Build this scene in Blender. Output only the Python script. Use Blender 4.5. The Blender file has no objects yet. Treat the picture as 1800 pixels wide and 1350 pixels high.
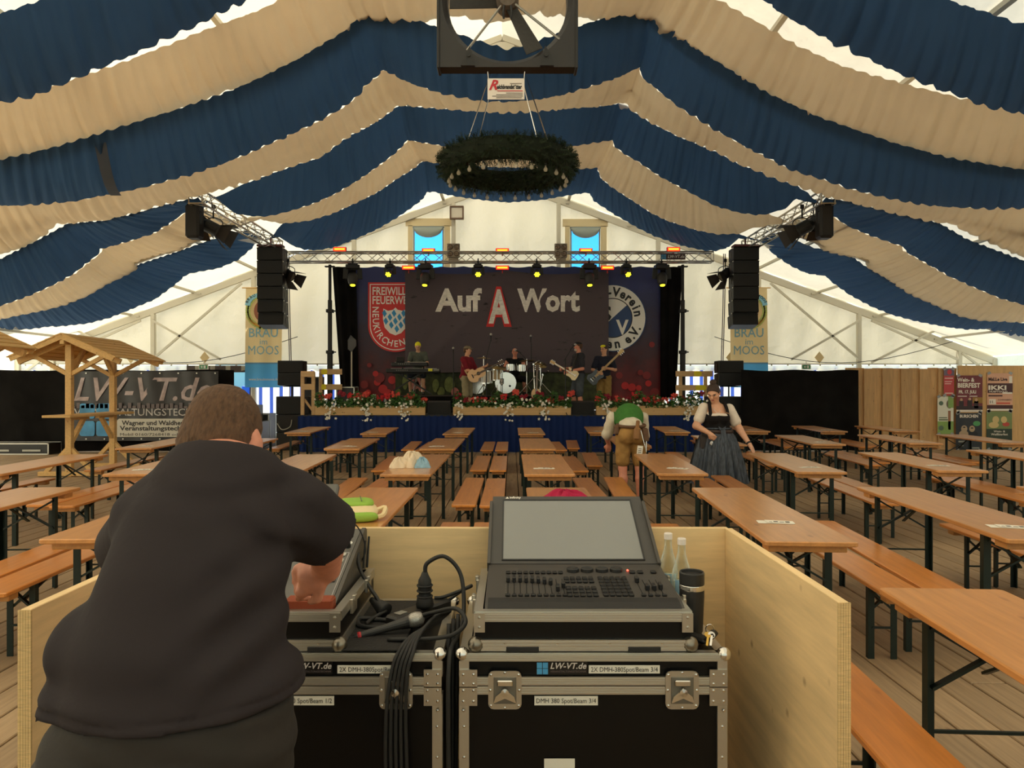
import bpy, math, random
import numpy as np
from mathutils import Vector, Matrix, Euler
R = random.Random(7)
PI = math.pi
sc = bpy.context.scene
col = sc.collection
F = 1290.0; HZ = 684.0; CH = 1.6            # focal length and horizon in pixels of the 1800x1350 frame, eye height in metres

# ------------------------------------------------------------------ camera, sky, sun, exposure
cam_d = bpy.data.cameras.new('camera'); cam = bpy.data.objects.new('camera', cam_d); col.objects.link(cam)
cam.location = (0, 0, CH); cam.rotation_euler = (PI/2, 0, 0)
cam_d.sensor_width = 36; cam_d.lens = 36*F/1800; cam_d.shift_y = (HZ-675)/1800; cam_d.clip_start = .05; cam_d.clip_end = 300
sc.camera = cam
world = bpy.data.worlds.new('sky'); sc.world = world; world.use_nodes = True
wn = world.node_tree.nodes; wl = world.node_tree.links
sky = wn.new('ShaderNodeTexSky'); sky.sky_type = 'NISHITA'; sky.sun_disc = False
sky.sun_elevation = math.radians(52); sky.sun_rotation = math.radians(-62); sky.air_density = 1.0; sky.dust_density = .6
bg = wn['Background']; wl.new(sky.outputs[0], bg.inputs['Color']); bg.inputs['Strength'].default_value = .30
sun_d = bpy.data.lights.new('sun', 'SUN'); sun = bpy.data.objects.new('sun', sun_d); col.objects.link(sun)
sun_d.energy = 7.0; sun_d.angle = math.radians(.6); sun_d.color = (1, .96, .88)
sun.rotation_euler = Vector((.62, -.34, -.95)).to_track_quat('-Z', 'Y').to_euler()
sun.location = (-20, 10, 30)
vs = sc.view_settings
vs.view_transform = 'Standard'; vs.look = 'None'; vs.exposure = 1.05; vs.gamma = 1; vs.use_curve_mapping = False
sc.cycles.max_bounces = 10; sc.cycles.diffuse_bounces = 5; sc.cycles.transmission_bounces = 8; sc.cycles.transparent_max_bounces = 12
sc.cycles.caustics_reflective = False; sc.cycles.caustics_refractive = False
sc.cycles.use_denoising = True; sc.cycles.sample_clamp_indirect = 6

def W(px, py, Y):                            # the point at depth Y seen at a pixel
    return Vector(((px-900)*Y/F, Y, CH+(HZ-py)*Y/F))

# ------------------------------------------------------------------ materials
def lin(c):
    out = []
    for v in c:
        v = v/255
        out.append(v/12.92 if v <= .04045 else ((v+.055)/1.055)**2.4)
    return out
_m = {}
def M(name, rgb, rough=.6, metal=0, spec=.5, noise=0, scale=8, bump=0, bscale=60, emit=0, trans=0, jitter=0, stretch=None, coat=0, alpha=None):
    """principled colour, optional two-tone noise, bump, translucency and a per-object tint"""
    if name in _m: return _m[name]
    m = bpy.data.materials.new(name); m.use_nodes = True; _m[name] = m
    nt = m.node_tree; N = nt.nodes; L = nt.links
    b = N['Principled BSDF']; c = lin(rgb)
    b.inputs['Base Color'].default_value = (*c, 1); b.inputs['Roughness'].default_value = rough
    b.inputs['Metallic'].default_value = metal; b.inputs['Specular IOR Level'].default_value = spec
    if coat: b.inputs['Coat Weight'].default_value = coat; b.inputs['Coat Roughness'].default_value = .15
    src = None
    tc = None
    if noise or bump:
        tc = N.new('ShaderNodeTexCoord'); vec = tc.outputs['Object']
        if stretch:
            mp = N.new('ShaderNodeMapping'); mp.inputs['Scale'].default_value = stretch
            L.new(vec, mp.inputs['Vector']); vec = mp.outputs['Vector']
    if noise:
        n = N.new('ShaderNodeTexNoise'); n.inputs['Scale'].default_value = scale; n.inputs['Detail'].default_value = 5
        L.new(vec, n.inputs['Vector'])
        r = N.new('ShaderNodeValToRGB')
        r.color_ramp.elements[0].position = .3; r.color_ramp.elements[1].position = .72
        r.color_ramp.elements[0].color = (*[x*(1-noise) for x in c], 1)
        r.color_ramp.elements[1].color = (*[min(1, x*(1+noise*.6)) for x in c], 1)
        L.new(n.outputs['Fac'], r.inputs['Fac']); src = r.outputs['Color']
    if jitter:
        oi = N.new('ShaderNodeObjectInfo'); hsv = N.new('ShaderNodeHueSaturation')
        mr = N.new('ShaderNodeMapRange'); mr.inputs['To Min'].default_value = 1-jitter; mr.inputs['To Max'].default_value = 1+jitter
        L.new(oi.outputs['Random'], mr.inputs['Value']); L.new(mr.outputs['Result'], hsv.inputs['Value'])
        mr2 = N.new('ShaderNodeMapRange'); mr2.inputs['To Min'].default_value = .5-jitter*.04; mr2.inputs['To Max'].default_value = .5+jitter*.04
        mu = N.new('ShaderNodeMath'); mu.operation = 'MULTIPLY_ADD'; mu.inputs[1].default_value = 7.3; mu.inputs[2].default_value = .2
        fr = N.new('ShaderNodeMath'); fr.operation = 'FRACT'
        L.new(oi.outputs['Random'], mu.inputs[0]); L.new(mu.outputs[0], fr.inputs[0]); L.new(fr.outputs[0], mr2.inputs['Value'])
        L.new(mr2.outputs['Result'], hsv.inputs['Hue'])
        if src: L.new(src, hsv.inputs['Color'])
        else: hsv.inputs['Color'].default_value = (*c, 1)
        src = hsv.outputs['Color']
    if src: L.new(src, b.inputs['Base Color'])
    if bump:
        n2 = N.new('ShaderNodeTexNoise'); n2.inputs['Scale'].default_value = bscale; n2.inputs['Detail'].default_value = 4
        L.new(vec, n2.inputs['Vector'])
        bp = N.new('ShaderNodeBump'); bp.inputs['Strength'].default_value = bump; bp.inputs['Distance'].default_value = .02
        L.new(n2.outputs['Fac'], bp.inputs['Height']); L.new(bp.outputs['Normal'], b.inputs['Normal'])
    if emit:
        b.inputs['Emission Color'].default_value = (*c, 1); b.inputs['Emission Strength'].default_value = emit
    if alpha is not None: b.inputs['Alpha'].default_value = alpha
    if trans:
        t = N.new('ShaderNodeBsdfTranslucent'); mx = N.new('ShaderNodeMixShader'); mx.inputs[0].default_value = trans
        if src: L.new(src, t.inputs['Color'])
        else: t.inputs['Color'].default_value = (*c, 1)
        L.new(b.outputs[0], mx.inputs[1]); L.new(t.outputs[0], mx.inputs[2]); L.new(mx.outputs[0], N['Material Output'].inputs['Surface'])
    return m
def wood(name, rgb, dark=.72, grain=(22, 1.2, 22), rough=.45, jitter=.12, knots=True, coat=0, gscale=1.6):
    """boards with stretched grain, darker rings and a few knots; object space, y along the grain"""
    if name in _m: return _m[name]
    m = bpy.data.materials.new(name); m.use_nodes = True; _m[name] = m
    nt = m.node_tree; N = nt.nodes; L = nt.links; b = N['Principled BSDF']; c = lin(rgb)
    b.inputs['Roughness'].default_value = rough
    if coat: b.inputs['Coat Weight'].default_value = coat; b.inputs['Coat Roughness'].default_value = .22
    tc = N.new('ShaderNodeTexCoord'); oi = N.new('ShaderNodeObjectInfo')
    ad = N.new('ShaderNodeVectorMath'); ad.operation = 'ADD'
    sx = N.new('ShaderNodeVectorMath'); sx.operation = 'SCALE'; sx.inputs['Scale'].default_value = 19.0
    cx = N.new('ShaderNodeCombineXYZ'); L.new(oi.outputs['Random'], cx.inputs[0]); L.new(oi.outputs['Random'], cx.inputs[1])
    L.new(cx.outputs[0], sx.inputs[0]); L.new(tc.outputs['Object'], ad.inputs[0]); L.new(sx.outputs[0], ad.inputs[1])
    mp = N.new('ShaderNodeMapping'); mp.inputs['Scale'].default_value = grain; L.new(ad.outputs[0], mp.inputs['Vector'])
    n = N.new('ShaderNodeTexNoise'); n.inputs['Scale'].default_value = gscale; n.inputs['Detail'].default_value = 6; n.inputs['Roughness'].default_value = .65
    L.new(mp.outputs[0], n.inputs['Vector'])
    r = N.new('ShaderNodeValToRGB'); r.color_ramp.elements[0].position = .3; r.color_ramp.elements[1].position = .7
    r.color_ramp.elements[0].color = (*[x*dark for x in c], 1); r.color_ramp.elements[1].color = (*[min(1, x*1.12) for x in c], 1)
    L.new(n.outputs['Fac'], r.inputs['Fac']); out = r.outputs['Color']
    if knots:
        mk = N.new('ShaderNodeMapping'); mk.inputs['Scale'].default_value = (5.0, 1.9, 5.0); L.new(ad.outputs[0], mk.inputs['Vector'])
        v = N.new('ShaderNodeTexVoronoi'); v.inputs['Scale'].default_value = 1.25; L.new(mk.outputs[0], v.inputs['Vector'])
        rk = N.new('ShaderNodeValToRGB'); rk.color_ramp.elements[0].position = .03; rk.color_ramp.elements[1].position = .12
        rk.color_ramp.elements[0].color = (.42, .3, .22, 1); rk.color_ramp.elements[1].color = (1, 1, 1, 1)
        L.new(v.outputs['Distance'], rk.inputs['Fac'])
        mm = N.new('ShaderNodeMix'); mm.data_type = 'RGBA'; mm.blend_type = 'MULTIPLY'; mm.inputs['Factor'].default_value = .8
        L.new(out, mm.inputs['A']); L.new(rk.outputs['Color'], mm.inputs['B']); out = mm.outputs['Result']
    if jitter:
        hsv = N.new('ShaderNodeHueSaturation'); mr = N.new('ShaderNodeMapRange')
        mr.inputs['To Min'].default_value = 1-jitter; mr.inputs['To Max'].default_value = 1+jitter
        L.new(oi.outputs['Random'], mr.inputs['Value']); L.new(mr.outputs['Result'], hsv.inputs['Value']); L.new(out, hsv.inputs['Color']); out = hsv.outputs['Color']
    L.new(out, b.inputs['Base Color'])
    bp = N.new('ShaderNodeBump'); bp.inputs['Strength'].default_value = .12; bp.inputs['Distance'].default_value = .004
    L.new(n.outputs['Fac'], bp.inputs['Height']); L.new(bp.outputs['Normal'], b.inputs['Normal'])
    return m

# ------------------------------------------------------------------ geometry helpers
class G:
    """collects shapes for ONE mesh"""
    def __init__(s): s.v = []; s.f = []; s.mi = []; s.cur = 0
    def add(s, vs, fs):
        o = len(s.v); s.v += [tuple(p) for p in vs]; s.f += [tuple(i+o for i in f) for f in fs]; s.mi += [s.cur]*len(fs); return s
    def box(s, c, d, m=None):
        x, y, z = d[0]/2, d[1]/2, d[2]/2; c = Vector(c)
        p = [Vector(q) for q in ((-x,-y,-z),(x,-y,-z),(x,y,-z),(-x,y,-z),(-x,-y,z),(x,-y,z),(x,y,z),(-x,y,z))]
        if m is not None: p = [m @ q for q in p]
        return s.add([q+c for q in p], [(0,3,2,1),(4,5,6,7),(0,1,5,4),(1,2,6,5),(2,3,7,6),(3,0,4,7)])
    def cbox(s, c, d, b=.004, m=None):       # box with chamfered edges
        c = Vector(c); h = [d[0]/2, d[1]/2, d[2]/2]; b = min(b, min(h)*.9); vs = []; idx = {}
        for sx in (-1, 1):
            for sy in (-1, 1):
                for sz in (-1, 1):
                    for a in range(3):
                        q = [sx*(h[0]-b), sy*(h[1]-b), sz*(h[2]-b)]; q[a] = (sx, sy, sz)[a]*h[a]
                        idx[(sx, sy, sz, a)] = len(vs); q = Vector(q); vs.append((m @ q if m is not None else q)+c)
        fs = []
        for a in range(3):
            u, w = [(1, 2), (2, 0), (0, 1)][a]
            for sg in (-1, 1):
                loop = []
                for (su, sw) in ((-1, -1), (1, -1), (1, 1), (-1, 1)):
                    k = [0, 0, 0]; k[a] = sg; k[u] = su; k[w] = sw; loop.append(idx[(*k, a)])
                fs.append(tuple(loop) if sg > 0 else tuple(loop[::-1]))
            for su in (-1, 1):
                for sw in (-1, 1):           # edges parallel to a
                    k0 = [0, 0, 0]; k0[u] = su; k0[w] = sw; k1 = k0[:]; k0[a] = -1; k1[a] = 1
                    q = (idx[(*k0, u)], idx[(*k1, u)], idx[(*k1, w)], idx[(*k0, w)])
                    fs.append(q[::-1] if su*sw > 0 else q)
        for sx in (-1, 1):
            for sy in (-1, 1):
                for sz in (-1, 1):
                    t = tuple(idx[(sx, sy, sz, a)] for a in range(3)); fs.append(t if sx*sy*sz > 0 else t[::-1])
        return s.add(vs, fs)
    def bar(s, a, b, w, h=None, up=(0, 0, 1), ch=0):
        a = Vector(a); b = Vector(b); d = b-a; h = h or w
        y = d.normalized(); u = Vector(up)
        if abs(y.dot(u)) > .98: u = Vector((1, 0, 0))
        x = y.cross(u).normalized(); z = x.cross(y)
        m = Matrix((x, y, z)).transposed()
        return s.cbox((a+b)/2, (w, d.length, h), ch, m) if ch else s.box((a+b)/2, (w, d.length, h), m)
    def lprof(s, x, y, h, w, sx, sy, t=.007):   # upright angle profile
        pl = [(0, 0), (w, 0), (w, t), (t, t), (t, w), (0, w)]
        pl = [(x+sx*(w/2-a), y+sy*b) for a, b in pl]
        if sx*sy > 0: pl = pl[::-1]
        return s.add([(a, b, 0) for a, b in pl]+[(a, b, h) for a, b in pl], [(0, 1, 2, 3), (0, 3, 4, 5)][::1]+[(9, 8, 7, 6), (11, 10, 9, 6)]+[(i, i+6, (i+1) % 6+6, (i+1) % 6) for i in range(6)])
    def tube(s, pts, r, n=8, cap=True):
        pts = [Vector(p) for p in pts]; k = len(pts); rr = r if isinstance(r, (list, tuple)) else [r]*k
        vs = []; u = None
        for i, p in enumerate(pts):
            t = (pts[min(i+1, k-1)]-pts[max(i-1, 0)]).normalized()
            if u is None: u = t.orthogonal().normalized()
            else:
                u = u-t*u.dot(t)
                u = u.normalized() if u.length > 1e-6 else t.orthogonal().normalized()
            w = t.cross(u)
            for j in range(n):
                a = 2*PI*j/n; vs.append(p+(u*math.cos(a)+w*math.sin(a))*rr[i])
        fs = [(i*n+j, i*n+(j+1) % n, (i+1)*n+(j+1) % n, (i+1)*n+j) for i in range(k-1) for j in range(n)]
        if cap: fs += [tuple(range(n))[::-1], tuple((k-1)*n+j for j in range(n))]
        return s.add(vs, fs)
    def lathe(s, prof, c=(0, 0, 0), n=20, m=None):   # (r, z) profile about z
        c = Vector(c); vs = []; k = len(prof)
        for (r, z) in prof:
            for j in range(n):
                a = 2*PI*j/n; q = Vector((r*math.cos(a), r*math.sin(a), z)); vs.append((m @ q if m is not None else q)+c)
        fs = [(i*n+j, i*n+(j+1) % n, (i+1)*n+(j+1) % n, (i+1)*n+j) for i in range(k-1) for j in range(n)]
        fs += [tuple(range(n))[::-1], tuple((k-1)*n+j for j in range(n))]
        return s.add(vs, fs)
    def ball(s, c, r, n=10, k=6, sc3=(1, 1, 1), m=None):
        pr = [(max(1e-4, r*math.sin(PI*i/k)), -r*math.cos(PI*i/k)) for i in range(k+1)]
        mm = Matrix.Diagonal(Vector(sc3)); mm = m @ mm if m is not None else mm
        return s.lathe(pr, c, n, mm)
    def prism(s, poly, t, m=None, c=(0, 0, 0)):      # outline in x,z, thickness t along y (towards -y)
        c = Vector(c); k = len(poly)
        vs = [Vector((x, 0, z)) for x, z in poly]+[Vector((x, -t, z)) for x, z in poly]
        vs = [(m @ q if m is not None else q)+c for q in vs]
        ar = sum(poly[i][0]*poly[(i+1) % k][1]-poly[(i+1) % k][0]*poly[i][1] for i in range(k))
        fs = [tuple(range(k))[::-1], tuple(range(k, 2*k))]+[(i, (i+1) % k, k+(i+1) % k, k+i) for i in range(k)]
        if ar < 0: fs = [f[::-1] for f in fs]
        return s.add(vs, fs)
    def grid(s, fn, nu, nv):
        vs = [fn(i/(nu-1), j/(nv-1)) for j in range(nv) for i in range(nu)]
        return s.add(vs, [(j*nu+i, j*nu+i+1, (j+1)*nu+i+1, (j+1)*nu+i) for j in range(nv-1) for i in range(nu-1)])
    def mesh(s, name, mats, smooth=False):
        me = bpy.data.meshes.new(name); me.from_pydata(s.v, [], s.f)
        for m in (mats if isinstance(mats, (list, tuple)) else [mats]): me.materials.append(m)
        if any(s.mi): me.polygons.foreach_set('material_index', s.mi)
        if smooth: me.polygons.foreach_set('use_smooth', [True]*len(s.f))
        me.update(); return me
def link(name, data, parent=None, loc=None, rot=None):
    o = bpy.data.objects.new(name, data); col.objects.link(o)
    if parent is not None: o.parent = parent
    if loc is not None: o.location = loc
    if rot is not None: o.rotation_euler = rot
    return o
def obj(name, g, mats, parent=None, loc=None, rot=None, smooth=False, label=None, kind=None):
    o = link(name, g.mesh(name, mats, smooth), parent, loc, rot)
    if label: o['label'] = label
    if kind: o['kind'] = kind
    return o
def tag(o, label, cat, group=None):
    o['label'] = label; o['category'] = cat
    if group: o['group'] = group
    return o
def thing(name, label, cat, loc=(0, 0, 0), rz=0, group=None):
    o = link(name, None, None, loc, (0, 0, rz)); o.empty_display_size = .1
    return tag(o, label, cat, group)
def struct(name, g, mats, parent=None, **k):
    o = obj(name, g, mats, parent, **k)
    if parent is None: o['kind'] = 'structure'
    return o
def dup(root, loc, rz=0, label=None, group=None):
    r = root.copy(); col.objects.link(r); r.location = loc; r.rotation_euler = (0, 0, rz)
    if label: r['label'] = label
    if group: r['group'] = group
    for ch in root.children:
        c = ch.copy(); col.objects.link(c); c.parent = r
        for g in ch.children:
            d = g.copy(); col.objects.link(d); d.parent = c
    return r
def crv(pts, n=8):                            # smooth curve through points
    pts = [Vector(p) for p in pts]; out = []
    P = [pts[0]*2-pts[1]]+pts+[pts[-1]*2-pts[-2]]
    for i in range(1, len(P)-2):
        for k in range(n):
            t = k/n; a, b, c, d = P[i-1:i+3]
            out.append(.5*((2*b)+(c-a)*t+(2*a-5*b+4*c-d)*t*t+(3*b-a-3*c+d)*t**3))
    out.append(pts[-1]); return out
def text_geo(s, size, bold=0, shear=0, width=None, align='CENTER', spacing=1.0, tall=1.0, res=2):
    """lettering as flat outline mesh in x,z: list of verts and faces, centred on the baseline"""
    cu = bpy.data.curves.new('lettering', 'FONT'); cu.body = s; cu.size = size; cu.offset = bold; cu.shear = shear
    cu.align_x = align; cu.space_character = spacing; cu.resolution_u = res; cu.fill_mode = 'FRONT'
    o = bpy.data.objects.new('lettering', cu); col.objects.link(o)
    dg = bpy.context.evaluated_depsgraph_get(); me = bpy.data.meshes.new_from_object(o.evaluated_get(dg))
    vs = [Vector((v.co.x, 0, v.co.y*tall)) for v in me.vertices]; fs = [tuple(p.vertices) for p in me.polygons]
    bpy.data.objects.remove(o); bpy.data.meshes.remove(me); bpy.data.curves.remove(cu)
    if width and vs:
        a = min(v.x for v in vs); b = max(v.x for v in vs); k = width/(b-a)
        for v in vs: v.x = (v.x-(a+b)/2)*k
    return vs, fs
def conform(g, fn, eps=.006):                  # lay flat print onto a wavy sheet
    g.v = [(x, fn(x, z)-eps, z) for x, y, z in g.v]; return g
def text(g, s, c, size, m=None, **k):         # put lettering into a G at c, facing -y
    vs, fs = text_geo(s, size, **k); c = Vector(c)
    g.add([(m @ v if m is not None else v)+c for v in vs], fs); return g
def rx(a): return Matrix.Rotation(a, 3, 'X')
def ry(a): return Matrix.Rotation(a, 3, 'Y')
def rz(a): return Matrix.Rotation(a, 3, 'Z')

# shared finishes
ALU = M('aluminium', (196, 192, 182), .35, .9)
STEEL = M('chrome steel', (215, 213, 208), .18, 1)
BLACK = M('black paint', (22, 21, 20), .55)
BLACKM = M('black molton cloth', (24, 22, 21), .95, spec=.1, noise=.4, scale=3, bump=.2, bscale=20)
RUBBER = M('black rubber', (24, 23, 22), .6)
WHITE = M('white plastic', (228, 224, 214), .5)
# ------------------------------------------------------------------ the tent
XC = -.2; APEX = 8.85; SLOPE = .369; HW = 16.6; YG = 25.0; YB = -9.0
def roofz(x): return APEX-SLOPE*abs(x-XC)
EAVE = roofz(XC+HW)
def membrane(name, rgb, trans, rgb_t):
    m = bpy.data.materials.new(name); m.use_nodes = True; N = m.node_tree.nodes; L = m.node_tree.links
    b = N['Principled BSDF']; b.inputs['Base Color'].default_value = (*lin(rgb), 1); b.inputs['Roughness'].default_value = .5
    t = N.new('ShaderNodeBsdfTranslucent'); mx = N.new('ShaderNodeMixShader'); mx.inputs[0].default_value = trans
    tc = N.new('ShaderNodeTexCoord'); n = N.new('ShaderNodeTexNoise'); n.inputs['Scale'].default_value = .7; n.inputs['Detail'].default_value = 6
    L.new(tc.outputs['Object'], n.inputs['Vector'])
    r = N.new('ShaderNodeValToRGB'); c = lin(rgb_t); r.color_ramp.elements[0].position = .3; r.color_ramp.elements[1].position = .75
    r.color_ramp.elements[0].color = (*[x*.88 for x in c], 1); r.color_ramp.elements[1].color = (*c, 1)
    L.new(n.outputs['Fac'], r.inputs['Fac']); L.new(r.outputs['Color'], t.inputs['Color'])
    n2 = N.new('ShaderNodeTexNoise'); n2.inputs['Scale'].default_value = 1.6; n2.inputs['Detail'].default_value = 4
    L.new(tc.outputs['Object'], n2.inputs['Vector'])
    bp = N.new('ShaderNodeBump'); bp.inputs['Strength'].default_value = .5; bp.inputs['Distance'].default_value = .12
    L.new(n2.outputs['Fac'], bp.inputs['Height']); L.new(bp.outputs['Normal'], b.inputs['Normal']); L.new(bp.outputs['Normal'], t.inputs['Normal'])
    L.new(b.outputs[0], mx.inputs[1]); L.new(t.outputs[0], mx.inputs[2]); L.new(mx.outputs[0], N['Material Output'].inputs['Surface'])
    return m
ROOF = membrane('cream roof tarpaulin', (238, 228, 204), .24, (244, 230, 194))
WALLM = membrane('cream wall tarpaulin', (238, 230, 208), .62, (244, 238, 214))
GABLEM = membrane('cream gable tarpaulin', (236, 228, 206), .165, (240, 228, 198))
PALE = M('pale aluminium profile', (205, 198, 180), .45, .3)

g = G()                                         # outside ground
g.box((0, 8, -.32), (160, 120, .3)); struct('ground', g, M('trodden grass outside', (150, 150, 120), .9, noise=.3, scale=.6))

g = G()
g.grid(lambda u, v: (XC-HW+HW*u, YB+(YG-YB)*v, roofz(XC-HW+HW*u)+.03*math.sin(v*PI*7)**2), 12, 48)
g.grid(lambda u, v: (XC+HW*u, YB+(YG-YB)*v, roofz(XC+HW*u)+.03*math.sin(v*PI*7)**2), 12, 48)
ceiling = struct('ceiling', g, ROOF, smooth=True)
# rafters and purlins
for i, y in enumerate((24.85, 20, 15, 10, 5, 0, -5)):
    rd, rh = (.2, .22) if i == 0 else (.075, .13)
    for s in (-1, 1):
        g = G(); g.bar((XC, y, APEX-rd), (XC+s*HW, y, EAVE-rd), .1, rh, ch=.008)
        for k in range(1, 8):
            q = Vector((XC+s*HW*k/8, y, roofz(XC+s*HW*k/8)-rd)); g.box(q-Vector((0, .06, 0)), (.12, .04, .05))
        obj('rafter', g, PALE, ceiling)
    g = G(); g.box((XC, y, APEX-.32), (.5, .08, .3)); g.lathe([(.03, -.1), (.03, .1)], (XC-.14, y-.02, APEX-.36), 8, rx(PI/2)); g.lathe([(.03, -.1), (.03, .1)], (XC+.14, y-.02, APEX-.36), 8, rx(PI/2))
    g.bar((XC, y, APEX-.35), (XC, y, APEX-.95), .05)
    obj('ridge_joint', g, PALE, ceiling)
    for s in (-1, 1):                            # eave post of the bay
        g = G(); g.bar((XC+s*(HW-.05), y, 0), (XC+s*(HW-.05), y, EAVE-.1), .12, .2, up=(1, 0, 0), ch=.008)
        g.bar((XC+s*(HW-.08), y-.05, EAVE-.75), (XC+s*(HW-1.2), y-.05, EAVE-.1+.2), .07)
        obj('eave_post', g, PALE, ceiling)
for k in (2.12, 4.3, 6.4, 8.5, 10.6, 12.7, 14.8):
    for s in (-1, 1):
        g = G(); g.bar((XC+s*k, YB, roofz(XC+k)-.05), (XC+s*k, YG-.1, roofz(XC+k)-.05), .09, .07); obj('purlin', g, PALE, ceiling)

# gable wall behind the stage, with two film windows in it
RAIL = 2.45
WIN = [(-3.33, -2.34, 4.7, 7.1), (2.0, 2.97, 4.7, 7.08)]
g = G(); nx = 140
def wall_strip(x0, x1, z0f, z1f, n, y0, amp=.05):
    def fn(u, v):
        x = x0+(x1-x0)*u; z = z0f(x)+(z1f(x)-z0f(x))*v
        return (x, y0+amp*math.sin(x*1.9+.5*z)*math.sin(z*1.3)+amp*.5*math.sin(x*6.3-z*.7), z)
    return fn
edges = sorted([XC-HW, XC+HW]+[w for q in WIN for w in q[:2]])
for a, b in zip(edges[:-1], edges[1:]):
    n = max(4, int((b-a)*5))
    hit = [w for w in WIN if abs(w[0]-a) < .01]
    if hit:
        w = hit[0]
        g.grid(wall_strip(a, b, lambda x: RAIL, lambda x: w[2], n, YG), n, 8); g.grid(wall_strip(a, b, lambda x: w[3], roofz, n, YG), n, 6)
    else: g.grid(wall_strip(a, b, lambda x: RAIL, roofz, n, YG), n, 30)
gable = struct('wall_stage', g, GABLEM, smooth=True)
for x in (-15.35, -11.95, -8.55, -5.15, -1.78, 1.78, 5.15, 8.55, 11.95, 15.35):
    g = G(); g.bar((XC+x, YG-.14, 0), (XC+x, YG-.14, roofz(XC+x)-.3), .14, .14, ch=.01); obj('gable_post', g, PALE, gable)
for s in (-1, 1):
    for (xa, xb) in ((8.9, 11.9), (12.3, 15.2)):
        g = G(); g.bar((XC+s*xa, YG-.3, roofz(XC+xa)-.4), (XC+s*xb, YG-.3, 2.6), .07); obj('gable_brace', g, PALE, gable)
    g = G(); g.bar((XC+s*11.95, YG-.3, roofz(XC+11.95)-.5), (XC+s*9.6, YG-.3, 2.6), .07); obj('gable_brace', g, PALE, gable)
    g = G(); g.bar((XC+s*15.3, YG-.3, 4.0), (XC+s*12.3, YG-.3, 2.5), .07); obj('gable_brace', g, PALE, gable)
    g = G(); pts = [(XC+s*(15-x), YG-.35, 3.2-1.0*math.sin(PI*min(1, x/8))*.8+x*.02) for x in np.linspace(0, 8, 16)]; g.tube(pts, .012, 5); obj('cable', g, RUBBER, gable)
g = G(); g.tube([(XC-HW, YG-.12, RAIL), (XC+HW, YG-.12, RAIL)], .025, 8)
for k in range(60):
    x = XC-HW+.3+k*.55; g.ball((x, YG-.12, RAIL-.03), .035, 6, 4)
obj('curtain_rail', g, ALU, gable)
g = G(); n = 360
g.grid(lambda u, v: (XC-HW+2*HW*u, YG-.1+.02*math.sin(u*400), RAIL-.04-.16*v-.05*abs(math.sin(u*PI*60))*v), n, 4)
obj('valance', g, WALLM, gable, smooth=True)
for k, x in enumerate((-12.7, -10.2, -4.6, 4.6, 7.6, 10.6)):   # stitched reinforcement patches
    g = G(); g.prism([(-.16, 0), (0, -.2), (.16, 0), (0, .2)], .02, c=(XC+x, YG-.16, RAIL+.22)); obj('reinforcement_patch', g, M('tan webbing', (222, 198, 150), .8), gable)
# striped curtain below the rail
STR = bpy.data.materials.new('blue and white striped tarpaulin'); STR.use_nodes = True
N = STR.node_tree.nodes; L = STR.node_tree.links
tc = N.new('ShaderNodeTexCoord'); wv = N.new('ShaderNodeTexWave'); wv.inputs['Scale'].default_value = .9; wv.bands_direction = 'X'
rp = N.new('ShaderNodeValToRGB'); rp.color_ramp.interpolation = 'CONSTANT'; rp.color_ramp.elements[0].color = (*lin((240, 236, 224)), 1)
rp.color_ramp.elements[1].position = .74; rp.color_ramp.elements[1].color = (*lin((60, 84, 160)), 1)
L.new(tc.outputs['Object'], wv.inputs['Vector']); L.new(wv.outputs['Fac'], rp.inputs['Fac'])
tr = N.new('ShaderNodeBsdfTranslucent'); mx = N.new('ShaderNodeMixShader'); mx.inputs[0].default_value = .6
L.new(rp.outputs['Color'], N['Principled BSDF'].inputs['Base Color']); L.new(rp.outputs['Color'], tr.inputs['Color'])
L.new(N['Principled BSDF'].outputs[0], mx.inputs[1]); L.new(tr.outputs[0], mx.inputs[2]); L.new(mx.outputs[0], N['Material Output'].inputs['Surface'])
DOOR = (-9.85, -8.82)
for a, b in ((XC-HW, DOOR[0]), (DOOR[1], XC+HW)):
    g = G(); n = int((b-a)*16)
    g.grid(lambda u, v: (a+(b-a)*u, YG+.05*math.sin((a+(b-a)*u)*9)*(.4+.6*v), RAIL-.1-(RAIL-.12)*v), n, 4)
    o = obj('striped_curtain', g, STR, gable, smooth=True)
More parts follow.
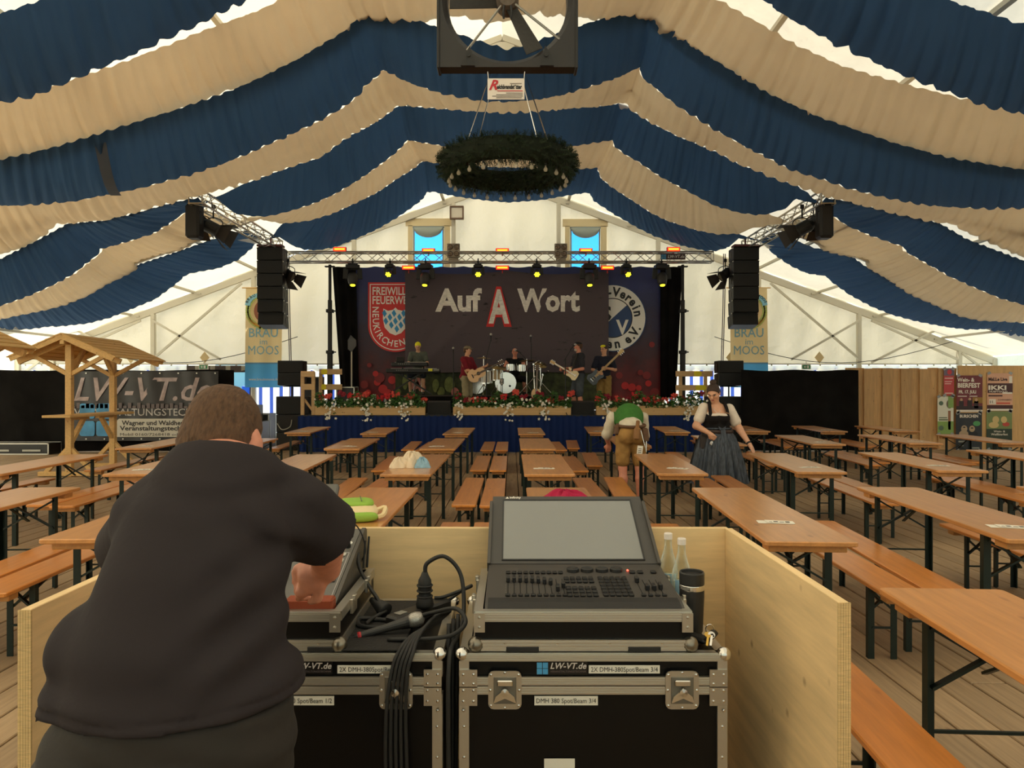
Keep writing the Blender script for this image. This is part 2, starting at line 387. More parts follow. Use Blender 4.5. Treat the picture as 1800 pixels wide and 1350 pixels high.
# windows of the gable
for i, (x0, x1, z0, z1) in enumerate(WIN):
    g = G(); t = .05
    for (ax, az, dx, dz) in (((x0+x1)/2, z1, x1-x0+.1, t), ((x0+x1)/2, z0, x1-x0+.1, t), (x0, (z0+z1)/2, t, z1-z0), (x1, (z0+z1)/2, t, z1-z0)):
        g.box((ax, YG-.08, az), (dx, .05, dz))
    w = struct('window_%d' % (i+1), g, M('window tape', (150, 160, 160), .6))
    g = G(); g.box(((x0+x1)/2, YG-.06, (z0+z1)/2), (x1-x0, .012, z1-z0))
    m = M('sky tinted film pane', (120, 190, 230), .1)  # tint puts the blue of the sky into the pane and dims it
    if i == 0:
        N = m.node_tree.nodes; L = m.node_tree.links; t1 = N.new('ShaderNodeBsdfTransparent'); t1.inputs[0].default_value = (*lin((140, 205, 236)), 1)
        mx = N.new('ShaderNodeMixShader'); mx.inputs[0].default_value = .88
        L.new(N['Principled BSDF'].outputs[0], mx.inputs[1]); L.new(t1.outputs[0], mx.inputs[2]); L.new(mx.outputs[0], N['Material Output'].inputs['Surface'])
    obj('pane', g, m, w)
    g = G()
    for (sx, sw) in ((x0-.12, .16), (x1+.14, .2)): g.box((sx, YG-.1, (z0+z1)/2), (sw, .03, z1-z0+.1))
    g.box(((x0+x1)/2, YG-.1, z1+.16), (x1-x0+.56, .03, .26)); obj('window_surround', g, M('rolled tarpaulin flap', (224, 204, 160), .7), w)
    g = G(); g.grid(lambda u, v: (x0+(x1-x0)*u, YG-.16-.05*math.sin(v*PI), z1-.02-.3*v*math.sin(PI*u)**.5-.05*v), 16, 6); obj('rolled_blind', g, M('grey blind', (150, 158, 150), .6), w, smooth=True)

# side walls and the wall behind the camera
for s, nm in ((-1, 'wall_left'), (1, 'wall_right')):
    g = G(); g.grid(lambda u, v: (XC+s*(HW+.02*math.sin(u*60)), YB+(YG-YB)*u, EAVE*v-.02), 80, 4); struct(nm, g, WALLM, smooth=True)
g = G(); g.grid(lambda u, v: (XC-HW+2*HW*u, YB, roofz(XC-HW+2*HW*u)*v), 40, 6); struct('wall_rear', g, WALLM)

# plank floor
FLW = wood('weathered floor planks', (164, 138, 106), .68, (26, 1.0, 26), .7, .13, True)
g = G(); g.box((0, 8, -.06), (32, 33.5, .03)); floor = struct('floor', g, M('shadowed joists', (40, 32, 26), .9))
PW = .2; npl = 0; far = G(); meshes = {}
for i in range(-80, 81):
    x = i*PW
    off = R.choice((0, 1.0, 2.0, 3.0))
    y = -4-off
    while y < 24.6:
        y1 = min(y+4.0, 24.7); yc = (y+y1)/2; ln = y1-y-.012
        if y1 > 1.2 and abs(x)-.3 < .74*y1 and y < 9.6 and npl < 300:
            key = round(ln, 2)
            if key not in meshes:
                gg = G(); gg.cbox((0, 0, -.02), (PW-.012, ln, .04), .005); meshes[key] = gg.mesh('plank', FLW)
            o = link('plank', meshes[key], floor, (x, yc, R.uniform(-.003, .001))); npl += 1
        else: far.box((x, yc, -.02+R.uniform(-.003, .001)), (PW-.012, ln, .04))
        y = y1
FLF = wood('weathered floor planks further off', (164, 138, 106), .68, (13, .7, 13), .7, 0, True)
obj('planks', far, FLF, floor, kind='stuff')

# ------------------------------------------------------------------ drapes under the roof
def cloth(name, rgb, trans):
    return M(name, rgb, .85, spec=.15, noise=.04, scale=2, bump=.05, bscale=40, trans=trans)
BLUE = cloth('navy drape cloth', (54, 84, 122), .28); BEIGE = cloth('beige drape cloth', (222, 204, 176), .3)
def resamp(pts, n):
    d = [0]
    for a, b in zip(pts[:-1], pts[1:]): d.append(d[-1]+(Vector(b)-Vector(a)).length)
    out = []
    for k in range(n):
        s = d[-1]*k/(n-1); i = max(0, min(len(d)-2, next((j for j in range(len(d)-1) if d[j+1] >= s), len(d)-2)))
        t = (s-d[i])/max(1e-9, d[i+1]-d[i]); out.append(Vector(pts[i]).lerp(Vector(pts[i+1]), t))
    return out
def segs(px, Y, dz=0): return [[W(x, y, Y)+Vector((0, 0, dz)) for x, y in s] for s in px]
def drape(label, bot, top, mat, pleat=.26, amp=.06, sag=.1, gather=None, nv=12):
    T = []; B = []
    for st, sb in zip(top, bot):
        ln = max(sum((b-a).length for a, b in zip(sb[:-1], sb[1:])), .3); n = max(6, int(ln/pleat*7))
        T += resamp(st, n)[:-1]; B += resamp(sb, n)[:-1]
    T.append(top[-1][-1].copy()); B.append(bot[-1][-1].copy())
    n = len(B); s = 0; ph = [0]
    for i in range(1, n):
        s += (Vector((B[i].x, 0, B[i].z))-Vector((B[i-1].x, 0, B[i-1].z))).length; ph.append(s)
    jit = [R.uniform(.7, 1.3) for _ in range(int(s/pleat)+4)]
    g = G(); pts = []
    for j in range(nv):
        v = j/(nv-1)
        for i in range(n):
            p = T[i].lerp(B[i], v)
            d = (B[i]-T[i]); tan = (B[min(i+1, n-1)]-B[max(i-1, 0)])
            nr = tan.cross(d); nr = nr.normalized() if nr.length > 1e-6 else Vector((0, 0, -1))
            if nr.z > 0: nr = -nr
            u = ph[i]/pleat+.35*math.sin(ph[i]*1.7); a = amp*jit[min(len(jit)-1, int(u+.5))]
            fold = 1-(1-abs(math.sin(PI*u)))**1.6; fold = fold+.35*max(0, math.sin(2*PI*u*.37+1))*abs(math.sin(PI*u*2.3))
            p = p+nr*(a*(fold-.5)*(.35+.65*v)+.012*math.sin(ph[i]*23+v*3))
            p.z -= sag*math.sin(PI*v)*min(1, d.length)
            if j == nv-1: p.z += .03*(fold-.5)
            pts.append(p)
    g.add(pts, [(j*n+i, j*n+i+1, (j+1)*n+i+1, (j+1)*n+i) for j in range(nv-1) for i in range(n-1)])
    o = obj('drape', g, mat, smooth=True)
    return tag(o, label, 'drape', 'drapes under the tent roof')
Y0, Y1, Y2, Y3, Y4, Y5, Y6 = 10.5, 12.4, 13.9, 16.1, 18.0, 20.2, 22.5
b0 = [[(-420, 320), (-60, 200), (0, 181), (60, 167), (120, 142), (165, 122), (230, 96), (280, 73), (325, 52), (385, 22), (420, 5), (500, -30), (587, -65)],
      [(587, -65), (740, -42), (893, -36), (1050, -42), (1199, -65)],
      [(1199, -65), (1280, -40), (1345, 0), (1390, 32), (1450, 65), (1510, 95), (1560, 118), (1605, 138), (1690, 170), (1725, 183), (1800, 200), (1860, 214), (2220, 330)]]
t0 = [[(-420, 250), (0, 22), (70, 0), (260, -75), (540, -190)], [(540, -190), (893, -170), (1245, -190)], [(1245, -190), (1500, -85), (1670, 0), (1800, 42), (2220, 250)]]
b1 = [[(-320, 370), (-60, 290), (0, 281), (50, 274), (100, 261), (150, 250), (200, 233), (250, 216), (300, 197), (345, 181), (400, 158), (440, 147), (475, 135), (520, 113), (545, 99), (575, 84), (600, 68), (627, 50), (630, 38)],
      [(630, 38), (650, 35), (690, 41), (745, 37), (804, 26), (858, 38), (893, 36), (931, 21), (993, 27), (1066, 35), (1100, 31), (1146, 37)],
      [(1146, 37), (1160, 60), (1175, 62), (1200, 82), (1225, 103), (1260, 120), (1290, 140), (1315, 156), (1350, 173), (1410, 205), (1440, 215), (1480, 230), (1530, 246), (1570, 258), (1620, 272), (1670, 284), (1740, 298), (1800, 305), (2120, 360)]]
t1 = [[(-320, 330), (-60, 195), (60, 160), (150, 131), (220, 107), (290, 80), (360, 52), (420, 30), (460, 15), (490, 0), (600, -36)],
      [(600, -36), (740, -28), (893, -24), (1040, -28), (1186, -36)],
      [(1186, -36), (1265, 0), (1340, 43), (1400, 78), (1480, 115), (1590, 147), (1690, 172), (1800, 195), (2120, 320)]]
b2 = [[(-260, 400), (0, 360), (30, 361), (70, 358), (130, 354), (190, 341), (240, 332), (300, 316), (345, 303), (390, 288), (440, 267), (495, 243), (530, 227), (565, 209), (600, 190), (630, 166), (645, 146), (660, 137), (667, 125)],
      [(667, 125), (680, 124), (700, 136), (730, 149), (770, 162), (810, 171), (850, 177), (893, 179), (950, 174), (1000, 163), (1050, 148), (1085, 136), (1110, 124), (1125, 118)],
      [(1125, 118), (1132, 139), (1145, 147), (1165, 165), (1190, 185), (1230, 210), (1250, 223), (1280, 240), (1320, 262), (1350, 277), (1390, 298), (1440, 313), (1490, 330), (1540, 343), (1600, 356), (1660, 363), (1720, 366), (1800, 366), (2060, 400)]]
t2 = [[(-260, 370), (0, 285), (100, 262), (245, 217), (300, 200), (385, 171), (440, 149), (520, 110), (600, 62), (640, 26)],
      [(640, 26), (690, 32), (745, 44), (821, 69), (893, 92), (945, 76), (1013, 52), (1055, 38), (1100, 30), (1146, 24)],
      [(1146, 24), (1200, 72), (1260, 112), (1350, 168), (1440, 210), (1570, 255), (1670, 282), (1800, 303), (2060, 360)]]
b3 = [[(-180, 520), (0, 447), (40, 435), (80, 412), (97, 394), (130, 391), (190, 386), (240, 372), (290, 358), (340, 346), (390, 332), (440, 318), (490, 300), (560, 277), (614, 238), (650, 220), (680, 200), (695, 188), (701, 185)],
      [(701, 185), (720, 186), (770, 190), (830, 193), (893, 196), (950, 193), (1000, 190), (1050, 187), (1080, 183), (1099, 179)],
      [(1099, 179), (1115, 197), (1145, 215), (1194, 240), (1225, 252), (1258, 266), (1300, 288), (1340, 303), (1371, 316), (1404, 326), (1445, 340), (1478, 349), (1544, 365), (1583, 376), (1647, 390), (1682, 393), (1686, 401), (1749, 431), (1800, 452), (1980, 520)]]
S = 6.85                                        # the two side trusses hang at this distance from the middle
gl = Vector((-S, 0, 5.74)); gr = Vector((S, 0, 5.74))
def at(v, y, dz=0): return Vector((v.x, y, v.z+dz))
w0, w1, w2, w3 = segs(b0, Y0), segs(b1, Y1), segs(b2, Y2), segs(b3, Y3)
drape('navy drape at the very top of the frame, nearest of the blue ones', w0, segs(t0, 8.7), BLUE, .3, .075)
drape('beige drape with straight hemmed top edge, nearest of the beige ones', w1, segs(t1, 11.0), BEIGE, .3, .075)
drape('navy drape passing right behind the black fan', w2, segs([[(x, y-5) for x, y in q] for q in t2], 12.1), BLUE)
drape('beige drape just below the fan and its hanging sign', w3, [[p+Vector((0, .12, .06)) for p in s] for s in w2], BEIGE)
def cut(sgs, Y, dz=.05, dy=.12):                # the edge above, shortened to the part between the trusses
    out = [[], [], []]
    for k in range(3):
        for p in sgs[k]:
            if abs(p.x) < S-.5: out[k].append(p+Vector((0, dy, dz)))
    out[0].insert(0, at(gl, Y+.3, .05)); out[2].append(at(gr, Y+.3, .05)); return out
b4 = [[(460, 381), (478, 379), (517, 369), (555, 356), (588, 341), (616, 325), (639, 310), (670, 288), (696, 268), (711, 252), (717, 246)],
      [(717, 246), (740, 250), (775, 256), (830, 262), (893, 264), (960, 261), (1020, 255), (1050, 250), (1077, 246)],
      [(1077, 246), (1080, 257), (1100, 272), (1120, 283), (1160, 310), (1200, 331), (1225, 345), (1260, 363), (1300, 374), (1330, 378), (1352, 376)]]
w4 = segs(b4, Y4); w4[0] = [at(gl, 16.4), W(378, 344, 16.5), W(392, 360, 17.0), W(418, 377, 17.5)]+w4[0]; w4[2] += [W(1380, 366, 17.5), W(1400, 350, 17.0), at(gr, 16.4)]
drape('navy drape over the fir wreath, gathered up at both side trusses', w4, cut(w3, 16.1), BLUE, .2, .04, .05)
b5 = [[(478, 390), (496, 393), (542, 388), (583, 376), (627, 356), (665, 337), (695, 316), (721, 300), (738, 287), (742, 283)],
      [(742, 283), (770, 287), (830, 292), (893, 294), (960, 296), (1020, 297), (1051, 295)],
      [(1051, 295), (1056, 312), (1074, 328), (1102, 346), (1146, 375), (1171, 387), (1222, 404), (1261, 412), (1299, 411)]]
w5 = segs(b5, Y5); w5[0] = [at(gl, 18.2), W(455, 383, 19.2)]+w5[0]; w5[2] += [W(1324, 401, 19.4), at(gr, 18.2)]
drape('beige drape directly behind the fir wreath, between the side trusses', w5, cut(w4, 18.0), BEIGE, .2, .035, .05)
b6 = [[(512, 431), (535, 439), (560, 440), (593, 433), (632, 417), (665, 402), (696, 384), (721, 367), (742, 351), (750, 338)],
      [(750, 338), (760, 337), (800, 345), (850, 352), (893, 356), (950, 352), (985, 346), (1020, 340), (1036, 339)],
      [(1036, 339), (1045, 354), (1080, 377), (1120, 400), (1150, 415), (1200, 432), (1240, 441), (1260, 441), (1282, 434)]]
w6 = segs(b6, Y6); w6[0] = [at(gl, 20.3), W(491, 417, 21.4)]+w6[0]; w6[2] += [W(1299, 418, 21.4), at(gr, 20.3)]
drape('navy drape nearest the stage, hanging in a swag over the stage truss', w6, cut(w5, 20.3), BLUE, .17, .035, .05)
# the outer lengths, from the trusses down to the eaves
oL = {4: [(345, 352), (330, 362), (327, 372), (294, 395), (268, 411), (230, 423), (184, 436), (176, 438), (171, 448), (153, 462), (128, 482), (95, 500), (51, 520), (0, 538), (-60, 560)],
      5: [(405, 395), (385, 410), (350, 424), (317, 441), (281, 450), (256, 457), (243, 464), (239, 475), (220, 485), (192, 498), (153, 521), (115, 536), (77, 546), (26, 556), (0, 562), (-60, 575)],
      6: [(455, 404), (455, 413), (445, 434), (419, 457), (383, 472), (332, 481), (325, 485), (307, 501), (273, 526), (230, 544), (192, 559), (153, 569), (102, 574), (87, 574), (51, 579), (26, 578), (20, 584), (0, 577), (-50, 596)]}
oR = {4: [(1452, 350), (1463, 378), (1490, 397), (1530, 414), (1570, 428), (1590, 434), (1592, 442), (1620, 458), (1670, 486), (1710, 504), (1760, 525), (1800, 536), (1870, 560)],
      5: [(1395, 392), (1412, 410), (1429, 424), (1447, 441), (1493, 452), (1514, 455), (1523, 462), (1524, 472), (1557, 490), (1596, 516), (1647, 539), (1685, 556), (1723, 564), (1800, 567), (1850, 578)],
      6: [(1345, 404), (1340, 426), (1360, 447), (1391, 468), (1417, 480), (1452, 485), (1460, 494), (1493, 518), (1532, 539), (1570, 554), (1608, 564), (1659, 574), (1698, 579), (1739, 578), (1744, 582), (1800, 595), (1850, 606)]}
tL = {4: [(345, 349), (300, 356), (240, 374), (175, 388), (120, 392), (60, 425), (0, 455), (-60, 480)], 6: [(452, 402), (430, 404), (380, 418), (300, 446), (245, 464), (190, 494), (120, 532), (40, 550), (-50, 572)]}
tR = {4: [(1452, 346), (1500, 355), (1560, 370), (1650, 391), (1700, 420), (1800, 458), (1870, 490)], 6: [(1348, 402), (1375, 408), (1420, 432), (1500, 452), (1524, 470), (1590, 508), (1680, 552), (1760, 562), (1850, 576)]}
for sd, o_, t_, nm in ((-1, oL, tL, 'left'), (1, oR, tR, 'right')):
    e4, e5, e6 = (segs([o_[k]], y)[0] for k, y in ((4, Y4), (5, Y5), (6, Y6)))
    h4 = segs([t_[4]], 15.95)[0]; h6 = segs([t_[6]], 20.1)[0]
    gp = Vector((sd*S, 0, 5.72))
    h5 = [p+Vector((0, .12, .05)) for p in e4]
    for q, y in ((e4, 16.6), (e5, 18.3), (e6, 20.4)): q[0] = at(gp, y)
    for q, y in ((h4, 16.0), (h5, 18.1), (h6, 20.0)): q[0] = at(gp, y, .06)
    pl = 'outer navy drape on the %s, behind the hanging lamps of the %s truss' % (nm, nm)
    drape(pl, [e4], [h4], BLUE, .2, .04, .05)
    drape('outer beige drape on the %s, between two navy ones' % nm, [e5], [h5], BEIGE, .2, .035, .05)
    drape('outer navy drape on the %s, lowest one, against the gable wall' % nm, [e6], [h6], BLUE, .17, .035, .05)
a = W(176, 243, 12.3); b = W(204, 337, 13.82); g = G()
def strap(u, v, e): p = a.lerp(b, v); return p+Vector(((u-.5)*.2, 0, -.07-.17*math.sin(PI*v)-e+.004*math.sin(v*40)))
g.grid(lambda u, v: strap(u, v, 0), 3, 14); g.grid(lambda u, v: strap(1-u, v, .006), 3, 14)
tag(obj('cloth_strap', g, M('grey cloth strap', (84, 92, 106), .8, trans=.2)), 'grey cloth strip sewn across a navy drape on the left', 'strap')
# ------------------------------------------------------------------ beer tables and benches
TW = wood('varnished beer table wood', (204, 142, 82), .78, (16, 1.1, 16), .3, .1, True, .5)
BW = wood('varnished bench wood', (212, 136, 64), .78, (16, 1.1, 16), .3, .13, True, .5)
EDGE = wood('table batten wood', (206, 148, 84), .8, (16, 1.2, 16), .45, .1, False)
GREEN = M('dark green steel', (20, 36, 30), .45, .2)
def round_slab(w, l, t, r=.02):                 # board with rounded corners, origin at its near left corner, top at z=0
    g = G(); out = []
    for cx, cy, a0 in ((w-r, l-r, 0), (r, l-r, 90), (r, r, 180), (w-r, r, 270)):
        for k in range(4):
            a = math.radians(a0+30*k); out.append((cx+r*math.cos(a), cy+r*math.sin(a)))
    n = len(out); c = .005; ctr = (w/2, l/2); vs = []
    for z, ins in ((0, c), (-c, 0), (-t+c, 0), (-t, c)):
        for x, y in out: vs.append((x+(ctr[0]-x)/abs(ctr[0])*ins if ins else x, y+(ctr[1]-y)/abs(ctr[1])*ins if ins else y, z))
    fs = [tuple(range(n)), tuple(range(3*n, 4*n))[::-1]]+[(k*n+j, (k+1)*n+j, (k+1)*n+(j+1) % n, k*n+(j+1) % n) for k in range(3) for j in range(n)]
    return g.add(vs, fs)
def trestle(name, w, h, th, mat, label, cat, group, inset, legw):
    t = thing(name, label, cat, (0, 0, 0), 0, group); L = 2.2
    o = obj('tabletop' if cat == 'table' else 'seat', round_slab(w, L, th), mat, t, (0, 0, h))
    for y in (.13, L-.13):
        g = G(); g.cbox((w/2, y, h-th-.022), (w-.07, .12 if cat == 'table' else .09, .044), .004); obj('batten', g, EDGE, t)
    z1 = h-th-.01
    for y, s in ((inset, 1), (L-inset, -1)):
        for x in (.055, w-.055):
            g = G(); g.lprof(x, y, z1, legw, 1 if x > w/2 else -1, s)
            obj('leg', g, GREEN, t)
        zb = h*.62
        g = G(); g.bar((.06, y+.006*s, z1-.03), (w-.06, y+.006*s, zb), .012, .026, up=(0, 1, 0)); obj('cross_brace', g, GREEN, t)
        g = G(); g.bar((w-.06, y+.02*s, z1-.03), (.06, y+.02*s, zb), .012, .026, up=(0, 1, 0)); obj('cross_brace', g, GREEN, t)
        g = G(); g.bar((.06, y, h*.40), (w-.06, y, h*.40), .012); obj('tie_bar', g, GREEN, t)
        g = G(); g.bar((w/2, y+.02*s, h*.70), (w/2, y+s*.34, z1-.008), .022, .010); obj('folding_strut', g, GREEN, t)
    return t
tab0 = trestle('beer_table', .5, .77, .028, TW, 'x', 'table', 'beer tables', .30, .042)
ben0 = trestle('beer_bench', .24, .47, .027, BW, 'x', 'bench', 'beer benches', .34, .036)
ORD = 'first second third fourth fifth sixth seventh eighth ninth tenth eleventh'.split()
ROWN = {'0': 'row beside the booth', 'A': 'first row past booth', 'B': 'second row past booth', 'C': 'third row past booth', 'D': 'last row before stage'}
xs = {'L4': -5.5, 'L3': -4.0, 'L2': -2.62, 'L1': -1.29, 'C': .12, 'R1': 1.38, 'R2': 2.82, 'R3': 4.38, 'R4': 6.12, 'R5': 7.55}
rot = {'L4': 4, 'L3': 4, 'L2': 3, 'L1': 0, 'C': 0, 'R1': -3.5, 'R2': -5, 'R3': -5.5, 'R4': -6, 'R5': -6}
yn = {'0': .88, 'A': 4.0, 'B': 7.15, 'C': 10.2, 'D': 13.6}
spec = {('A', 'R2'): (2.74, 4.06), ('A', 'R3'): (4.1, 4.1), ('B', 'R1'): (1.43, 7.22), ('B', 'R2'): (2.86, 7.38), ('B', 'R3'): (4.35, 7.5), ('B', 'R4'): (6.0, 7.9), ('C', 'R1'): (1.55, 10.8), ('C', 'R2'): (3.02, 11.0),
        ('C', 'R3'): (4.54, 11.1), ('C', 'R4'): (6.1, 11.27), ('C', 'R5'): (7.55, 11.3), ('D', 'R1'): (1.47, 14.1), ('D', 'R2'): (2.95, 14.2), ('D', 'R3'): (4.6, 14.5), ('D', 'R4'): (6.12, 14.5), ('D', 'R5'): (7.55, 14.5),
        ('A', 'L2'): (-2.62, 4.05), ('C', 'L4'): (-5.58, 10.3), ('D', 'L3'): (-4.35, 14.0), ('D', 'L2'): (-2.84, 13.7), ('0', 'R1'): (1.40, .88), ('0', 'L2'): (-2.60, .85), ('C', 'L3'): (-4.3, 10.2)}
def pix(x, y, z): return 900+F*x/y, HZ-F*(z-CH)/y
def inframe(x, y, z, m=0): a, b = pix(x, y, z); return -m < a < 1800+m and 0 < b < 1350+m
cards = []; tables = {}
first_t = first_b = True
for row in '0ABCD':
    cs = []
    for c in xs:
        x, y = spec.get((row, c), (xs[c], yn[row])); a = math.radians(rot[c])
        if row == '0' and c not in ('L2', 'R1'): continue
        if row == 'D' and c == 'L4': continue
        far = [(x+dx*math.cos(a)-dy*math.sin(a), y+dx*math.sin(a)+dy*math.cos(a)) for dx in (0, .5) for dy in (0, 1.1, 2.2)]
        if any(q[1] > .3 and inframe(q[0], q[1], .77, 4) for q in far): cs.append((c, x, y, a))
    for k, (c, x, y, a) in enumerate(cs):
        lab = 'varnished beer table, %s from the left in the %s' % (ORD[k], ROWN[row])
        if first_t: t = tab0; t.location = (x, y, 0); t.rotation_euler = (0, 0, a); t['label'] = lab; first_t = False
        else: t = dup(tab0, (x, y, 0), a, lab)
        tables[(row, c)] = t
        cards.append((row, c, x, y, a, k))
        order = list(xs); ci = order.index(c)
        def colx(cc): return spec.get((row, cc), (xs[cc], 0))[0]
        gl_ = x-(colx(order[ci-1])+.5) if ci > 0 and row != '0' else .84
        gr_ = colx(order[ci+1])-(x+.5) if ci < len(order)-1 and row != '0' else .84
        for side, dx in (('left', -gl_/2+.018), ('right', .5+gr_/2-.258)):
            dy = R.uniform(-.06, .06)
            if (row, c, side) == ('0', 'R1', 'left'): dx = -.36
            if (row, c, side) == ('0', 'L2', 'right'): dx = .60
            bx, by = x+dx*math.cos(a)-dy*math.sin(a), y+dx*math.sin(a)+dy*math.cos(a)
            q = [(bx+u*math.cos(a)-v*math.sin(a), by+u*math.sin(a)+v*math.cos(a)) for u in (0, .24) for v in (0, 1.1, 2.2)]
            if not any(p[1] > .3 and inframe(p[0], p[1], .47, 4) for p in q): continue
            lb = 'beer bench %s of the %s table from the left, %s' % (side, ORD[k], ROWN[row])
            if first_b: b = ben0; b.location = (bx, by, 0); b.rotation_euler = (0, 0, a); b['label'] = lb; first_b = False
            else: dup(ben0, (bx, by, 0), a, lb)
# flyers on the tables
PAPER = M('printed paper', (236, 230, 216), .6); INK = M('printed ink', (90, 84, 80), .7)
g = G(); g.box((0, 0, .0015), (.21, .10, .001)); g.box((.03, .004, .004), (.17, .095, .001), ry(.02)); card_me = g.mesh('flyer', PAPER)
g = G()
for k in range(4): g.box((-.03+.035*k, -.01+.012*(k % 2), .0055), (.025, .03 if k % 2 else .014, .0006))
print_me = g.mesh('print', INK)
skip = {('0', 'L2'), ('0', 'R1'), ('A', 'L2'), ('A', 'L1'), ('A', 'C'), ('A', 'L3'), ('B', 'L4'), ('B', 'L1'), ('C', 'C')}
fc = None
for row, c, x, y, a, k in cards:
    if (row, c) in skip: continue
    u = .20+R.uniform(-.03, .08); v = .42+R.uniform(-.06, .1)
    if (row, c) == ('A', 'R1'): u, v = .22, .58
    p = (x+u*math.cos(a)-v*math.sin(a), y+u*math.sin(a)+v*math.cos(a), .7705)
    lab = 'white flyer on the %s table from the left, %s' % (ORD[k], ROWN[row])
    if fc is None:
        fc = thing('flyer', lab, 'flyer', p, R.uniform(-.5, .5), 'flyers on the beer tables'); link('paper', card_me, fc); link('print', print_me, fc)
    else: dup(fc, p, R.uniform(-.6, .6), lab)

# ------------------------------------------------------------------ plywood booth around the mixing place
PLY = wood('pale spruce board', (236, 204, 152), .84, (1.6, 16, 16), .6, .03, True, 0, 1.1)
PLYE = M('board edge', (214, 182, 128), .7, noise=.25, scale=40, stretch=(1, 1, 14))
b = thing('plywood_booth', 'pale spruce board enclosure around the mixing place', 'partition', (-.19, 3.17, 0))
def panel(name, a, c, h, th=.03):
    a = Vector(a); c = Vector(c); g = G(); d = c-a; m = rz(math.atan2(d.y, d.x))
    g.cbox((0, 0, 0), (d.length, th, h), .002); o = obj(name, g, [PLY], b, (a.x+.19+d.x/2, a.y-3.17+d.y/2, h/2), (0, 0, math.atan2(d.y, d.x))); return o
panel('front_panel', (-1.32, 3.185), (.935, 3.185), 1.0); panel('side_panel', (.935, 2.07), (.935, 3.168), 1.0); panel('side_panel', (-1.325, 2.0), (-1.325, 3.168), 1.0)
for s, x in ((1, .935), (-1, -1.325)):
    g = G(); y = 2.066 if s > 0 else 1.996
    for k in range(5): g.box((x-.0145+.0073*k, y, .5), (.0066, .006, .998))
    o = obj('layered_edge', g, PLYE, b, (.19, -3.17, 0))

# ------------------------------------------------------------------ wooden stalls on the left
PINE = wood('planed spruce', (218, 176, 112), .84, (18, 1.4, 18), .6, .06, True)
def stall(label, loc, rzz):
    t = thing('wooden_stall', label, 'stall', loc, rzz); ln = 2.0; hw = .92; zr = 2.56; ze = 2.14
    for y in (.25, ln-.2):
        g = G(); g.cbox((0, y, zr/2-.04), (.11, .11, zr-.08), .006); obj('post', g, PINE, t)
        g = G(); g.cbox((0, y, .05), (1.1, .10, .08), .006); g.bar((-.42, y, .08), (-.04, y, .5), .07, .07); g.bar((.42, y, .08), (.04, y, .5), .07, .07); obj('foot', g, PINE, t)
        for s in (-1, 1):
            g = G(); g.bar((s*.04, y, 1.88), (s*.62, y, zr-.36), .07, .07); obj('brace', g, PINE, t)
        for s in (-1, 1):
            g = G(); g.bar((0, y, zr-.06), (s*hw, y, ze-.04), .06, .10); obj('rafter', g, PINE, t)
    for y in (-.0, ln):
        for s in (-1, 1):
            g = G(); g.bar((0, y, zr), (s*hw, y, ze+.01), .03, .11); obj('barge_board', g, PINE, t)
    g = G(); g.cbox((0, ln/2, zr-.1), (.08, ln, .1), .005); obj('ridge_beam', g, PINE, t)
    sl = math.atan2(zr-ze, hw)
    for s in (-1, 1):
        for k in range(7):
            u = (k+.5)/7*1.04; g = G(); g.cbox((0, 0, 0), (.165, ln+.06, .02), .002)
            obj('roof_board', g, PINE, t, (s*hw*u, ln/2, zr+.035-(zr-ze)*u+.012), (0, s*(sl-.09), 0))
    g = G(); g.cbox((0, ln/2, 1.11), (.5, ln+.35, .045), .006); obj('counter', g, PINE, t)
    for y, s in ((.25, 1), (ln-.2, -1)):
        g = G(); g.bar((0, y+.05*s, .62), (0, y+.5*s, 1.08), .07, .07); g.bar((0, y+.06*s, 1.06), (0, y+.6*s, 1.06), .08, .06); obj('counter_brace', g, PINE, t)
        g = G(); g.bar((.02, y+.05*s, 1.9), (.02, y+.5*s, zr-.14), .07, .07); obj('ridge_brace', g, PINE, t)
    return t
stall('wooden stall with gabled board roof and counter, standing before the dark banner', (-8.1, 13.2, 0), .03)
stall('wooden stall cut off by the left frame edge, only its roof corner showing', (-7.72, 8.5, 0), .03)

# ------------------------------------------------------------------ left wall of black cloth with a printed banner
def curtain(name, x0, x1, y, z0, z1, mat, label, fold=.5, amp=.05, skew=0):
    g = G(); n = max(20, int((x1-x0)*14))
    g.grid(lambda u, v: (x0+(x1-x0)*u+skew*(v-.5)*(1-u), y+amp*math.sin(x0+u*(x1-x0)*2*PI/fold+math.sin(v*3))*(.3+.7*(1-v))+.03*math.sin(u*9), z0+(z1-z0)*v-(.03*math.sin(u*7)**2)*v), n, 10)
    return tag(obj(name, g, mat, smooth=True), label, 'curtain')
curtain('black_curtain', -13.6, -7.1, 18.75, .02, 2.1, BLACKM, 'black cloth wall hung along the left side of the tent', 1.3)
bn = thing('company_banner', 'dark printed banner with chrome letters and phone number hung on black cloth', 'banner', (-9.3, 18.45, 0))
bw, bz0, bz1 = 3.82, .30, 2.05
DARKV = M('dark printed vinyl', (46, 42, 42), .45, noise=.35, scale=2.5, bump=.25, bscale=3)
g = G(); bnf = lambda x, z: .015*math.sin((x/bw+.5)*21)+.012*math.sin((x/bw+.5)*47+(z-bz0)/(bz1-bz0)*4)
g.grid(lambda u, v: (-bw/2+bw*u, bnf(-bw/2+bw*u, bz0+(bz1-bz0)*v), bz0+(bz1-bz0)*v), 120, 10); obj('vinyl_sheet', g, DARKV, bn, smooth=True)
CHROME = M('chrome print', (186, 166, 164), .5, noise=.35, scale=6); LETT = M('pale print', (196, 190, 186), .6)
g = G(); text(g, 'LW-VT.de', (.02, -.04, 1.32), .8, bold=.012, shear=.28, width=3.45, tall=1.02); conform(g, bnf, .01); obj('lettering', g, CHROME, bn)
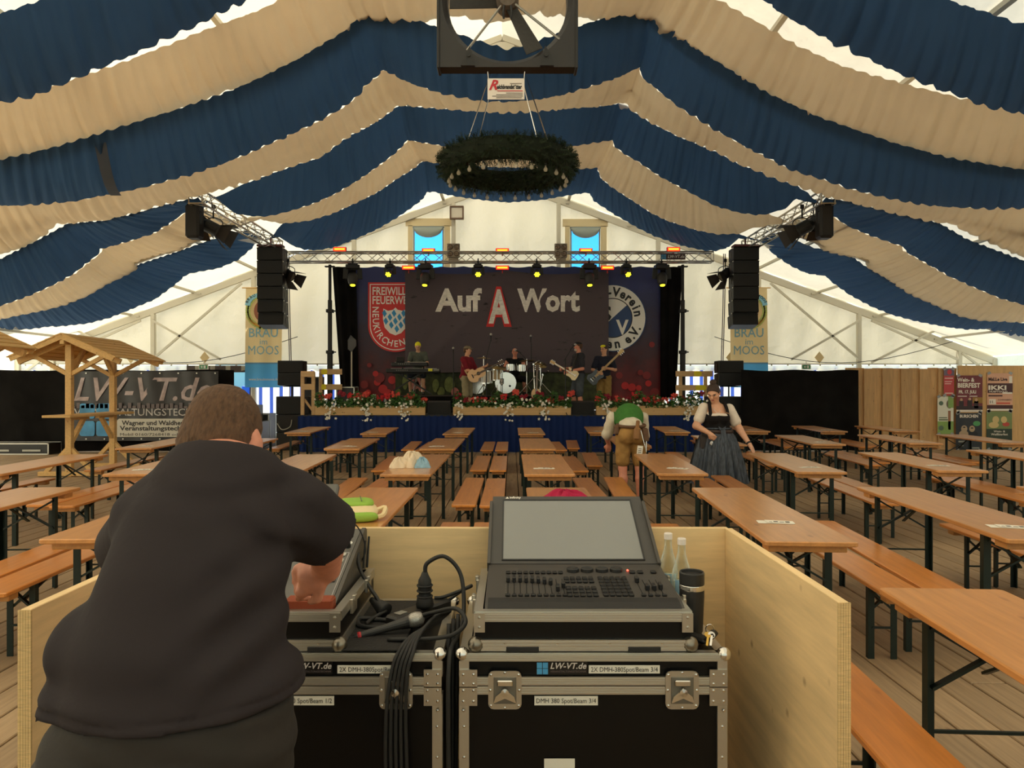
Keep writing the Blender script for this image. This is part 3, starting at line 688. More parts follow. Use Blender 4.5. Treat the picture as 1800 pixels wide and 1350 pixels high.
g = G(); text(g, 'VERANSTALTUNGSTECHNIK', (.02, -.04, .935), .3, bold=.002, width=3.45, tall=.85); conform(g, bnf, .01); obj('lettering', g, LETT, bn)
g = G()
for k in range(30): h = .05+.09*abs(math.sin(k*1.7)); g.box((-1.7+k*.117, -.036, 1.12+h/2), (.085, .004, h))
obj('printed_bars', g, M('dim chrome print', (110, 98, 98), .6), bn)
BLUEP = M('blue print', (70, 150, 200), .5, noise=.35, scale=3)
for i in range(2):
    for j in range(2):
        g = G(); x, z = -1.55+.42*i, .42+.44*j; w = .38; pl = []
        for cx, cz, a0 in ((x+w-.06, z+w-.06, 0), (x+.06, z+w-.06, 90), (x+.06, z+.06, 180), (x+w-.06, z+.06, 270)):
            for k in range(4): a = math.radians(a0+30*k); pl.append((cx+.06*math.cos(a), cz+.06*math.sin(a)))
        g.prism(pl, .004, c=(0, -.034, 0)); obj('blue_square', g, BLUEP, bn)
g = G(); pl = [(-.62, .40), (1.8, .40), (1.8, .86), (-.56, .86), (-.62, .80)]; g.prism(pl, .004, c=(0, -.034, 0)); obj('white_field', g, M('cream print', (206, 200, 186), .6), bn)
DKP = M('dark print', (40, 36, 36), .6)
g = G(); text(g, 'Wagner und Waldherr', (.32, -.042, .70), .16, bold=.004, width=1.62); text(g, 'Veranstaltungstechnik', (.36, -.042, .565), .16, bold=.004, width=1.8); text(g, 'Mobil 0160/7268418 oder 0151', (.42, -.042, .43), .1, width=1.9); obj('lettering', g, DKP, bn)
g = G()
for x in np.linspace(-1.85, 1.85, 9):
    for z in (bz0+.05, bz1-.05): g.lathe([(.018, 0), (.018, .01)], (x, -.03, z), 8, rx(PI/2))
obj('eyelets', g, ALU, bn)
# door opening with a blue tractor parked outside
d = struct('door_1', G().box((DOOR[0], YG-.05, 1.12), (.16, .12, 2.24)).box((DOOR[1], YG-.05, 1.12), (.16, .12, 2.24)).box(((DOOR[0]+DOOR[1])/2, YG-.05, 2.28), (3.4, .12, .22)), wood('dark stained door frame', (62, 46, 38), .7, jitter=0))
t = thing('tractor', 'blue tractor parked outside the open tent doorway', 'tractor', (-10.2, 27.6, 0))
TB = M('blue tractor enamel', (40, 100, 200), .3); GLS = M('tinted cab glass', (130, 190, 210), .15)
g = G(); g.cbox((0, 0, .95), (1.3, 1.8, .8), .08); obj('bonnet', g, TB, t)
g = G()
for x in (-.75, .75):
    for y in (-.6, .9): g.bar((x, y, 1.2), (x*.9, y*.9, 2.6), .08)
g.cbox((0, .15, 2.65), (1.6, 1.8, .1), .03); obj('cab_frame', g, M('pale blue enamel', (120, 180, 210), .4), t)
g = G(); g.box((0, -.55, 1.95), (1.35, .02, 1.1)); obj('windscreen', g, GLS, t)
for s in (-1, 1):
    g = G(); g.lathe([(.25, -.2), (.62, -.2), (.7, -.12), (.7, .12), (.62, .2), (.25, .2)], (s*.95, .6, .68), 24, ry(PI/2)); obj('wheel', g, RUBBER, t, smooth=False)
sg = thing('advertising_sign', 'blue sign with white letters leaning outside the tent doorway', 'sign', (-9.25, 26.5, 0))
g = G(); g.cbox((0, 0, .76), (1.0, .05, 1.9), .01); obj('board', g, M('royal blue enamel', (20, 90, 220), .4), sg)
g = G(); text(g, 'NEW HOLLAND', (0, -.03, 1.05), .16, bold=.004, width=.85); g.box((0, -.03, .85), (.5, .004, .07)); obj('lettering', g, WHITE, sg)

# ------------------------------------------------------------------ right side: black cloth, board fence, posters
curtain('black_curtain', 5.9, 8.92, 18.9, .02, 2.1, BLACKM, 'black cloth wall on the right beside the board fence', .8, .06)
fn = thing('board_fence', 'tall fence of upright spruce boards at the right tent side', 'fence', (11.1, 19.4, 0))
FB = wood('spruce fence board', (204, 160, 108), .8, (18, 18, 1.3), .65, .15, True)
x = -2.3; k = 0
while x < .62:
    w = .27; g = G(); g.cbox((0, 0, 0), (w, .025, 2.15), .003); obj('board', g, FB, fn, (x+w/2, -.02+(.05 if k % 2 else 0), 1.075+R.uniform(-.02, .02))); x += .245; k += 1
g = G(); g.cbox((0, 0, 0), (2.14, .03, 2.22), .003); obj('plywood_sheet', g, wood('spruce plywood', (204, 160, 104), .86, (14, 14, 1.2), .6, .03, True), fn, (1.72, -.05, 1.11))
for z in (.35, 1.15, 1.9):
    g = G(); g.cbox((0, .07, z), (5.0, .05, .1), .004); obj('fence_rail', g, FB, fn, (.25, 0, 0))
YP = 19.4-.05-.03
TAPE = M('grey adhesive tape', (150, 150, 150), .4)
def poster(label, x0, x1, y0, y1, rgb, parts):
    a = W(x0, y1, YP); c = W(x1, y0, YP); w, h = c.x-a.x, c.z-a.z
    t = thing('poster', label, 'poster', ((a.x+c.x)/2, YP, a.z))
    g = G(); g.box((0, 0, h/2), (w, .004, h)); obj('paper', g, M('poster paper %d %d %d' % rgb, rgb, .5), t)
    for nm, rgb2, fn_ in parts:
        for one in fn_: g = G(); one(g, w, h); obj(nm, g, M('poster print %d %d %d' % rgb2, rgb2, .6), t)
    for sx in (-1, 1):
        for zz in (.0, 1): g = G(); g.box((sx*w*.42, -.004, zz*h), (.09, .003, .07), ry(.5*sx)); obj('tape', g, TAPE, t)
    return t
def blk(*rs):                                   # printed blocks, in fractions of the sheet
    def one(i, r): return lambda g, w, h: g.box(((r[0]+r[1])/2*w-w/2, -.0035-.0006*(i % 3), (r[2]+r[3])/2*h), ((r[1]-r[0])*w, .001, (r[3]-r[2])*h))
    return [one(i, r) for i, r in enumerate(rs)]
def discs(*ds):
    def one(i, d): return lambda g, w, h: g.prism([(d[0]*w-w/2+d[2]*w*math.cos(2*PI*k/20), d[1]*h+d[2]*w*d[3]*math.sin(2*PI*k/20)) for k in range(20)], .001, c=(0, -.0035-.0007*(i % 4), 0))
    return [one(i, d) for i, d in enumerate(ds)]
def lt(*ls):
    def one(l): return lambda g, w, h: text(g, l[0], (l[1]*w-w/2, -.006, l[2]*h), l[3]*h, bold=l[5]*h, width=l[4]*w)
    return [one(l) for l in ls]
CR = (232, 220, 206)
poster('dark red poster with white lettering and gold band, upper left on the plywood sheet', 1681, 1727, 660, 724, (112, 30, 38), [
    ('gold_band', (150, 110, 40), blk((.62, 1, .24, .40))), ('dark_field', (46, 26, 28), blk((0, 1, .06, .16), (.1, .28, .1, .3), (.42, .6, .1, .32), (.68, .84, .1, .3))), ('face', (190, 150, 120), discs((.19, .33, .05, 1.2), (.51, .35, .05, 1.2), (.76, .33, .05, 1.2))),
    ('white_strip', CR, blk((0, 1, 0, .055), (.05, .4, .42, .44), (.5, .8, .42, .44))), ('lettering', CR, lt(('Wein- &', .36, .83, .15, .66, .005), ('BIERFEST', .48, .67, .17, .86, .006), ('FR. 17. JULI', .42, .51, .12, .66, .004)))])
poster('salmon and brown concert poster with slanted bands, upper right on the plywood sheet', 1735, 1780, 656, 722, (214, 160, 130), [
    ('dark_bands', (70, 28, 26), blk((.02, 1, .47, .73), (0, 1, .05, .15), (.05, .6, .38, .42))), ('light_field', CR, blk((.08, .34, .17, .31), (0, 1, 0, .05), (.6, .98, .45, .49), (.86, .98, .74, .92))), ('red_field', (200, 80, 60), blk((.36, .9, .18, .22))),
    ('lettering', (60, 26, 26), lt(('MaLLe Live', .42, .80, .12, .74, .004), ('SCHWAIBEN', .68, .27, .06, .52, 0), ('11.', .2, .2, .1, .16, .002))), ('lettering', CR, lt(('IKKI', .40, .56, .16, .7, .006), ('HUEFTGOLD', .44, .49, .06, .7, .001)))])
poster('black poster with a green oval and two drawn figures, lower left on the plywood sheet', 1680, 1726, 726, 792, (34, 36, 42), [
    ('green_oval', (80, 150, 90), discs((.8, .72, .14, .7))), ('figure', (176, 150, 120), discs((.32, .58, .12, 1.1), (.62, .58, .11, 1.1), (.3, .44, .18, .8))), ('dark_shirt', (20, 20, 26), discs((.66, .42, .19, .8), (.32, .62, .05, .5), (.62, .6, .05, .5))),
    ('lettering', CR, lt(('BURSCHEN', .5, .88, .11, .7, .004),)), ('small_print', (150, 150, 140), blk((.1, .4, .22, .26), (.1, .3, .12, .14), (.62, .9, .05, .09)))])
poster('olive green poster with two drawn figures, lower right on the plywood sheet', 1734, 1779, 723, 790, (118, 130, 76), [
    ('dark_field', (44, 56, 40), blk((0, 1, 0, .54))), ('figure', (206, 178, 120), discs((.36, .78, .13, 1.1), (.68, .78, .12, 1.1), (.28, .64, .2, .6))), ('red_shirts', (186, 70, 56), discs((.76, .66, .14, .6))),
    ('lettering', CR, lt(('Wein- &', .5, .45, .07, .45, .001), ('Weißbierfest', .5, .37, .08, .66, .001))), ('small_print', (150, 160, 130), blk((.3, .7, .24, .26), (.2, .8, .18, .2)))])
poster('narrow red poster taped high beside the plywood sheet', 1659, 1677, 648, 695, (190, 60, 62), [
    ('grey_head', (110, 96, 116), blk((0, 1, .74, 1))), ('red_mark', (200, 60, 70), discs((.55, .87, .22, 1.2))), ('print', (232, 190, 180), blk((.08, .9, .62, .66), (.08, .8, .5, .53), (.08, .7, .42, .45), (.1, .9, .06, .1)))])
poster('pale green poster with a brown figure below the narrow red one', 1648, 1676, 697, 763, (222, 218, 200), [
    ('green_field', (130, 160, 84), blk((0, 1, 0, .34), (.66, 1, .7, 1))), ('brown_figure', (150, 100, 70), blk((.66, .82, .12, .62))), ('hat', (110, 90, 70), discs((.75, .8, .2, 1.4))), ('print', (90, 110, 90), discs((.22, .82, .14, 1), (.22, .16, .16, 1))), ('print', (110, 120, 90), blk((.08, .6, .42, .45), (.08, .64, .36, .4)))])
# ------------------------------------------------------------------ stage
ST = .937; SX0, SX1 = -5.42, 5.0
stage = thing('stage', 'long band stage with navy pleated skirt along its front', 'stage', ((SX0+SX1)/2, 18.6, 0))
DECK = wood('dark stage plywood', (60, 48, 40), .8, (6, 6, 6), .6, .1, False)
for i in range(6):
    for j in range(2):
        w = (SX1-SX0)/6; g = G(); g.cbox((0, 0, 0), (w-.01, 2.28, .07), .004); obj('deck_panel', g, DECK, stage, (SX0+w*(i+.5)-(SX0+SX1)/2, .1+1.15+2.3*j, ST-.036))
g = G()
for i in range(7):
    for j in range(3):
        w = (SX1-SX0-.3)/6; g.tube([(SX0+.15+w*i-(SX0+SX1)/2, .2+2.1*j, 0), (SX0+.15+w*i-(SX0+SX1)/2, .2+2.1*j, ST-.08)], .03, 6)
obj('legs', g, ALU, stage, kind='stuff')
SKIRT = M('navy skirt cloth', (24, 42, 90), .85, spec=.15, bump=.1, bscale=20)
g = G(); n = 420; L_ = SX1-SX0
g.grid(lambda u, v: (-L_/2+L_*u, .03*math.sin(u*2*PI*62+.6*math.sin(u*40))*(1-.55*v)-.02, .01+(ST-.015)*v), n, 6); obj('skirt', g, SKIRT, stage, smooth=True)
g = G(); g.cbox((0, .0, ST-.01), (L_, .05, .03), .003); obj('edge_trim', g, BLACK, stage)
for (x, y, w, d, h, lb) in ((-2.45, 21.4, 2.05, 1.7, .46, 'black clad riser under the keyboards on the left of the stage'), (.0, 21.6, 2.8, 2.2, .46, 'black clad drum riser in the middle of the stage')):
    t = thing('riser', lb, 'riser', (x, y, ST)); g = G(); g.cbox((0, 0, h/2), (w, d, h), .01); obj('cladding', g, BLACKM, t)
    g = G(); g.cbox((0, 0, h+.01), (w+.02, d+.02, .025), .004); obj('top_board', g, DECK, t)
RZ = ST+.485

# ------------------------------------------------------------------ backdrop
YBK = 22.95
def bk(px, py, dy=0): return W(px, py, YBK+dy)
bd = thing('stage_backdrop', 'wide printed backdrop fading from navy to red, with two club emblems', 'backdrop', (bk(890, 700).x, YBK, ST))
O = Vector((bk(890, 700).x, YBK, ST))
PR = bpy.data.materials.new('navy to red bokeh print'); PR.use_nodes = True; N = PR.node_tree.nodes; L = PR.node_tree.links
tc = N.new('ShaderNodeTexCoord'); sp = N.new('ShaderNodeSeparateXYZ'); L.new(tc.outputs['Object'], sp.inputs[0])
nz = N.new('ShaderNodeTexNoise'); nz.inputs['Scale'].default_value = 1.4; nz.inputs['Detail'].default_value = 7; nz.inputs['Roughness'].default_value = .7; L.new(tc.outputs['Object'], nz.inputs['Vector'])
ma = N.new('ShaderNodeMath'); ma.operation = 'MULTIPLY_ADD'; ma.inputs[1].default_value = 2.2; L.new(nz.outputs['Fac'], ma.inputs[0]); L.new(sp.outputs['Z'], ma.inputs[2])
mr = N.new('ShaderNodeMapRange'); mr.inputs['From Min'].default_value = .6; mr.inputs['From Max'].default_value = 5.2; L.new(ma.outputs[0], mr.inputs['Value'])
rp = N.new('ShaderNodeValToRGB'); e = rp.color_ramp.elements
e[0].position = .0; e[0].color = (*lin((190, 34, 36)), 1); e[1].position = 1; e[1].color = (*lin((52, 60, 116)), 1)
for p, c in ((.22, (120, 26, 32)), (.45, (70, 24, 36)), (.62, (52, 34, 58)), (.8, (42, 44, 86))): q = e.new(p); q.color = (*lin(c), 1)
L.new(mr.outputs[0], rp.inputs['Fac']); L.new(rp.outputs['Color'], N['Principled BSDF'].inputs['Base Color']); N['Principled BSDF'].inputs['Roughness'].default_value = .5
x0, x1 = bk(620, 0).x-O.x, bk(1165, 0).x-O.x; ztop = bk(0, 468).z-ST
g = G(); g.grid(lambda u, v: (x0+(x1-x0)*u, .05*math.sin(u*17)*math.sin(u*41)+.01*math.sin(v*3), .05+(ztop-.05)*v-.04*abs(math.sin(u*PI*14))*v**6), 160, 8); obj('printed_sheet', g, PR, bd, smooth=True)
BOK = M('bright red bokeh print', (206, 44, 46), .55); BOK2 = M('dim red bokeh print', (140, 38, 42), .55)
for mt, rs in ((BOK, [(1139, 674, 5.5), (1110, 681, 7), (1098, 678, 6.5), (1122, 682, 5), (664, 672, 6), (674, 684, 8), (690, 668, 7), (683, 690, 6), (648, 690, 5), (661, 657, 5)]), (BOK2, [(1136, 660, 7), (1125, 655, 5), (1145, 606, 5), (1150, 690, 8), (1088, 660, 6), (641, 676, 7), (650, 642, 4), (668, 664, 9), (700, 680, 8)])):
    g = G()
    for i, (px, py, r) in enumerate(rs):
        c = bk(px, py)-O; rr = r*YBK/F; g.prism([(c.x+rr*math.cos(k*PI/12), c.z+rr*math.sin(k*PI/12)) for k in range(24)], .003, c=(0, -.075-.001*i, 0))
    obj('printed_bokeh', g, mt, bd)
k_ = YBK/F
def emb(px, py, dy): q = bk(px, py)-O; return Vector((q.x, dy, q.z))
def shield(g, cx, top, hw, mid, bot, dy, ins=0, n=28):
    pl = [(-hw+ins, top-ins), (-hw+ins, mid)]
    for i in range(1, n): a = PI+PI*i/n; pl.append(((hw-ins)*math.cos(a), mid+(bot-ins-mid)*-math.sin(a)))
    pl += [(hw-ins, mid), (hw-ins, top-ins)]
    out = []
    for x, y in pl:
        q = emb(cx+x, y if y > top+.1 or True else y, dy); out.append((q.x, q.z))
    g.prism(out, .002, c=(0, dy, 0)); return out
RED = M('red emblem print', (216, 42, 42), .5); EWH = M('white emblem print', (246, 242, 236), .55); EBL = M('light blue emblem print', (44, 146, 206), .5); ENB = M('navy emblem print', (34, 66, 116), .5); EBK = M('black emblem print', (24, 24, 26), .55)  # red and white raised in colour for the missing stage light
for dy, ins, mt in ((-.09, 0, RED), (-.094, 3.0, EWH), (-.098, 4.6, RED)):
    g = G(); shield(g, 696, 497+2*ins, 48, 572, 619, dy, ins); obj('fire_brigade_shield', g, mt, bd)
g = G()
text(g, 'FREIWILLIGE', emb(696, 519, -.105), .28, bold=.004, width=80*k_, tall=1.25); text(g, 'FEUERWEHR', emb(696, 535, -.105), .28, bold=.004, width=80*k_, tall=1.25)
for ch, px, py, an in zip('NEUKIRCHEN', (661, 661, 661.5, 662.5, 665, 669.5, 677, 686.5, 697, 708), (545, 555, 565, 575.5, 583, 590.5, 598, 603, 605, 602), (-90, -90, -88, -78, -66, -50, -34, -16, 0, 14)):
    vs, fs = text_geo(ch, .26, bold=.004, tall=1.1); m = ry(math.radians(-an)); c = emb(px, py, -.105)
    g.add([m @ (v-Vector((0, 0, .09)))+c for v in vs], fs)
obj('emblem_lettering', g, EWH, bd)
g = G(); pl = []
for x, y in ((-21, 543), (-13, 547), (-4, 545), (0, 541), (4, 545), (13, 547), (21, 543), (22, 560), (19, 576), (10, 586), (0, 590), (-10, 586), (-19, 576), (-22, 560)): q = emb(696+x, y, 0); pl.append((q.x, q.z))
g.prism(pl, .002, c=(0, -.103, 0)); obj('lozenge_shield', g, EWH, bd)
g = G(); r = 4.4
for i in range(-6, 7):
    for j in range(-7, 8):
        x = i*r*1.9+j*1.2; y = 565+j*r*1.55
        if (i+j) % 2 == 0 and abs(x) < 19.5-max(0, (y-570))*.75 and 547 < y < 585:
            q = [emb(696+x+a*r*.95, y+b, 0) for a, b in ((0, -r*1.5), (1, .8), (0, r*1.5), (-1, -.8))]; g.prism([(w.x, w.z) for w in q][::-1], .002, c=(0, -.107, 0))
obj('blue_lozenges', g, EBL, bd)
CXE, CYE = 1076, 559.5
def disc(g, r, dy, a0=0, a1=360, n=48):
    q = emb(CXE, CYE, 0); pl = [(q.x+r*k_*math.cos(math.radians(a0+(a1-a0)*i/n)), q.z+r*k_*math.sin(math.radians(a0+(a1-a0)*i/n))) for i in range(n+(a1-a0 != 360))]
    g.prism(pl, .002, c=(0, dy, 0))
for r, dy, mt in ((59, -.088, ENB), (57.4, -.092, EWH), (35, -.096, EBK), (33.4, -.1, EWH)): g = G(); disc(g, r, dy); obj('club_emblem', g, mt, bd)
g = G(); disc(g, 33.4, -.104, -138, 42); obj('club_emblem_half', g, ENB, bd)
g = G()
q = emb(CXE+17, CYE+28, -.108); text(g, 'V', q, .62, bold=.02, width=22*k_); obj('emblem_lettering', g, EWH, bd)
g = G(); q = emb(CXE-12, CYE+4, -.108); text(g, 'S', q, .62, bold=.02, width=20*k_)
def ringtext(g, s, angs, rad, top, size):
    for ch, a in zip(s, angs):
        vs, fs = text_geo(ch, size, bold=.012, tall=1.1); ar = math.radians(a); c = emb(CXE+rad*math.cos(ar), CYE-rad*math.sin(ar), -.108)
        m = ry(-(ar-PI/2)) if top else ry(-(ar+PI/2)); g.add([m @ (v-Vector((0, 0, size*.33)))+c for v in vs], fs)
ringtext(g, 'Sport-Verein', (168, 153, 138, 124, 111, 97, 82, 66, 52, 38, 24, 10), 45, True, .36)
ringtext(g, 'Neukirchen e.V.', (-214, -199, -184, -170, -156, -142, -128, -113, -97, -80, -66, -55, -43, -33, -22), 46, False, .36)
obj('emblem_lettering', g, EBK, bd)
for nm, xa, xb, xc, xd, lb in (('l', 584, 626, 600, 632, 'black side cloth left of the printed backdrop'), ('r', 1161, 1199, 1161, 1188, 'black side cloth right of the printed backdrop')):
    a, b, c, d = W(xa, 469, YBK-.12), W(xb, 469, YBK-.12), W(xc, 700, YBK-.12), W(xd, 700, YBK-.12)
    g = G(); g.grid(lambda u, v: tuple(c.lerp(d, u).lerp(a.lerp(b, u), v)+Vector((0, .05*math.sin(u*16+v)*(1-.5*v), -.0*v))), 30, 8)
    tag(obj('side_cloth', g, BLACKM, smooth=True), lb, 'curtain')
# the band's cloth
bc = thing('band_cloth', 'dark creased cloth with the band name in worn white letters', 'banner', (W(891, 657, 22.6).x, 22.6, W(891, 657, 22.6).z))
O2 = Vector(bc.location)
CL = bpy.data.materials.new('charcoal scratched cloth'); CL.use_nodes = True; N = CL.node_tree.nodes; L = CL.node_tree.links
tc = N.new('ShaderNodeTexCoord'); mp = N.new('ShaderNodeMapping'); mp.inputs['Scale'].default_value = (1.1, 1, 4.5); mp.inputs['Rotation'].default_value = (0, .12, 0); L.new(tc.outputs['Object'], mp.inputs[0])
nz = N.new('ShaderNodeTexNoise'); nz.inputs['Scale'].default_value = 1.5; nz.inputs['Detail'].default_value = 8; nz.inputs['Roughness'].default_value = .72; L.new(mp.outputs[0], nz.inputs['Vector'])
rp = N.new('ShaderNodeValToRGB'); rp.color_ramp.elements[0].position = .33; rp.color_ramp.elements[0].color = (*lin((22, 19, 20)), 1); rp.color_ramp.elements[1].position = .4; rp.color_ramp.elements[1].color = (*lin((84, 73, 80)), 1)  # charcoal lightened in colour instead of lighting the cloth from the stage
L.new(nz.outputs['Fac'], rp.inputs['Fac']); L.new(rp.outputs['Color'], N['Principled BSDF'].inputs['Base Color']); N['Principled BSDF'].inputs['Roughness'].default_value = .8
cw = (1070-712)*22.6/F; chh = W(0, 476, 22.6).z-O2.z
def bfn(x, z): return bcy(x/cw+.5, z/chh)*.8
def bcy(u, v): return .05*math.sin(u*9+v*5)*math.sin(v*7-u*4)+.05*math.exp(-((u+v*.55-1.0)/.03)**2)-.05*math.exp(-((u-v*.5-.05)/.05)**2)+.03*math.exp(-((u-.28*v-.02)/.025)**2)
g = G(); g.grid(lambda u, v: (-cw/2+cw*u, bcy(u, v)*.8, chh*v-.10*math.sin(PI*((u*2.0) % 1))**1*v**8-.06*(1-v)*math.sin(PI*u)*-1), 120, 40); obj('cloth', g, CL, bc, smooth=True)
WW = M('worn white print', (242, 236, 230), .8, noise=.22, scale=14, stretch=(.5, 1, 2.5)); RP = M('red print', (214, 40, 40), .6)  # letter white lifted to stand in for stage light
def on(px, py, dy): q = W(px, py, 22.6)-O2; return Vector((q.x, dy, q.z))
kk = 22.6/F
g = G(); text(g, 'Auf', on(806, 546, -.12), .95, bold=.035, width=82*kk, tall=1.0); obj('band_name', conform(g, bfn, .012), WW, bc)
g = G(); text(g, 'Wort', on(964, 546, -.12), .95, bold=.035, width=110*kk, tall=1.0); obj('band_name', conform(g, bfn, .012), WW, bc)
g = G(); text(g, 'A', on(877, 566, -.13), 1.35, bold=.05, width=36*kk, tall=1.02); obj('band_initial', conform(g, bfn, .02), WW, bc)
g = G(); text(g, 'A', on(877, 568, -.125), 1.42, bold=.11, width=45*kk, tall=1.03); conform(g, bfn, .014)
obj('red_outline', g, RP, bc)
fp = thing('foliage_print', 'printed sheet of dark green foliage below the band cloth', 'banner', (W(884, 700, 22.75).x, 22.75, ST))
g = G(); wd = 378*22.75/F; zt = W(0, 652, 22.75).z-ST; g.grid(lambda u, v: (-wd/2+wd*u, .02*math.sin(u*30), .02+zt*v), 60, 4)
FOL = M('dark foliage print', (66, 74, 42), .7, noise=.75, scale=5); obj('printed_sheet', g, FOL, fp, smooth=True)
g = G()
for px, py, a, b in ((766, 678, 6, 12), (790, 676, 9, 14), (775, 688, 7, 8), (712, 672, 5, 13), (700, 690, 5, 7)):
    c = W(px, py, 22.7)-Vector(fp.location); g.prism([(c.x+a*kk*math.cos(k*PI/10), c.z+b*kk*math.sin(k*PI/10)) for k in range(20)], .002, c=(0, -.05, 0))
obj('printed_leaves', g, M('leaf print', (112, 122, 66), .7, noise=.3, scale=9), fp)
g = G()
for px, py, a, b in ((728, 676, 9, 9), (735, 672, 8, 8), (742, 682, 7, 7), (800, 690, 7, 9)):
    c = W(px, py, 22.7)-Vector(fp.location); g.prism([(c.x+a*kk*math.cos(k*PI/10), c.z+b*kk*math.sin(k*PI/10)) for k in range(20)], .002, c=(0, -.054, 0))
obj('printed_blossoms', g, M('blossom print', (190, 120, 110), .7, noise=.3, scale=12), fp)

# ------------------------------------------------------------------ trusses
def truss(label, a, b, w, step=.42, parts=True):
    a = Vector(a); b = Vector(b); d = b-a; ln = d.length; y = d.normalized(); x = y.cross(Vector((0, 0, 1))).normalized(); z = x.cross(y)
    t = thing('truss', label, 'truss', a)
    cs = [x*sx*w/2+z*sz*w/2 for sx, sz in ((-1, -1), (1, -1), (1, 1), (-1, 1))]
    for c in cs: g = G(); g.tube([c, c+d], .026, 8); obj('chord', g, ALU, t)
    n = int(ln/step)
    for k in range(4):
        c0, c1 = cs[k], cs[(k+1) % 4]
        for i in range(n):
            p = c0+y*ln*i/n if i % 2 == 0 else c1+y*ln*i/n; q = c1+y*ln*(i+1)/n if i % 2 == 0 else c0+y*ln*(i+1)/n
            g = G(); g.tube([p, q], .011, 5, False); obj('brace', g, ALU, t)
    for s in (0, 1):
        g = G(); e_ = [c+d*s for c in cs]
        for k in range(4): g.tube([e_[k], e_[(k+1) % 4]], .014, 5)
        obj('end_frame', g, ALU, t)
    return t
zt = W(0, 452.5, 22.2).z
truss('horizontal aluminium truss spanning the stage above the banners', (W(505, 452, 22.2).x, 22.2, zt), (W(1252, 452, 22.2).x, 22.2, zt), .29, .33)
truss('aluminium truss running towards the stage on the left, carrying a speaker column', (-6.9, 16.0, 5.80), (-6.9, 21.6, 5.80), .29, .35)
truss('aluminium truss running towards the stage on the right, carrying a speaker column', (6.9, 16.0, 5.80), (6.9, 21.6, 5.80), .29, .35)
for px, lb in ((580, 'black wind-up tower holding the left end of the stage truss'), (1200, 'black wind-up tower holding the right end of the stage truss')):
    t = thing('wind_up_tower', lb, 'stand', (W(px, 0, 22.15).x, 22.15, ST))
    g = G(); g.cbox((0, 0, .9), (.14, .14, 1.8), .01); obj('mast_section', g, BLACK, t)
    g = G(); g.cbox((0, 0, 2.4), (.11, .11, 1.9), .01); obj('mast_section', g, BLACK, t)
    g = G(); g.cbox((0, 0, 3.72), (.08, .08, 1.4), .01); obj('mast_section', g, BLACK, t)
    for z in (1.78, 3.02): g = G(); g.cbox((0, 0, z), (.2, .2, .1), .01); g.tube([(.1, 0, z), (.18, 0, z)], .02, 6); obj('collar', g, BLACK, t)
    g = G(); g.cbox((0, 0, 4.36), (.3, .12, .04), .01); obj('head_fork', g, BLACK, t)
    for a in range(4): g = G(); g.bar((.05*math.cos(a*PI/2+.8), .05*math.sin(a*PI/2+.8), .12), (.6*math.cos(a*PI/2+.8), .5*math.sin(a*PI/2+.8), .03), .05); obj('outrigger', g, BLACK, t)

# ------------------------------------------------------------------ lamps on the trusses
YEL = M('yellow lamp lens', (226, 220, 40), .3, emit=1.6); REDL = M('red lamp strip', (255, 26, 10), .4, emit=4.0); ORL = M('orange lamp core', (255, 110, 24), .4, emit=3)
def moving_head(label, px, big):
    s = 1.0 if big else .68; top = W(px, 466, 22.0); t = thing('moving_head_lamp', label, 'stage lamp', (top.x, 22.0, top.z), R.uniform(-.3, .3), 'moving heads under the stage truss')
    g = G(); g.cbox((0, 0, -.06*s), (.42*s, .26*s, .13*s), .02); g.cbox((0, 0, .02*s), (.3*s, .18*s, .05*s), .01); obj('base', g, BLACK, t)
    g = G(); g.tube([(0, 0, .03*s), (0, 0, .2)], .02, 6); g.cbox((0, 0, .1), (.07, .06, .05), .01); obj('clamp', g, BLACK, t)
    for sx in (-1, 1): g = G(); g.bar((sx*.2*s, 0, -.1*s), (sx*.215*s, 0, -.42*s), .06*s, .15*s, ch=.01); obj('yoke_arm', g, BLACK, t)
    m = rx(math.radians(-14 if big else -48))
    g = G(); g.lathe([(.02, .0), (.12, .0), (.15, -.06), (.155, -.16), (.13, -.3), (.1, -.36), (.085, -.36)] if big else [(.02, 0), (.1, 0), (.13, -.05), (.135, -.2), (.12, -.24)], (0, 0, -.26*s), 16, m @ Matrix.Scale(1.0 if big else .8, 3)); obj('head', g, M('dark grey lamp housing', (44, 42, 40), .5), t, smooth=True)
    g = G()
    if big: g.lathe([(.08, 0), (.07, -.03), (.03, -.045), (.001, -.05)], Vector((0, 0, -.26))+m @ Vector((0, 0, -.352)), 14, m)
    else:
        for k in range(7):
            rr = 0 if k == 6 else .06; c = Vector((0, 0, -.26*s))+m @ Vector((rr*math.cos(k*PI/3), rr*math.sin(k*PI/3), -.19)); g.lathe([(.032, 0), (.022, -.018), (.001, -.022)], c, 8, m)
    obj('lens', g, YEL, t)
NTH = ('leftmost', 'second from left', 'second from right', 'rightmost')
for i, px in enumerate((620, 748, 1035.5, 1163)): moving_head('large moving head lamp under the stage truss, %s of the four large ones' % NTH[i], px, True)
for i, px in enumerate((685.5, 840.5, 943.5, 1101)): moving_head('small moving head lamp with round yellow face, %s of the four small ones' % NTH[i], px, False)
def led(label, px, py, y, w=.36):
    p = W(px, py, y); t = thing('led_strip_lamp', label, 'stage lamp', p, 0, 'red strip lamps on the stage truss')
    g = G(); g.cbox((0, .04, 0), (w+.04, .08, .13), .01); g.tube([(0, .05, -.06), (0, .05, -.16)], .02, 6); obj('housing', g, M('red lamp housing', (150, 30, 26), .5), t)
    g = G(); g.cbox((0, -.004, 0), (w, .02, .1), .004); obj('red_diffuser', g, REDL, t); g = G(); g.cbox((0, -.018, 0), (w*.86, .012, .05), .004); obj('core', g, ORL, t)
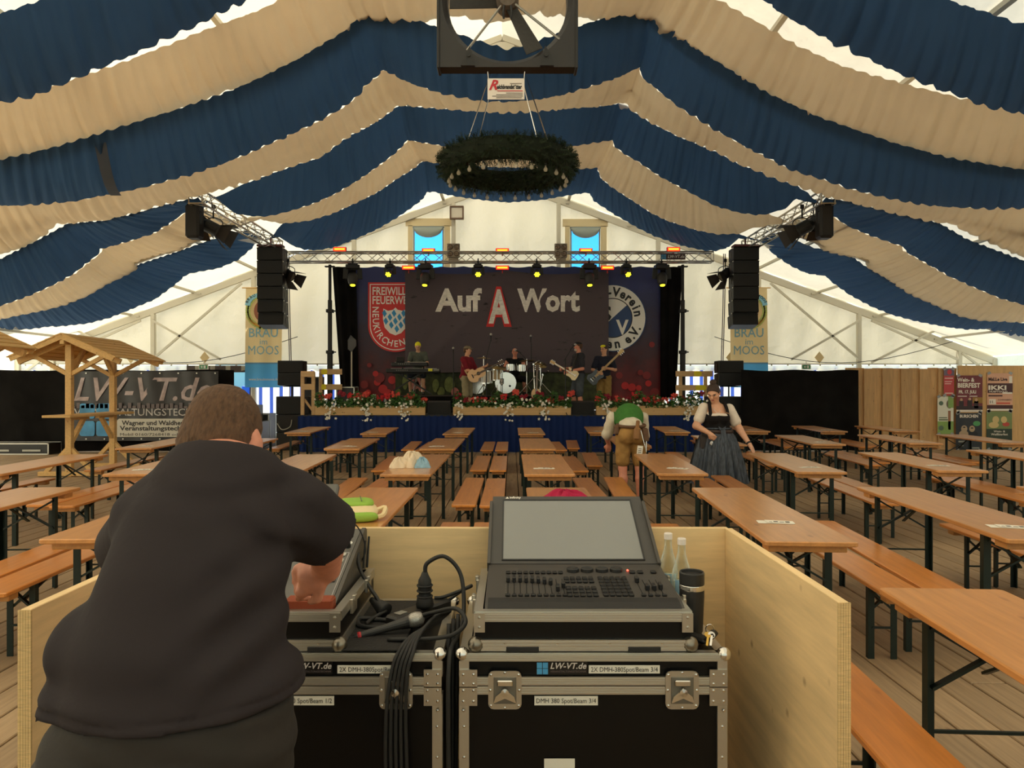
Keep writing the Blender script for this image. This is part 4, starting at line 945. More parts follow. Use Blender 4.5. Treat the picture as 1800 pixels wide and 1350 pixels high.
for i, px in enumerate((597, 753, 883, 1030, 1184)): led('red strip lamp standing on the stage truss, %s' % ('leftmost', 'second from left', 'middle one', 'second from right', 'rightmost')[i], px, 438+(2 if 0 < i < 4 else 0), 22.1)
for i, (px, nm) in enumerate(((718, 'left'), (883, 'middle'), (1068, 'right'))): led('red strip lamp hanging under the stage truss, %s one' % nm, px, 470.5, 22.0)
for px, nm in ((797, 'left'), (986, 'right')):
    p = W(px, 440, 22.05); t = thing('blinder_lamp', 'grey four-bulb blinder on the stage truss, %s one' % nm, 'stage lamp', p, 0, 'four-bulb blinders')
    g = G(); g.cbox((0, .06, 0), (.38, .12, .42), .015); g.cbox((0, .06, -.28), (.3, .06, .12), .01); obj('housing', g, M('grey lamp housing', (150, 138, 122), .5), t)
    for sx in (-1, 1):
        for sz in (-1, 1): g = G(); g.lathe([(.085, 0), (.075, .02), (.05, .035), (.03, .02), (.001, .018)], (sx*.095, 0, sz*.1), 14, rx(PI/2)); obj('bulb', g, M('unlit reflector bulb', (120, 104, 90), .25, .5), t, smooth=True)
p = W(1183, 451.5, 22.0); t = thing('company_sign', 'small dark sign with blue squares and white letters on the stage truss', 'sign', p)
g = G(); g.cbox((0, 0, 0), (.74, .03, .17), .004); obj('board', g, M('dark sign board', (70, 44, 44), .5), t)
g = G()
for i in range(2):
    for j in range(2): g.box((-.32+.075*i, -.018, -.038+.075*j), (.066, .004, .066))
obj('blue_squares', g, BLUEP, t); g = G(); text(g, 'LW-VT.de', (.09, -.02, -.035), .13, bold=.003, shear=.25, width=.5); obj('lettering', g, WHITE, t)
p = W(803, 374, 24.5); t = thing('floodlight', 'square floodlight fixed to a gable post above the stage', 'lamp', p)
g = G()
for (dx, dz, sx, sz) in ((0, .2, .46, .05), (0, -.2, .46, .05), (.21, 0, .05, .4), (-.21, 0, .05, .4)): g.cbox((dx, 0, dz), (sx, .14, sz), .008)
obj('frame', g, M('brown lamp frame', (110, 84, 66), .5), t); g = G(); g.box((0, -.02, 0), (.4, .02, .36)); obj('glass', g, M('pale lamp glass', (216, 206, 190), .2), t)
g = G(); g.box((0, .09, 0), (.42, .06, .38)); obj('back', g, M('brown lamp frame', (110, 84, 66)), t)
def barn(label, p, aim, s=1.0, post=.35):
    t = thing('barn_door_spotlight', label, 'stage lamp', p); a = Vector(aim).normalized(); m = a.to_track_quat('Z', 'X').to_matrix()
    g = G(); g.lathe([(.02, -.24*s), (.1*s, -.24*s), (.14*s, -.16*s), (.14*s, .1*s), (.16*s, .12*s), (.16*s, .16*s), (.001, .15*s)], (0, 0, 0), 18, m); obj('housing', g, BLACK, t, smooth=False)
    for k in range(4):
        mm = m @ Matrix.Rotation(k*PI/2, 3, 'Z'); q = [mm @ Vector(v) for v in ((-.12*s, .15*s, .16*s), (.12*s, .15*s, .16*s), (.2*s, .28*s, .42*s), (-.2*s, .28*s, .42*s))]
        nn = (q[1]-q[0]).cross(q[2]-q[0]).normalized()*.006; g = G(); g.add(q+[v+nn for v in q], [(0, 1, 2, 3), (7, 6, 5, 4), (0, 4, 5, 1), (1, 5, 6, 2), (2, 6, 7, 3), (3, 7, 4, 0)]); obj('flap', g, M('brown black flap', (40, 34, 30), .5), t)
    g = G(); g.tube(crv([(.19*s, 0, 0), (.19*s, 0, .16*s), (0, 0, .24*s), (-.19*s, 0, .16*s), (-.19*s, 0, 0)], 4), .012, 6); g.tube([(0, 0, .22*s), (0, 0, post)], .018, 6); g.cbox((0, 0, post), (.08, .06, .1), .01); obj('yoke', g, BLACK, t)
    g = G(); g.lathe([(.001, 0), (.12*s, .01*s)], m @ Vector((0, 0, .158*s)), 16, m); obj('lens', g, M('lamp glass', (150, 140, 120), .1, .3), t)
for sd, nm in ((-1, 'left'), (1, 'right')):
    x = 6.9*sd
    barn('black spotlight with open flaps hanging beside the lamp box on the %s truss' % nm, W(375 if sd < 0 else 1410, 402, 16.7), (-.8*sd, .1, -.42), 1.05, .5)
    barn('black spotlight with flaps at the stage end of the %s truss, beside the speaker column' % nm, W(506 if sd < 0 else 1275, 482, 21.4), (-.7*sd, -.35, -.5), 1.0, .4)
    barn('black spotlight half hidden behind the lamp box on the %s truss' % nm, W(357 if sd < 0 else 1430, 394, 17.0), (.3*sd, .8, -.4), .8, .5)
    c = W(342 if sd < 0 else 1449, 390, 16.3); t = thing('lamp_box', 'tall black lamp box hanging at the near end of the %s truss' % nm, 'stage lamp', c)
    g = G(); g.cbox((0, 0, 0), (.31, .33, .76), .05); obj('housing', g, M('matt black steel', (26, 24, 23), .6), t)
    for k in (-.08, .08): g = G(); g.tube([(k, 0, .33), (k, 0, .62)], .012, 6); g.lathe([(.03, -.02), (.03, .02)], (k, 0, .42), 8, rx(PI/2)); obj('hanger', g, STEEL, t)
    g = G(); g.tube(crv([(-sd*.13, -.1, .2), (-sd*.2, -.1, .18), (-sd*.2, -.1, -.05), (-sd*.13, -.1, -.08)], 4), .012, 6); obj('handle', g, BLACK, t)
    # speaker column
    xx = W(474 if sd < 0 else 1312, 430, 20.9).x; z0 = W(0, 434, 20.9).z; t = thing('speaker_column', 'tall black column of six line array speakers hanging %s of the stage' % nm, 'loudspeaker', (xx, 20.9, z0), 0, 'line array columns')
    z = 0; y = 0
    g = G(); g.cbox((0, .1, .04), (.72, .3, .06), .01); g.bar((0, .1, .05), (0, .1, .3), .04); obj('flying_frame', g, M('red brown steel', (96, 50, 52), .5), t)
    for k in range(6):
        ang = math.radians(1.0*k*k*.45); h = .378; m = rx(-ang)
        c = Vector((0, y+.24, z-h/2)); g = G(); g.cbox(c, (.73, .50, h-.012), .015, m)
        o = obj('cabinet', g, M('matt black lacquer', (20, 19, 18), .5), t)
        g = G(); g.cbox(c+m @ Vector((0, -.255, 0)), (.71, .012, h-.03), .003, m); obj('grille', g, M('black perforated grille', (15, 14, 14), .75, noise=.2, scale=60), o)
        g = G(); g.cbox(c+m @ Vector((-sd*.367, .02, 0)), (.01, .1, .16), .003, m); obj('side_handle', g, M('grey handle recess', (74, 66, 62), .5), o)
        g = G()
        for s2 in (-1, 1): g.box(c+m @ Vector((s2*.37, -.2, h/2-.03)), (.02, .06, .03), m)
        obj('rigging_plate', g, ALU, o)
        y += math.sin(ang)*h; z -= math.cos(ang)*h
    # ground stack
    xs_ = W(505 if sd < 0 else 1290, 0, 19.0).x; YS = 19.15
    t0_ = None
    for k in range(3):
        t = thing('subwoofer', '%s of three black subwoofers stacked beside the stage on the %s' % (('lowest', 'middle', 'topmost')[k], nm), 'loudspeaker', (xs_-.1*-sd*-1, YS, .47*k), 0, 'subwoofers beside the stage')
        g = G(); g.cbox((0, .35, .235), (.88, .7, .465), .012); obj('cabinet', g, M('matt black lacquer', (20, 19, 18)), t)
        g = G(); g.cbox((0, -.006, .235), (.84, .016, .43), .003); obj('grille', g, M('dark brown grille', (34, 30, 28), .8) if k < 2 else M('black perforated grille', (15, 14, 14)), t)
        for s2 in (-1, 1): g = G(); g.cbox((s2*.36, -.016, .235), (.04, .01, .1), .003); obj('handle_slot', g, BLACK, t)
    if sd < 0:
        g = G(); g.tube(crv([(xs_-.3, YS-.03, .7), (xs_-.15, YS-.1, .55), (xs_+.05, YS-.08, .62), (xs_+.08, YS-.03, .8)], 6), .012, 6); tag(obj('speaker_cable', g, M('grey white cable', (170, 164, 150), .6)), 'pale cable looped on the front of a subwoofer', 'cable')
    t = thing('top_speaker', 'two black speaker boxes joined on a pole above the %s subwoofers' % nm, 'loudspeaker', (xs_, YS+.1, 1.41), 0, 'pole mounted tops')
    g = G(); g.tube([(0, .2, 0), (0, .2, .3)], .022, 8); g.cbox((0, .2, .26), (.4, .3, .02), .004); obj('pole', g, BLACK, t)
    for k in range(2):
        g = G(); g.cbox((0, .2, .44+.335*k), (.66, .44, .325), .012, rx(math.radians(-4+4*k))); o = obj('cabinet', g, M('matt black lacquer', (20, 19, 18)), t)
        g = G(); g.cbox((0, -.03, .44+.335*k), (.62, .012, .3), .003, rx(math.radians(-4+4*k))); obj('grille', g, M('black perforated grille', (15, 14, 14)), o)
        g = G(); g.cbox((-sd*.335, .2, .44+.335*k), (.01, .08, .16), .003); obj('side_handle', g, M('grey handle recess', (74, 66, 62)), o)
    # brewery banner on the gable
    px0, px1 = (432, 497) if sd < 0 else (1283, 1348)
    a, b_ = W(px0, 681, 24.4), W(px1, 506, 24.4); w, h = b_.x-a.x, b_.z-a.z
    t = thing('brewery_banner', 'long cream and blue brewery banner hanging on the gable, %s one' % nm, 'banner', ((a.x+b_.x)/2, 24.4, a.z), 0, 'brewery banners')
    def sheet(z0, z1, y, mt, n_, nu=20):
        g = G(); g.grid(lambda u, v: (-w/2+w*u+.03*sd*(1-(z0+(z1-z0)*v)/h), y+.04*math.sin(u*11)*(1-(z0+(z1-z0)*v)/h)+.02*math.sin(u*5), z0+(z1-z0)*v), nu, 10); return obj(n_, g, mt, t, smooth=True)
    sheet(.28*h, h, 0, M('cream banner cloth', (236, 212, 164), .8, trans=.3), 'upper_cloth'); sheet(0, .235*h, 0, M('sky blue banner cloth', (86, 160, 204), .8, trans=.35), 'lower_cloth')
    sheet(.25*h, .28*h, -.002, M('cream banner cloth', (236, 212, 164)), 'cream_stripe'); sheet(.235*h, .25*h, 0, M('steel blue banner cloth', (84, 130, 160), .8, trans=.3), 'blue_stripe')
    BLT = M('pale blue print', (128, 172, 190), .7); yl = -.075
    g = G(); text(g, 'BRÄU', (0, yl, .505*h), .42, bold=.004, width=.78*w); text(g, 'im', (0, yl, .43*h), .28, width=.2*w); text(g, 'MOOS', (0, yl, .33*h), .42, width=.82*w); obj('lettering', g, BLT, t)
    g = G(); text(g, 'www.brauimmoos.de', (0, yl, .07*h), .12, bold=.002, width=.8*w); obj('lettering', g, M('cream print', (206, 200, 186)), t)
    g = G(); cz = .765*h
    for k in range(26):
        an = PI*(.08+1.1*k/25)+PI*.42
        for s2 in (0, 1):
            rr = .40*w+.05*s2; x_ = rr*math.cos(an)*(1 if k < 99 else 1); g.prism([(x_+.06*math.cos(q*PI/5), cz+rr*1.02*math.sin(an)+.06*math.sin(q*PI/5)) for q in range(10)], .002, c=(0, yl+.001*(k % 3), 0))
            g.prism([(-x_+.06*math.cos(q*PI/5), cz+rr*1.02*math.sin(an)+.06*math.sin(q*PI/5)) for q in range(10)], .002, c=(0, yl+.001*(k % 3), 0))
    obj('hop_garland', g, M('hop green print', (186, 196, 110), .7, noise=.3, scale=30), t)
    g = G()
    for s2 in (-1, 1):
        for k in range(7): a0 = -.25-.16*k; g.prism([(s2*.03, cz-.42*w), (s2*.46*w*math.cos(a0), cz-.08*w+.46*w*math.sin(a0)*.8), (s2*.42*w*math.cos(a0-.1), cz-.08*w+.42*w*math.sin(a0-.1)*.8)][::s2], .002, c=(0, yl-.004, 0))
    obj('wheat_ears', g, M('wheat orange print', (226, 160, 60), .7), t)
    g = G(); g.prism([(.26*w*math.cos(q*PI/12), cz+.30*w*math.sin(q*PI/12)) for q in range(24)], .002, c=(0, yl+.004, 0)); obj('brown_field', g, M('brown print', (150, 90, 66), .7), t)
    g = G(); pl = [((.5*w)*math.cos(PI*q/10), cz+.16*w+(.34*w)*math.sin(PI*q/10)) for q in range(11)]+[((.36*w)*math.cos(PI*q/10), cz+.14*w+(.26*w)*math.sin(PI*q/10)) for q in range(10, -1, -1)]; g.prism(pl, .002, c=(0, yl-.006, 0)); obj('blue_ribbon', g, M('ribbon blue print', (140, 196, 214), .7), t)
    g = G()
    for q, ch in enumerate('BRÄU IM MOOS'):
        an = PI*(.9-.8*q/11); vs, fs = text_geo(ch, .13, bold=.003); m = ry(-(an-PI/2)); c = Vector((.43*w*math.cos(an), yl-.01, cz+.15*w+.28*w*math.sin(an))); g.add([m @ v+c for v in vs], fs)
    obj('lettering', g, EBK, t)
    g = G(); g.tube([(-w/2-.12, 0, h), (w/2+.12, 0, h)], .02, 8); obj('hanging_rod', g, PINE, t)
    # emergency exit sign
    e_ = W(358 if sd < 0 else 1417, 645, 24.3); t = thing('exit_sign', 'small green running man exit sign hung under the gable rail, %s one' % nm, 'sign', e_, 0, 'exit signs')
    g = G(); g.cbox((0, 0, 0), (.3, .05, .16), .006); obj('case', g, WHITE, t)
    g = G(); g.box((0, -.028, 0), (.26, .006, .12)); obj('green_face', g, M('exit sign green', (30, 130, 80), .4), t)
    g = G(); g.box((.05, -.033, 0), (.06, .003, .08)); g.prism([(-.1, 0), (-.04, .04), (-.04, -.04)], .003, c=(0, -.032, 0)); g.box((-.02, -.033, 0), (.05, .003, .02)); obj('pictogram', g, WHITE, t)
    g = G(); g.bar((0, 0, .08), (0, 0, .2), .02); obj('hanger', g, ALU, t)
    # two vertical cables from the truss end
    for k in range(2): g = G(); x_ = W(505 if sd < 0 else 1272, 0, 21.7).x+.05*k; g.tube(crv([(x_, 21.7, 5.6), (x_+.02*sd*-1, 21.7, 4), (x_+.1*-sd, 21.6, 2.2), (x_+.12*-sd, 21.5, .6)], 5), .014, 5); tag(obj('hanging_cable', g, M('violet cable', (70, 50, 84), .6)), 'cable hanging from the truss behind the %s speaker column, %s of two' % (nm, ('first', 'second')[k]), 'cable')

# ------------------------------------------------------------------ planters along the stage edge
LEAF = M('planter leaf green', (62, 104, 40), .6, noise=.4, scale=20); WFL = M('white petunia petals', (236, 230, 216), .7); RFL = M('red geranium petals', (196, 34, 40), .7); OFL = M('coral geranium petals', (210, 74, 60), .7); DRF = M('crimson petals', (140, 16, 40), .7)
PLW = wood('planter spruce', (206, 166, 112), .86, (1.4, 18, 18), .6, .05, True, 0, 1.6)
def leafquad(g, c, s, up=.4):
    a = R.uniform(0, 2*PI); d = Vector((math.cos(a), math.sin(a), R.uniform(-.5, up+.6))).normalized(); e_ = d.orthogonal().normalized(); e_ = Matrix.Rotation(R.uniform(0, 6), 3, d) @ e_; nn = d.cross(e_)*s*.15
    g.add([c-d*s, c+e_*s*.5+nn, c+d*s, c-e_*s*.5+nn], [(0, 1, 2, 3)])
def blossom(g, c, s):
    n = 5; nn = Vector((R.uniform(-.5, .5), -1, R.uniform(-.2, .7))).normalized(); u = nn.orthogonal().normalized(); v = nn.cross(u); vs = [c+nn*s*.1]
    for k in range(10): a = k*PI/5; r = s*(1 if k % 2 == 0 else .62); vs.append(c+(u*math.cos(a)+v*math.sin(a))*r+nn*s*.3)
    g.add(vs, [(0, k+1, (k+1) % 10+1) for k in range(10)])
def planter(label, px0, px1, hang):
    Y = 18.72; a, c = W(px0, 729, Y), W(px1, 713, Y); w, h = c.x-a.x, .235
    t = thing('flower_planter', label, 'planter', ((a.x+c.x)/2, Y, ST+.004), 0, 'flower planters on the stage edge')
    for y in (-.11, .11): g = G(); g.cbox((0, y, h/2), (w, .025, h), .003); obj('long_side', g, PLW, t)
    for x in (-1, 1): g = G(); g.cbox((x*(w/2-.014), 0, h/2), (.025, .194, h), .003); obj('end_board', g, PLW, t)
    g = G(); g.box((0, 0, .17), (w-.06, .19, .04)); obj('soil', g, M('potting soil', (40, 30, 22), .95), t)
    gl_, gw, gr_, go, gd = G(), G(), G(), G(), G()
    for k in range(int(w*900)):
        x = R.uniform(-w/2, w/2); hh = .1+.12*(.5+.5*math.sin(x*5.1+w))+.05*math.sin(x*13); leafquad(gl_, Vector((x, R.uniform(-.17, .12), h-.03+R.uniform(0, 1)**1.4*hh*1.6)), R.uniform(.025, .055))
    for k in range(int(w*17)):
        x = R.uniform(-w/2, w/2); blossom(gw, Vector((x, R.uniform(-.2, -.05), h+R.uniform(-.04, .2))), R.uniform(.028, .045))
    for cx in np.arange(-w/2+.1, w/2, .24):
        q = R.random(); gg = gr_ if q < .4 else go if q < .75 else gd; c_ = Vector((cx+R.uniform(-.08, .08), R.uniform(-.1, .08), h+R.uniform(.12, .34)))
        for k in range(16): blossom(gg, c_+Vector((R.uniform(-.08, .08), R.uniform(-.07, .03), R.uniform(-.06, .06))), R.uniform(.032, .05))
        for k in range(5): leafquad(gl_, c_+Vector((R.uniform(-.06, .06), 0, -.1-.03*k)), .03)
    for hx in hang:
        x = W(hx, 0, Y).x-t.location.x
        for k in range(24):
            z = h+.08-R.uniform(0, .46); blossom(gw, Vector((x+R.gauss(0, .06)+.1*(h-z)*.3, -.14-R.uniform(0, .08), z)), R.uniform(.028, .042))
            leafquad(gl_, Vector((x+R.gauss(0, .08), -.13, z+.03)), .035)
    for nm, gg, mt in (('foliage', gl_, LEAF), ('white_flowers', gw, WFL), ('red_flowers', gr_, RFL), ('coral_flowers', go, OFL), ('crimson_flowers', gd, DRF)):
        if gg.v: obj(nm, gg, mt, t, kind='stuff')
planter('flower planter at the left end of the stage edge, trailing white petunias', 556, 748, (583, 646, 712))
planter('flower planter in the middle of the stage edge', 797, 1003, (806, 893, 955))
planter('flower planter at the right end of the stage edge, behind the waiters', 1048, 1243, (1066, 1205))
for px, nm in ((772, 'left'), (1024, 'right')):
    p = W(px, 728, 18.85); t = thing('stage_monitor', 'black wedge monitor on the stage edge, %s one' % nm, 'loudspeaker', (p.x, 18.85, ST+.004), 0, 'wedge monitors')
    g = G(); m = Matrix.Identity(3); pf = [(0, 0), (.36, 0), (.36, .12), (.16, .36), (0, .33)]
    g.prism([(a_, z) for a_, z in pf], .58, rz(PI/2), (-.29, -.1, 0)); obj('cabinet', g, M('matt black lacquer', (20, 19, 18)), t, (0, 0, 0))
    g = G(); g.cbox((0, -.115, .17), (.54, .015, .3), .004); obj('grille', g, M('black perforated grille', (15, 14, 14)), t)
# wooden guard rails
RAILW = wood('rough rail board', (204, 166, 118), .84, (1.4, 18, 18), .65, .06, True)
YS_ = M('yellow spray paint', (236, 214, 40), .7)
def guard(label, X, Y, posts, boards, brace=None):
    t = thing('guard_rail', label, 'railing', (X, Y, ST))
    for px in posts: q = W(px, 0, Y).x-X; g = G(); g.cbox((q, 0, .55), (.09, .06, 1.1), .004); obj('post', g, RAILW, t)
    for (p0, p1, z, yel) in boards:
        a, b_ = W(p0, 0, Y).x-X, W(p1, 0, Y).x-X; g = G(); g.cbox(((a+b_)/2, -.045, z), (b_-a, .028, .15), .003); o = obj('board', g, RAILW, t)
        for y0_, y1_ in yel: c, d_ = W(y0_, 0, Y).x-X, W(y1_, 0, Y).x-X; g = G(); g.prism([((c+d_)/2+(d_-c)/2*math.cos(k*PI/8)**1*1.1, z+.074*max(-1, min(1, 1.3*math.sin(k*PI/8)))) for k in range(16)], .002, c=(0, -.06, 0)); obj('paint_patch', g, YS_, o)
    if brace: a, b_ = [W(q, 0, Y).x-X for q in brace]; g = G(); g.bar((a, .05, .4), (b_, .05, .03), .06, .05); obj('brace', g, RAILW, t)
guard('wooden guard rail at the left front corner of the stage', W(541, 0, 18.8).x, 18.8, (532, 551), [(530, 554, 1.05, []), (530, 554, .72, [])], (534, 553))
guard('wooden guard rail with yellow paint left behind the flower planter', W(580, 0, 19.8).x, 19.8, (564,), [(562, 602, 1.13, [(566, 576)]), (562, 602, .72, [(566, 574)])])
guard('wooden guard rail with yellow paint on the right of the stage', W(1220, 0, 20.0).x, 20.0, (1196, 1240), [(1187, 1252, 1.08, [(1219, 1232)]), (1187, 1252, .7, [(1222, 1240)])])
# flight case, antenna, accordion on the left of the stage
def small_case(name, label, loc, w, d, h, group=None):
    t = thing(name, label, 'case', loc, 0, group); g = G(); g.box((0, d/2, h/2), (w-.01, d-.01, h-.01)); obj('body', g, M('black laminate', (24, 22, 21), .4), t)
    g = G()
    for x in (-1, 1):
        for y in (0, d): g.box((x*(w/2-.012), y, h/2), (.028, .014, h))
    for z in (.012, h-.012):
        for y in (0, d): g.box((0, y, z), (w, .014, .028))
    obj('edge_profile', g, ALU, t)
    for x in (-1, 1): g = G(); g.cbox((x*w*.24, -.008, h*.36), (w*.28, .014, h*.16), .003); obj('catch', g, M('galvanised plate', (170, 166, 156), .4, .6), t)
    return t
small_case('flight_case', 'upright black flight case standing on the stage before the side cloth', (W(607, 0, 20.0).x, 20.0, ST+.004), .5, .5, .66+.06)
ft = thing('antenna_stand', 'dark fin antenna on a pale pole at the left of the stage', 'stand', (W(618, 0, 21.0).x, 21.0, ST+.004))
g = G(); g.tube([(0, 0, 0), (0, 0, 1.85)], .02, 8); obj('pole', g, M('pale pole', (200, 190, 170), .5), ft); g = G(); g.lathe([(.25, 0), (.24, .02), (.03, .04)], (0, 0, 0), 16); obj('base', g, BLACK, ft)
g = G(); g.prism([(-.1, 1.8), (.0, 1.72), (.14, 1.9), (.13, 2.06), (-.02, 2.2), (-.1, 2.06)], .03); obj('fin', g, M('grey antenna fin', (72, 70, 70), .5), ft)
ac = thing('accordion', 'black and white accordion standing beside the keyboards', 'instrument', (W(667, 0, 20.3).x, 20.3, ST+.004), .3)
for k in range(11): g = G(); g.box((-.02+.018*k-.08, 0, .26), (.012, .2+.02*(k % 2), .44), ry(.08)); obj('bellows_fold', g, BLACK, ac)
g = G(); g.cbox((-.17, 0, .27), (.09, .22, .5), .02, ry(.1)); obj('keyboard_side', g, WHITE, ac); g = G(); g.cbox((.17, 0, .25), (.12, .22, .46), .02, ry(.06)); obj('bass_side', g, BLACK, ac)
g = G(); g.cbox((.15, -.115, .25), (.06, .01, .3), .004, ry(.06)); obj('chrome_trim', g, STEEL, ac)

# ------------------------------------------------------------------ keyboards, drums, microphones, guitars
KY = 20.95
t = thing('keyboard_stand', 'black folding stand carrying two stage keyboards', 'stand', (W(727, 0, KY).x, KY, RZ))
for s in (-1, 1): g = G(); g.bar((-.62*s-.1, .0, .03), (.3*s-.1, .0, .62), .05, .04); obj('crossed_leg', g, BLACK, t)
for s in (-1, 1): g = G(); g.tube([(-.3*s, -.05, .56), (-.3*s, -.1, .82)], .02, 6); obj('upper_arm', g, BLACK, t)
g = G(); g.bar((-.6, .0, .63), (.6, .0, .63), .05); obj('crossbar', g, BLACK, t)
for nm, lb, x0, x1, z, yl in (('a', 'lower stage keyboard with a yellow lit end on the folding stand', 681, 774, .70, True), ('b', 'upper stage keyboard on the folding stand', 690, 753, .88, False)):
    a, b_ = W(x0, 0, KY).x, W(x1, 0, KY).x; k = thing('keyboard', lb, 'keyboard', ((a+b_)/2, KY-.08, RZ+z)); w = b_-a
    g = G(); g.cbox((0, 0, 0), (w, .34, .11), .015); obj('case', g, BLACK, k)
    g = G()
    for i in range(34): g.box((-w*.42+w*.84*i/33, .1, .06), (w*.022, .15, .02))
    obj('keys', g, WHITE, k)
    g = G()
    for i in range(6): g.box((-w*.3+i*.06, -.172, .01), (.03, .006, .02))
    obj('rear_sockets', g, M('grey print', (130, 128, 120)), k)
    if yl:
        g = G(); g.box((w*.33, -.173, .02), (.12, .006, .07)); obj('yellow_end', g, M('yellow light patch', (230, 220, 30), .5), k)
        g = G(); g.box((w*.44, -.173, .02), (.16, .006, .05)); obj('white_label', g, M('grey print', (130, 128, 120)), k)
    else: g = G(); g.cbox((-w*.27, .0, .12), (.22, .12, .16), .01, rx(-.4)); obj('tablet', g, BLACK, k)
def drum(label, name, c, r, h, axis, mat, head=WHITE, grp=None):
    t = thing(name, label, 'drum', c, 0, grp); m = {'z': Matrix.Identity(3), 'y': rx(PI/2)}[axis]
    g = G(); g.lathe([(r, -h/2), (r, h/2)], (0, 0, 0), 28, m); obj('shell', g, mat, t, smooth=False)
    for s in (-1, 1): g = G(); g.lathe([(r*1.0, s*h/2-.015), (r*1.05, s*h/2-.015), (r*1.05, s*h/2+.015), (r*.97, s*h/2+.015)], (0, 0, 0), 28, m); obj('hoop', g, STEEL, t)
    g = G()
    for k in range(8): a = k*PI/4; g.bar(m @ Vector((r*1.04*math.cos(a), r*1.04*math.sin(a), -h/2)), m @ Vector((r*1.04*math.cos(a), r*1.04*math.sin(a), h/2)), .014)
    obj('lugs', g, STEEL, t)
    for s in (-1, 1): g = G(); g.lathe([(r*.98, s*(h/2+.002)), (.001, s*(h/2+.006))], (0, 0, 0), 28, m); obj('drumhead', g, head, t)
    return t
DWH = M('pearl white drum shell', (222, 214, 196), .3, coat=.5); HEAD = M('drum skin', (226, 214, 196), .6)
kd = drum('white bass drum with a striped crest and black port hole', 'bass_drum', W(889, 673, 20.9), .285, .42, 'y', DWH, HEAD)
for nm, fnn, mt in (('crest', lambda g: (g.box((-.13, -.225, 0), (.018, .004, .54)), g.box((-.09, -.225, 0), (.018, .004, .54)), g.prism([(-.17, .12), (-.05, .12), (-.05, -.02), (-.11, -.08), (-.17, -.02)], .004, c=(0, -.222, 0))), EBK), ('crest_field', lambda g: g.prism([(-.155, .1), (-.065, .1), (-.065, -.01), (-.11, -.055), (-.155, -.01)], .003, c=(0, -.227, 0)), HEAD), ('crest_mark', lambda g: text(g, 'U', (-.11, -.232, -.01), .12, bold=.004), EBK), ('port_hole', lambda g: g.lathe([(.062, 0), (.001, .002)], (.12, -.224, -.09), 18, rx(PI/2)), EBK)):
    g = G(); fnn(g); obj(nm, g, mt, kd)
drum('white floor tom left of the bass drum', 'floor_tom', W(855, 663, 20.8), .15, .34, 'z', DWH, HEAD)
drum('natural wood tom close to the bass drum', 'tom', W(874, 659, 20.8), .15, .3, 'z', M('natural drum shell', (206, 176, 130), .35), HEAD)
drum('small chrome drum before the drummer, left one', 'tom', W(897, 646, 20.9), .1, .16, 'z', STEEL, HEAD)
drum('small chrome drum before the drummer, right one', 'tom', W(917, 647, 20.9), .1, .16, 'z', STEEL, HEAD)
drum('second bass drum lying behind the guitar player', 'bass_drum', W(838, 676, 21.3), .26, .36, 'y', M('dark drum shell', (60, 40, 44), .4), M('pinkish drum skin', (196, 160, 156), .6))
BRASS = M('brass cymbal', (150, 128, 84), .3, .9)
for i, (px, py, y, r, tl, nm) in enumerate(((850, 629, 21.0, .2, .06, 'high cymbal left of the drummer'), (874, 645, 20.7, .27, .25, 'large tilted cymbal over the toms'), (926, 634, 21.2, .22, -.1, 'cymbal right of the drummer'), (950, 640, 21.3, .2, .5, 'steeply tilted cymbal at the right of the drums'))):
    p = W(px, py, y); t = thing('cymbal', nm+', on a chrome stand', 'cymbal', (p.x, y, RZ)); h = p.z-RZ
    g = G(); g.lathe([(.001, .03), (.03, .025), (.04, .01), (r, -.012), (r, -.016), (.001, .0)], (0, 0, h), 24, rx(tl) @ ry(tl*.5)); obj('plate', g, BRASS, t, smooth=True)
    g = G(); g.tube([(0, 0, .25), (0, 0, h+.05)], .012, 6); obj('stand_tube', g, STEEL, t)
    for k in range(3): g = G(); g.tube([(0, 0, .32), (.24*math.cos(k*2.1+.5), .24*math.sin(k*2.1+.5), .01)], .01, 5); obj('stand_leg', g, STEEL, t)
t = thing('drum_rack', 'black and chrome hardware rack at the right of the drums', 'stand', W(941, 690, 21.2).xy.to_3d()+Vector((0, 0, RZ)))
for k, (x, z) in enumerate(((-.2, .75), (-.05, .9), (.1, .8), (.22, .6))): g = G(); g.tube([(x*.4, 0, 0), (x, .05*k, z)], .014, 6); g.tube([(x, .05*k, z), (x+.15, -.1, z+.1)], .01, 6); g.cbox((x, .05*k, z), (.05, .05, .06), .006); obj('rack_arm', g, STEEL if k % 2 else BLACK, t)
for s in (-1, 1): g = G(); g.tube([(0, 0, .55), (s*.5, -.1, .01)], .012, 6); obj('rack_leg', g, STEEL, t)
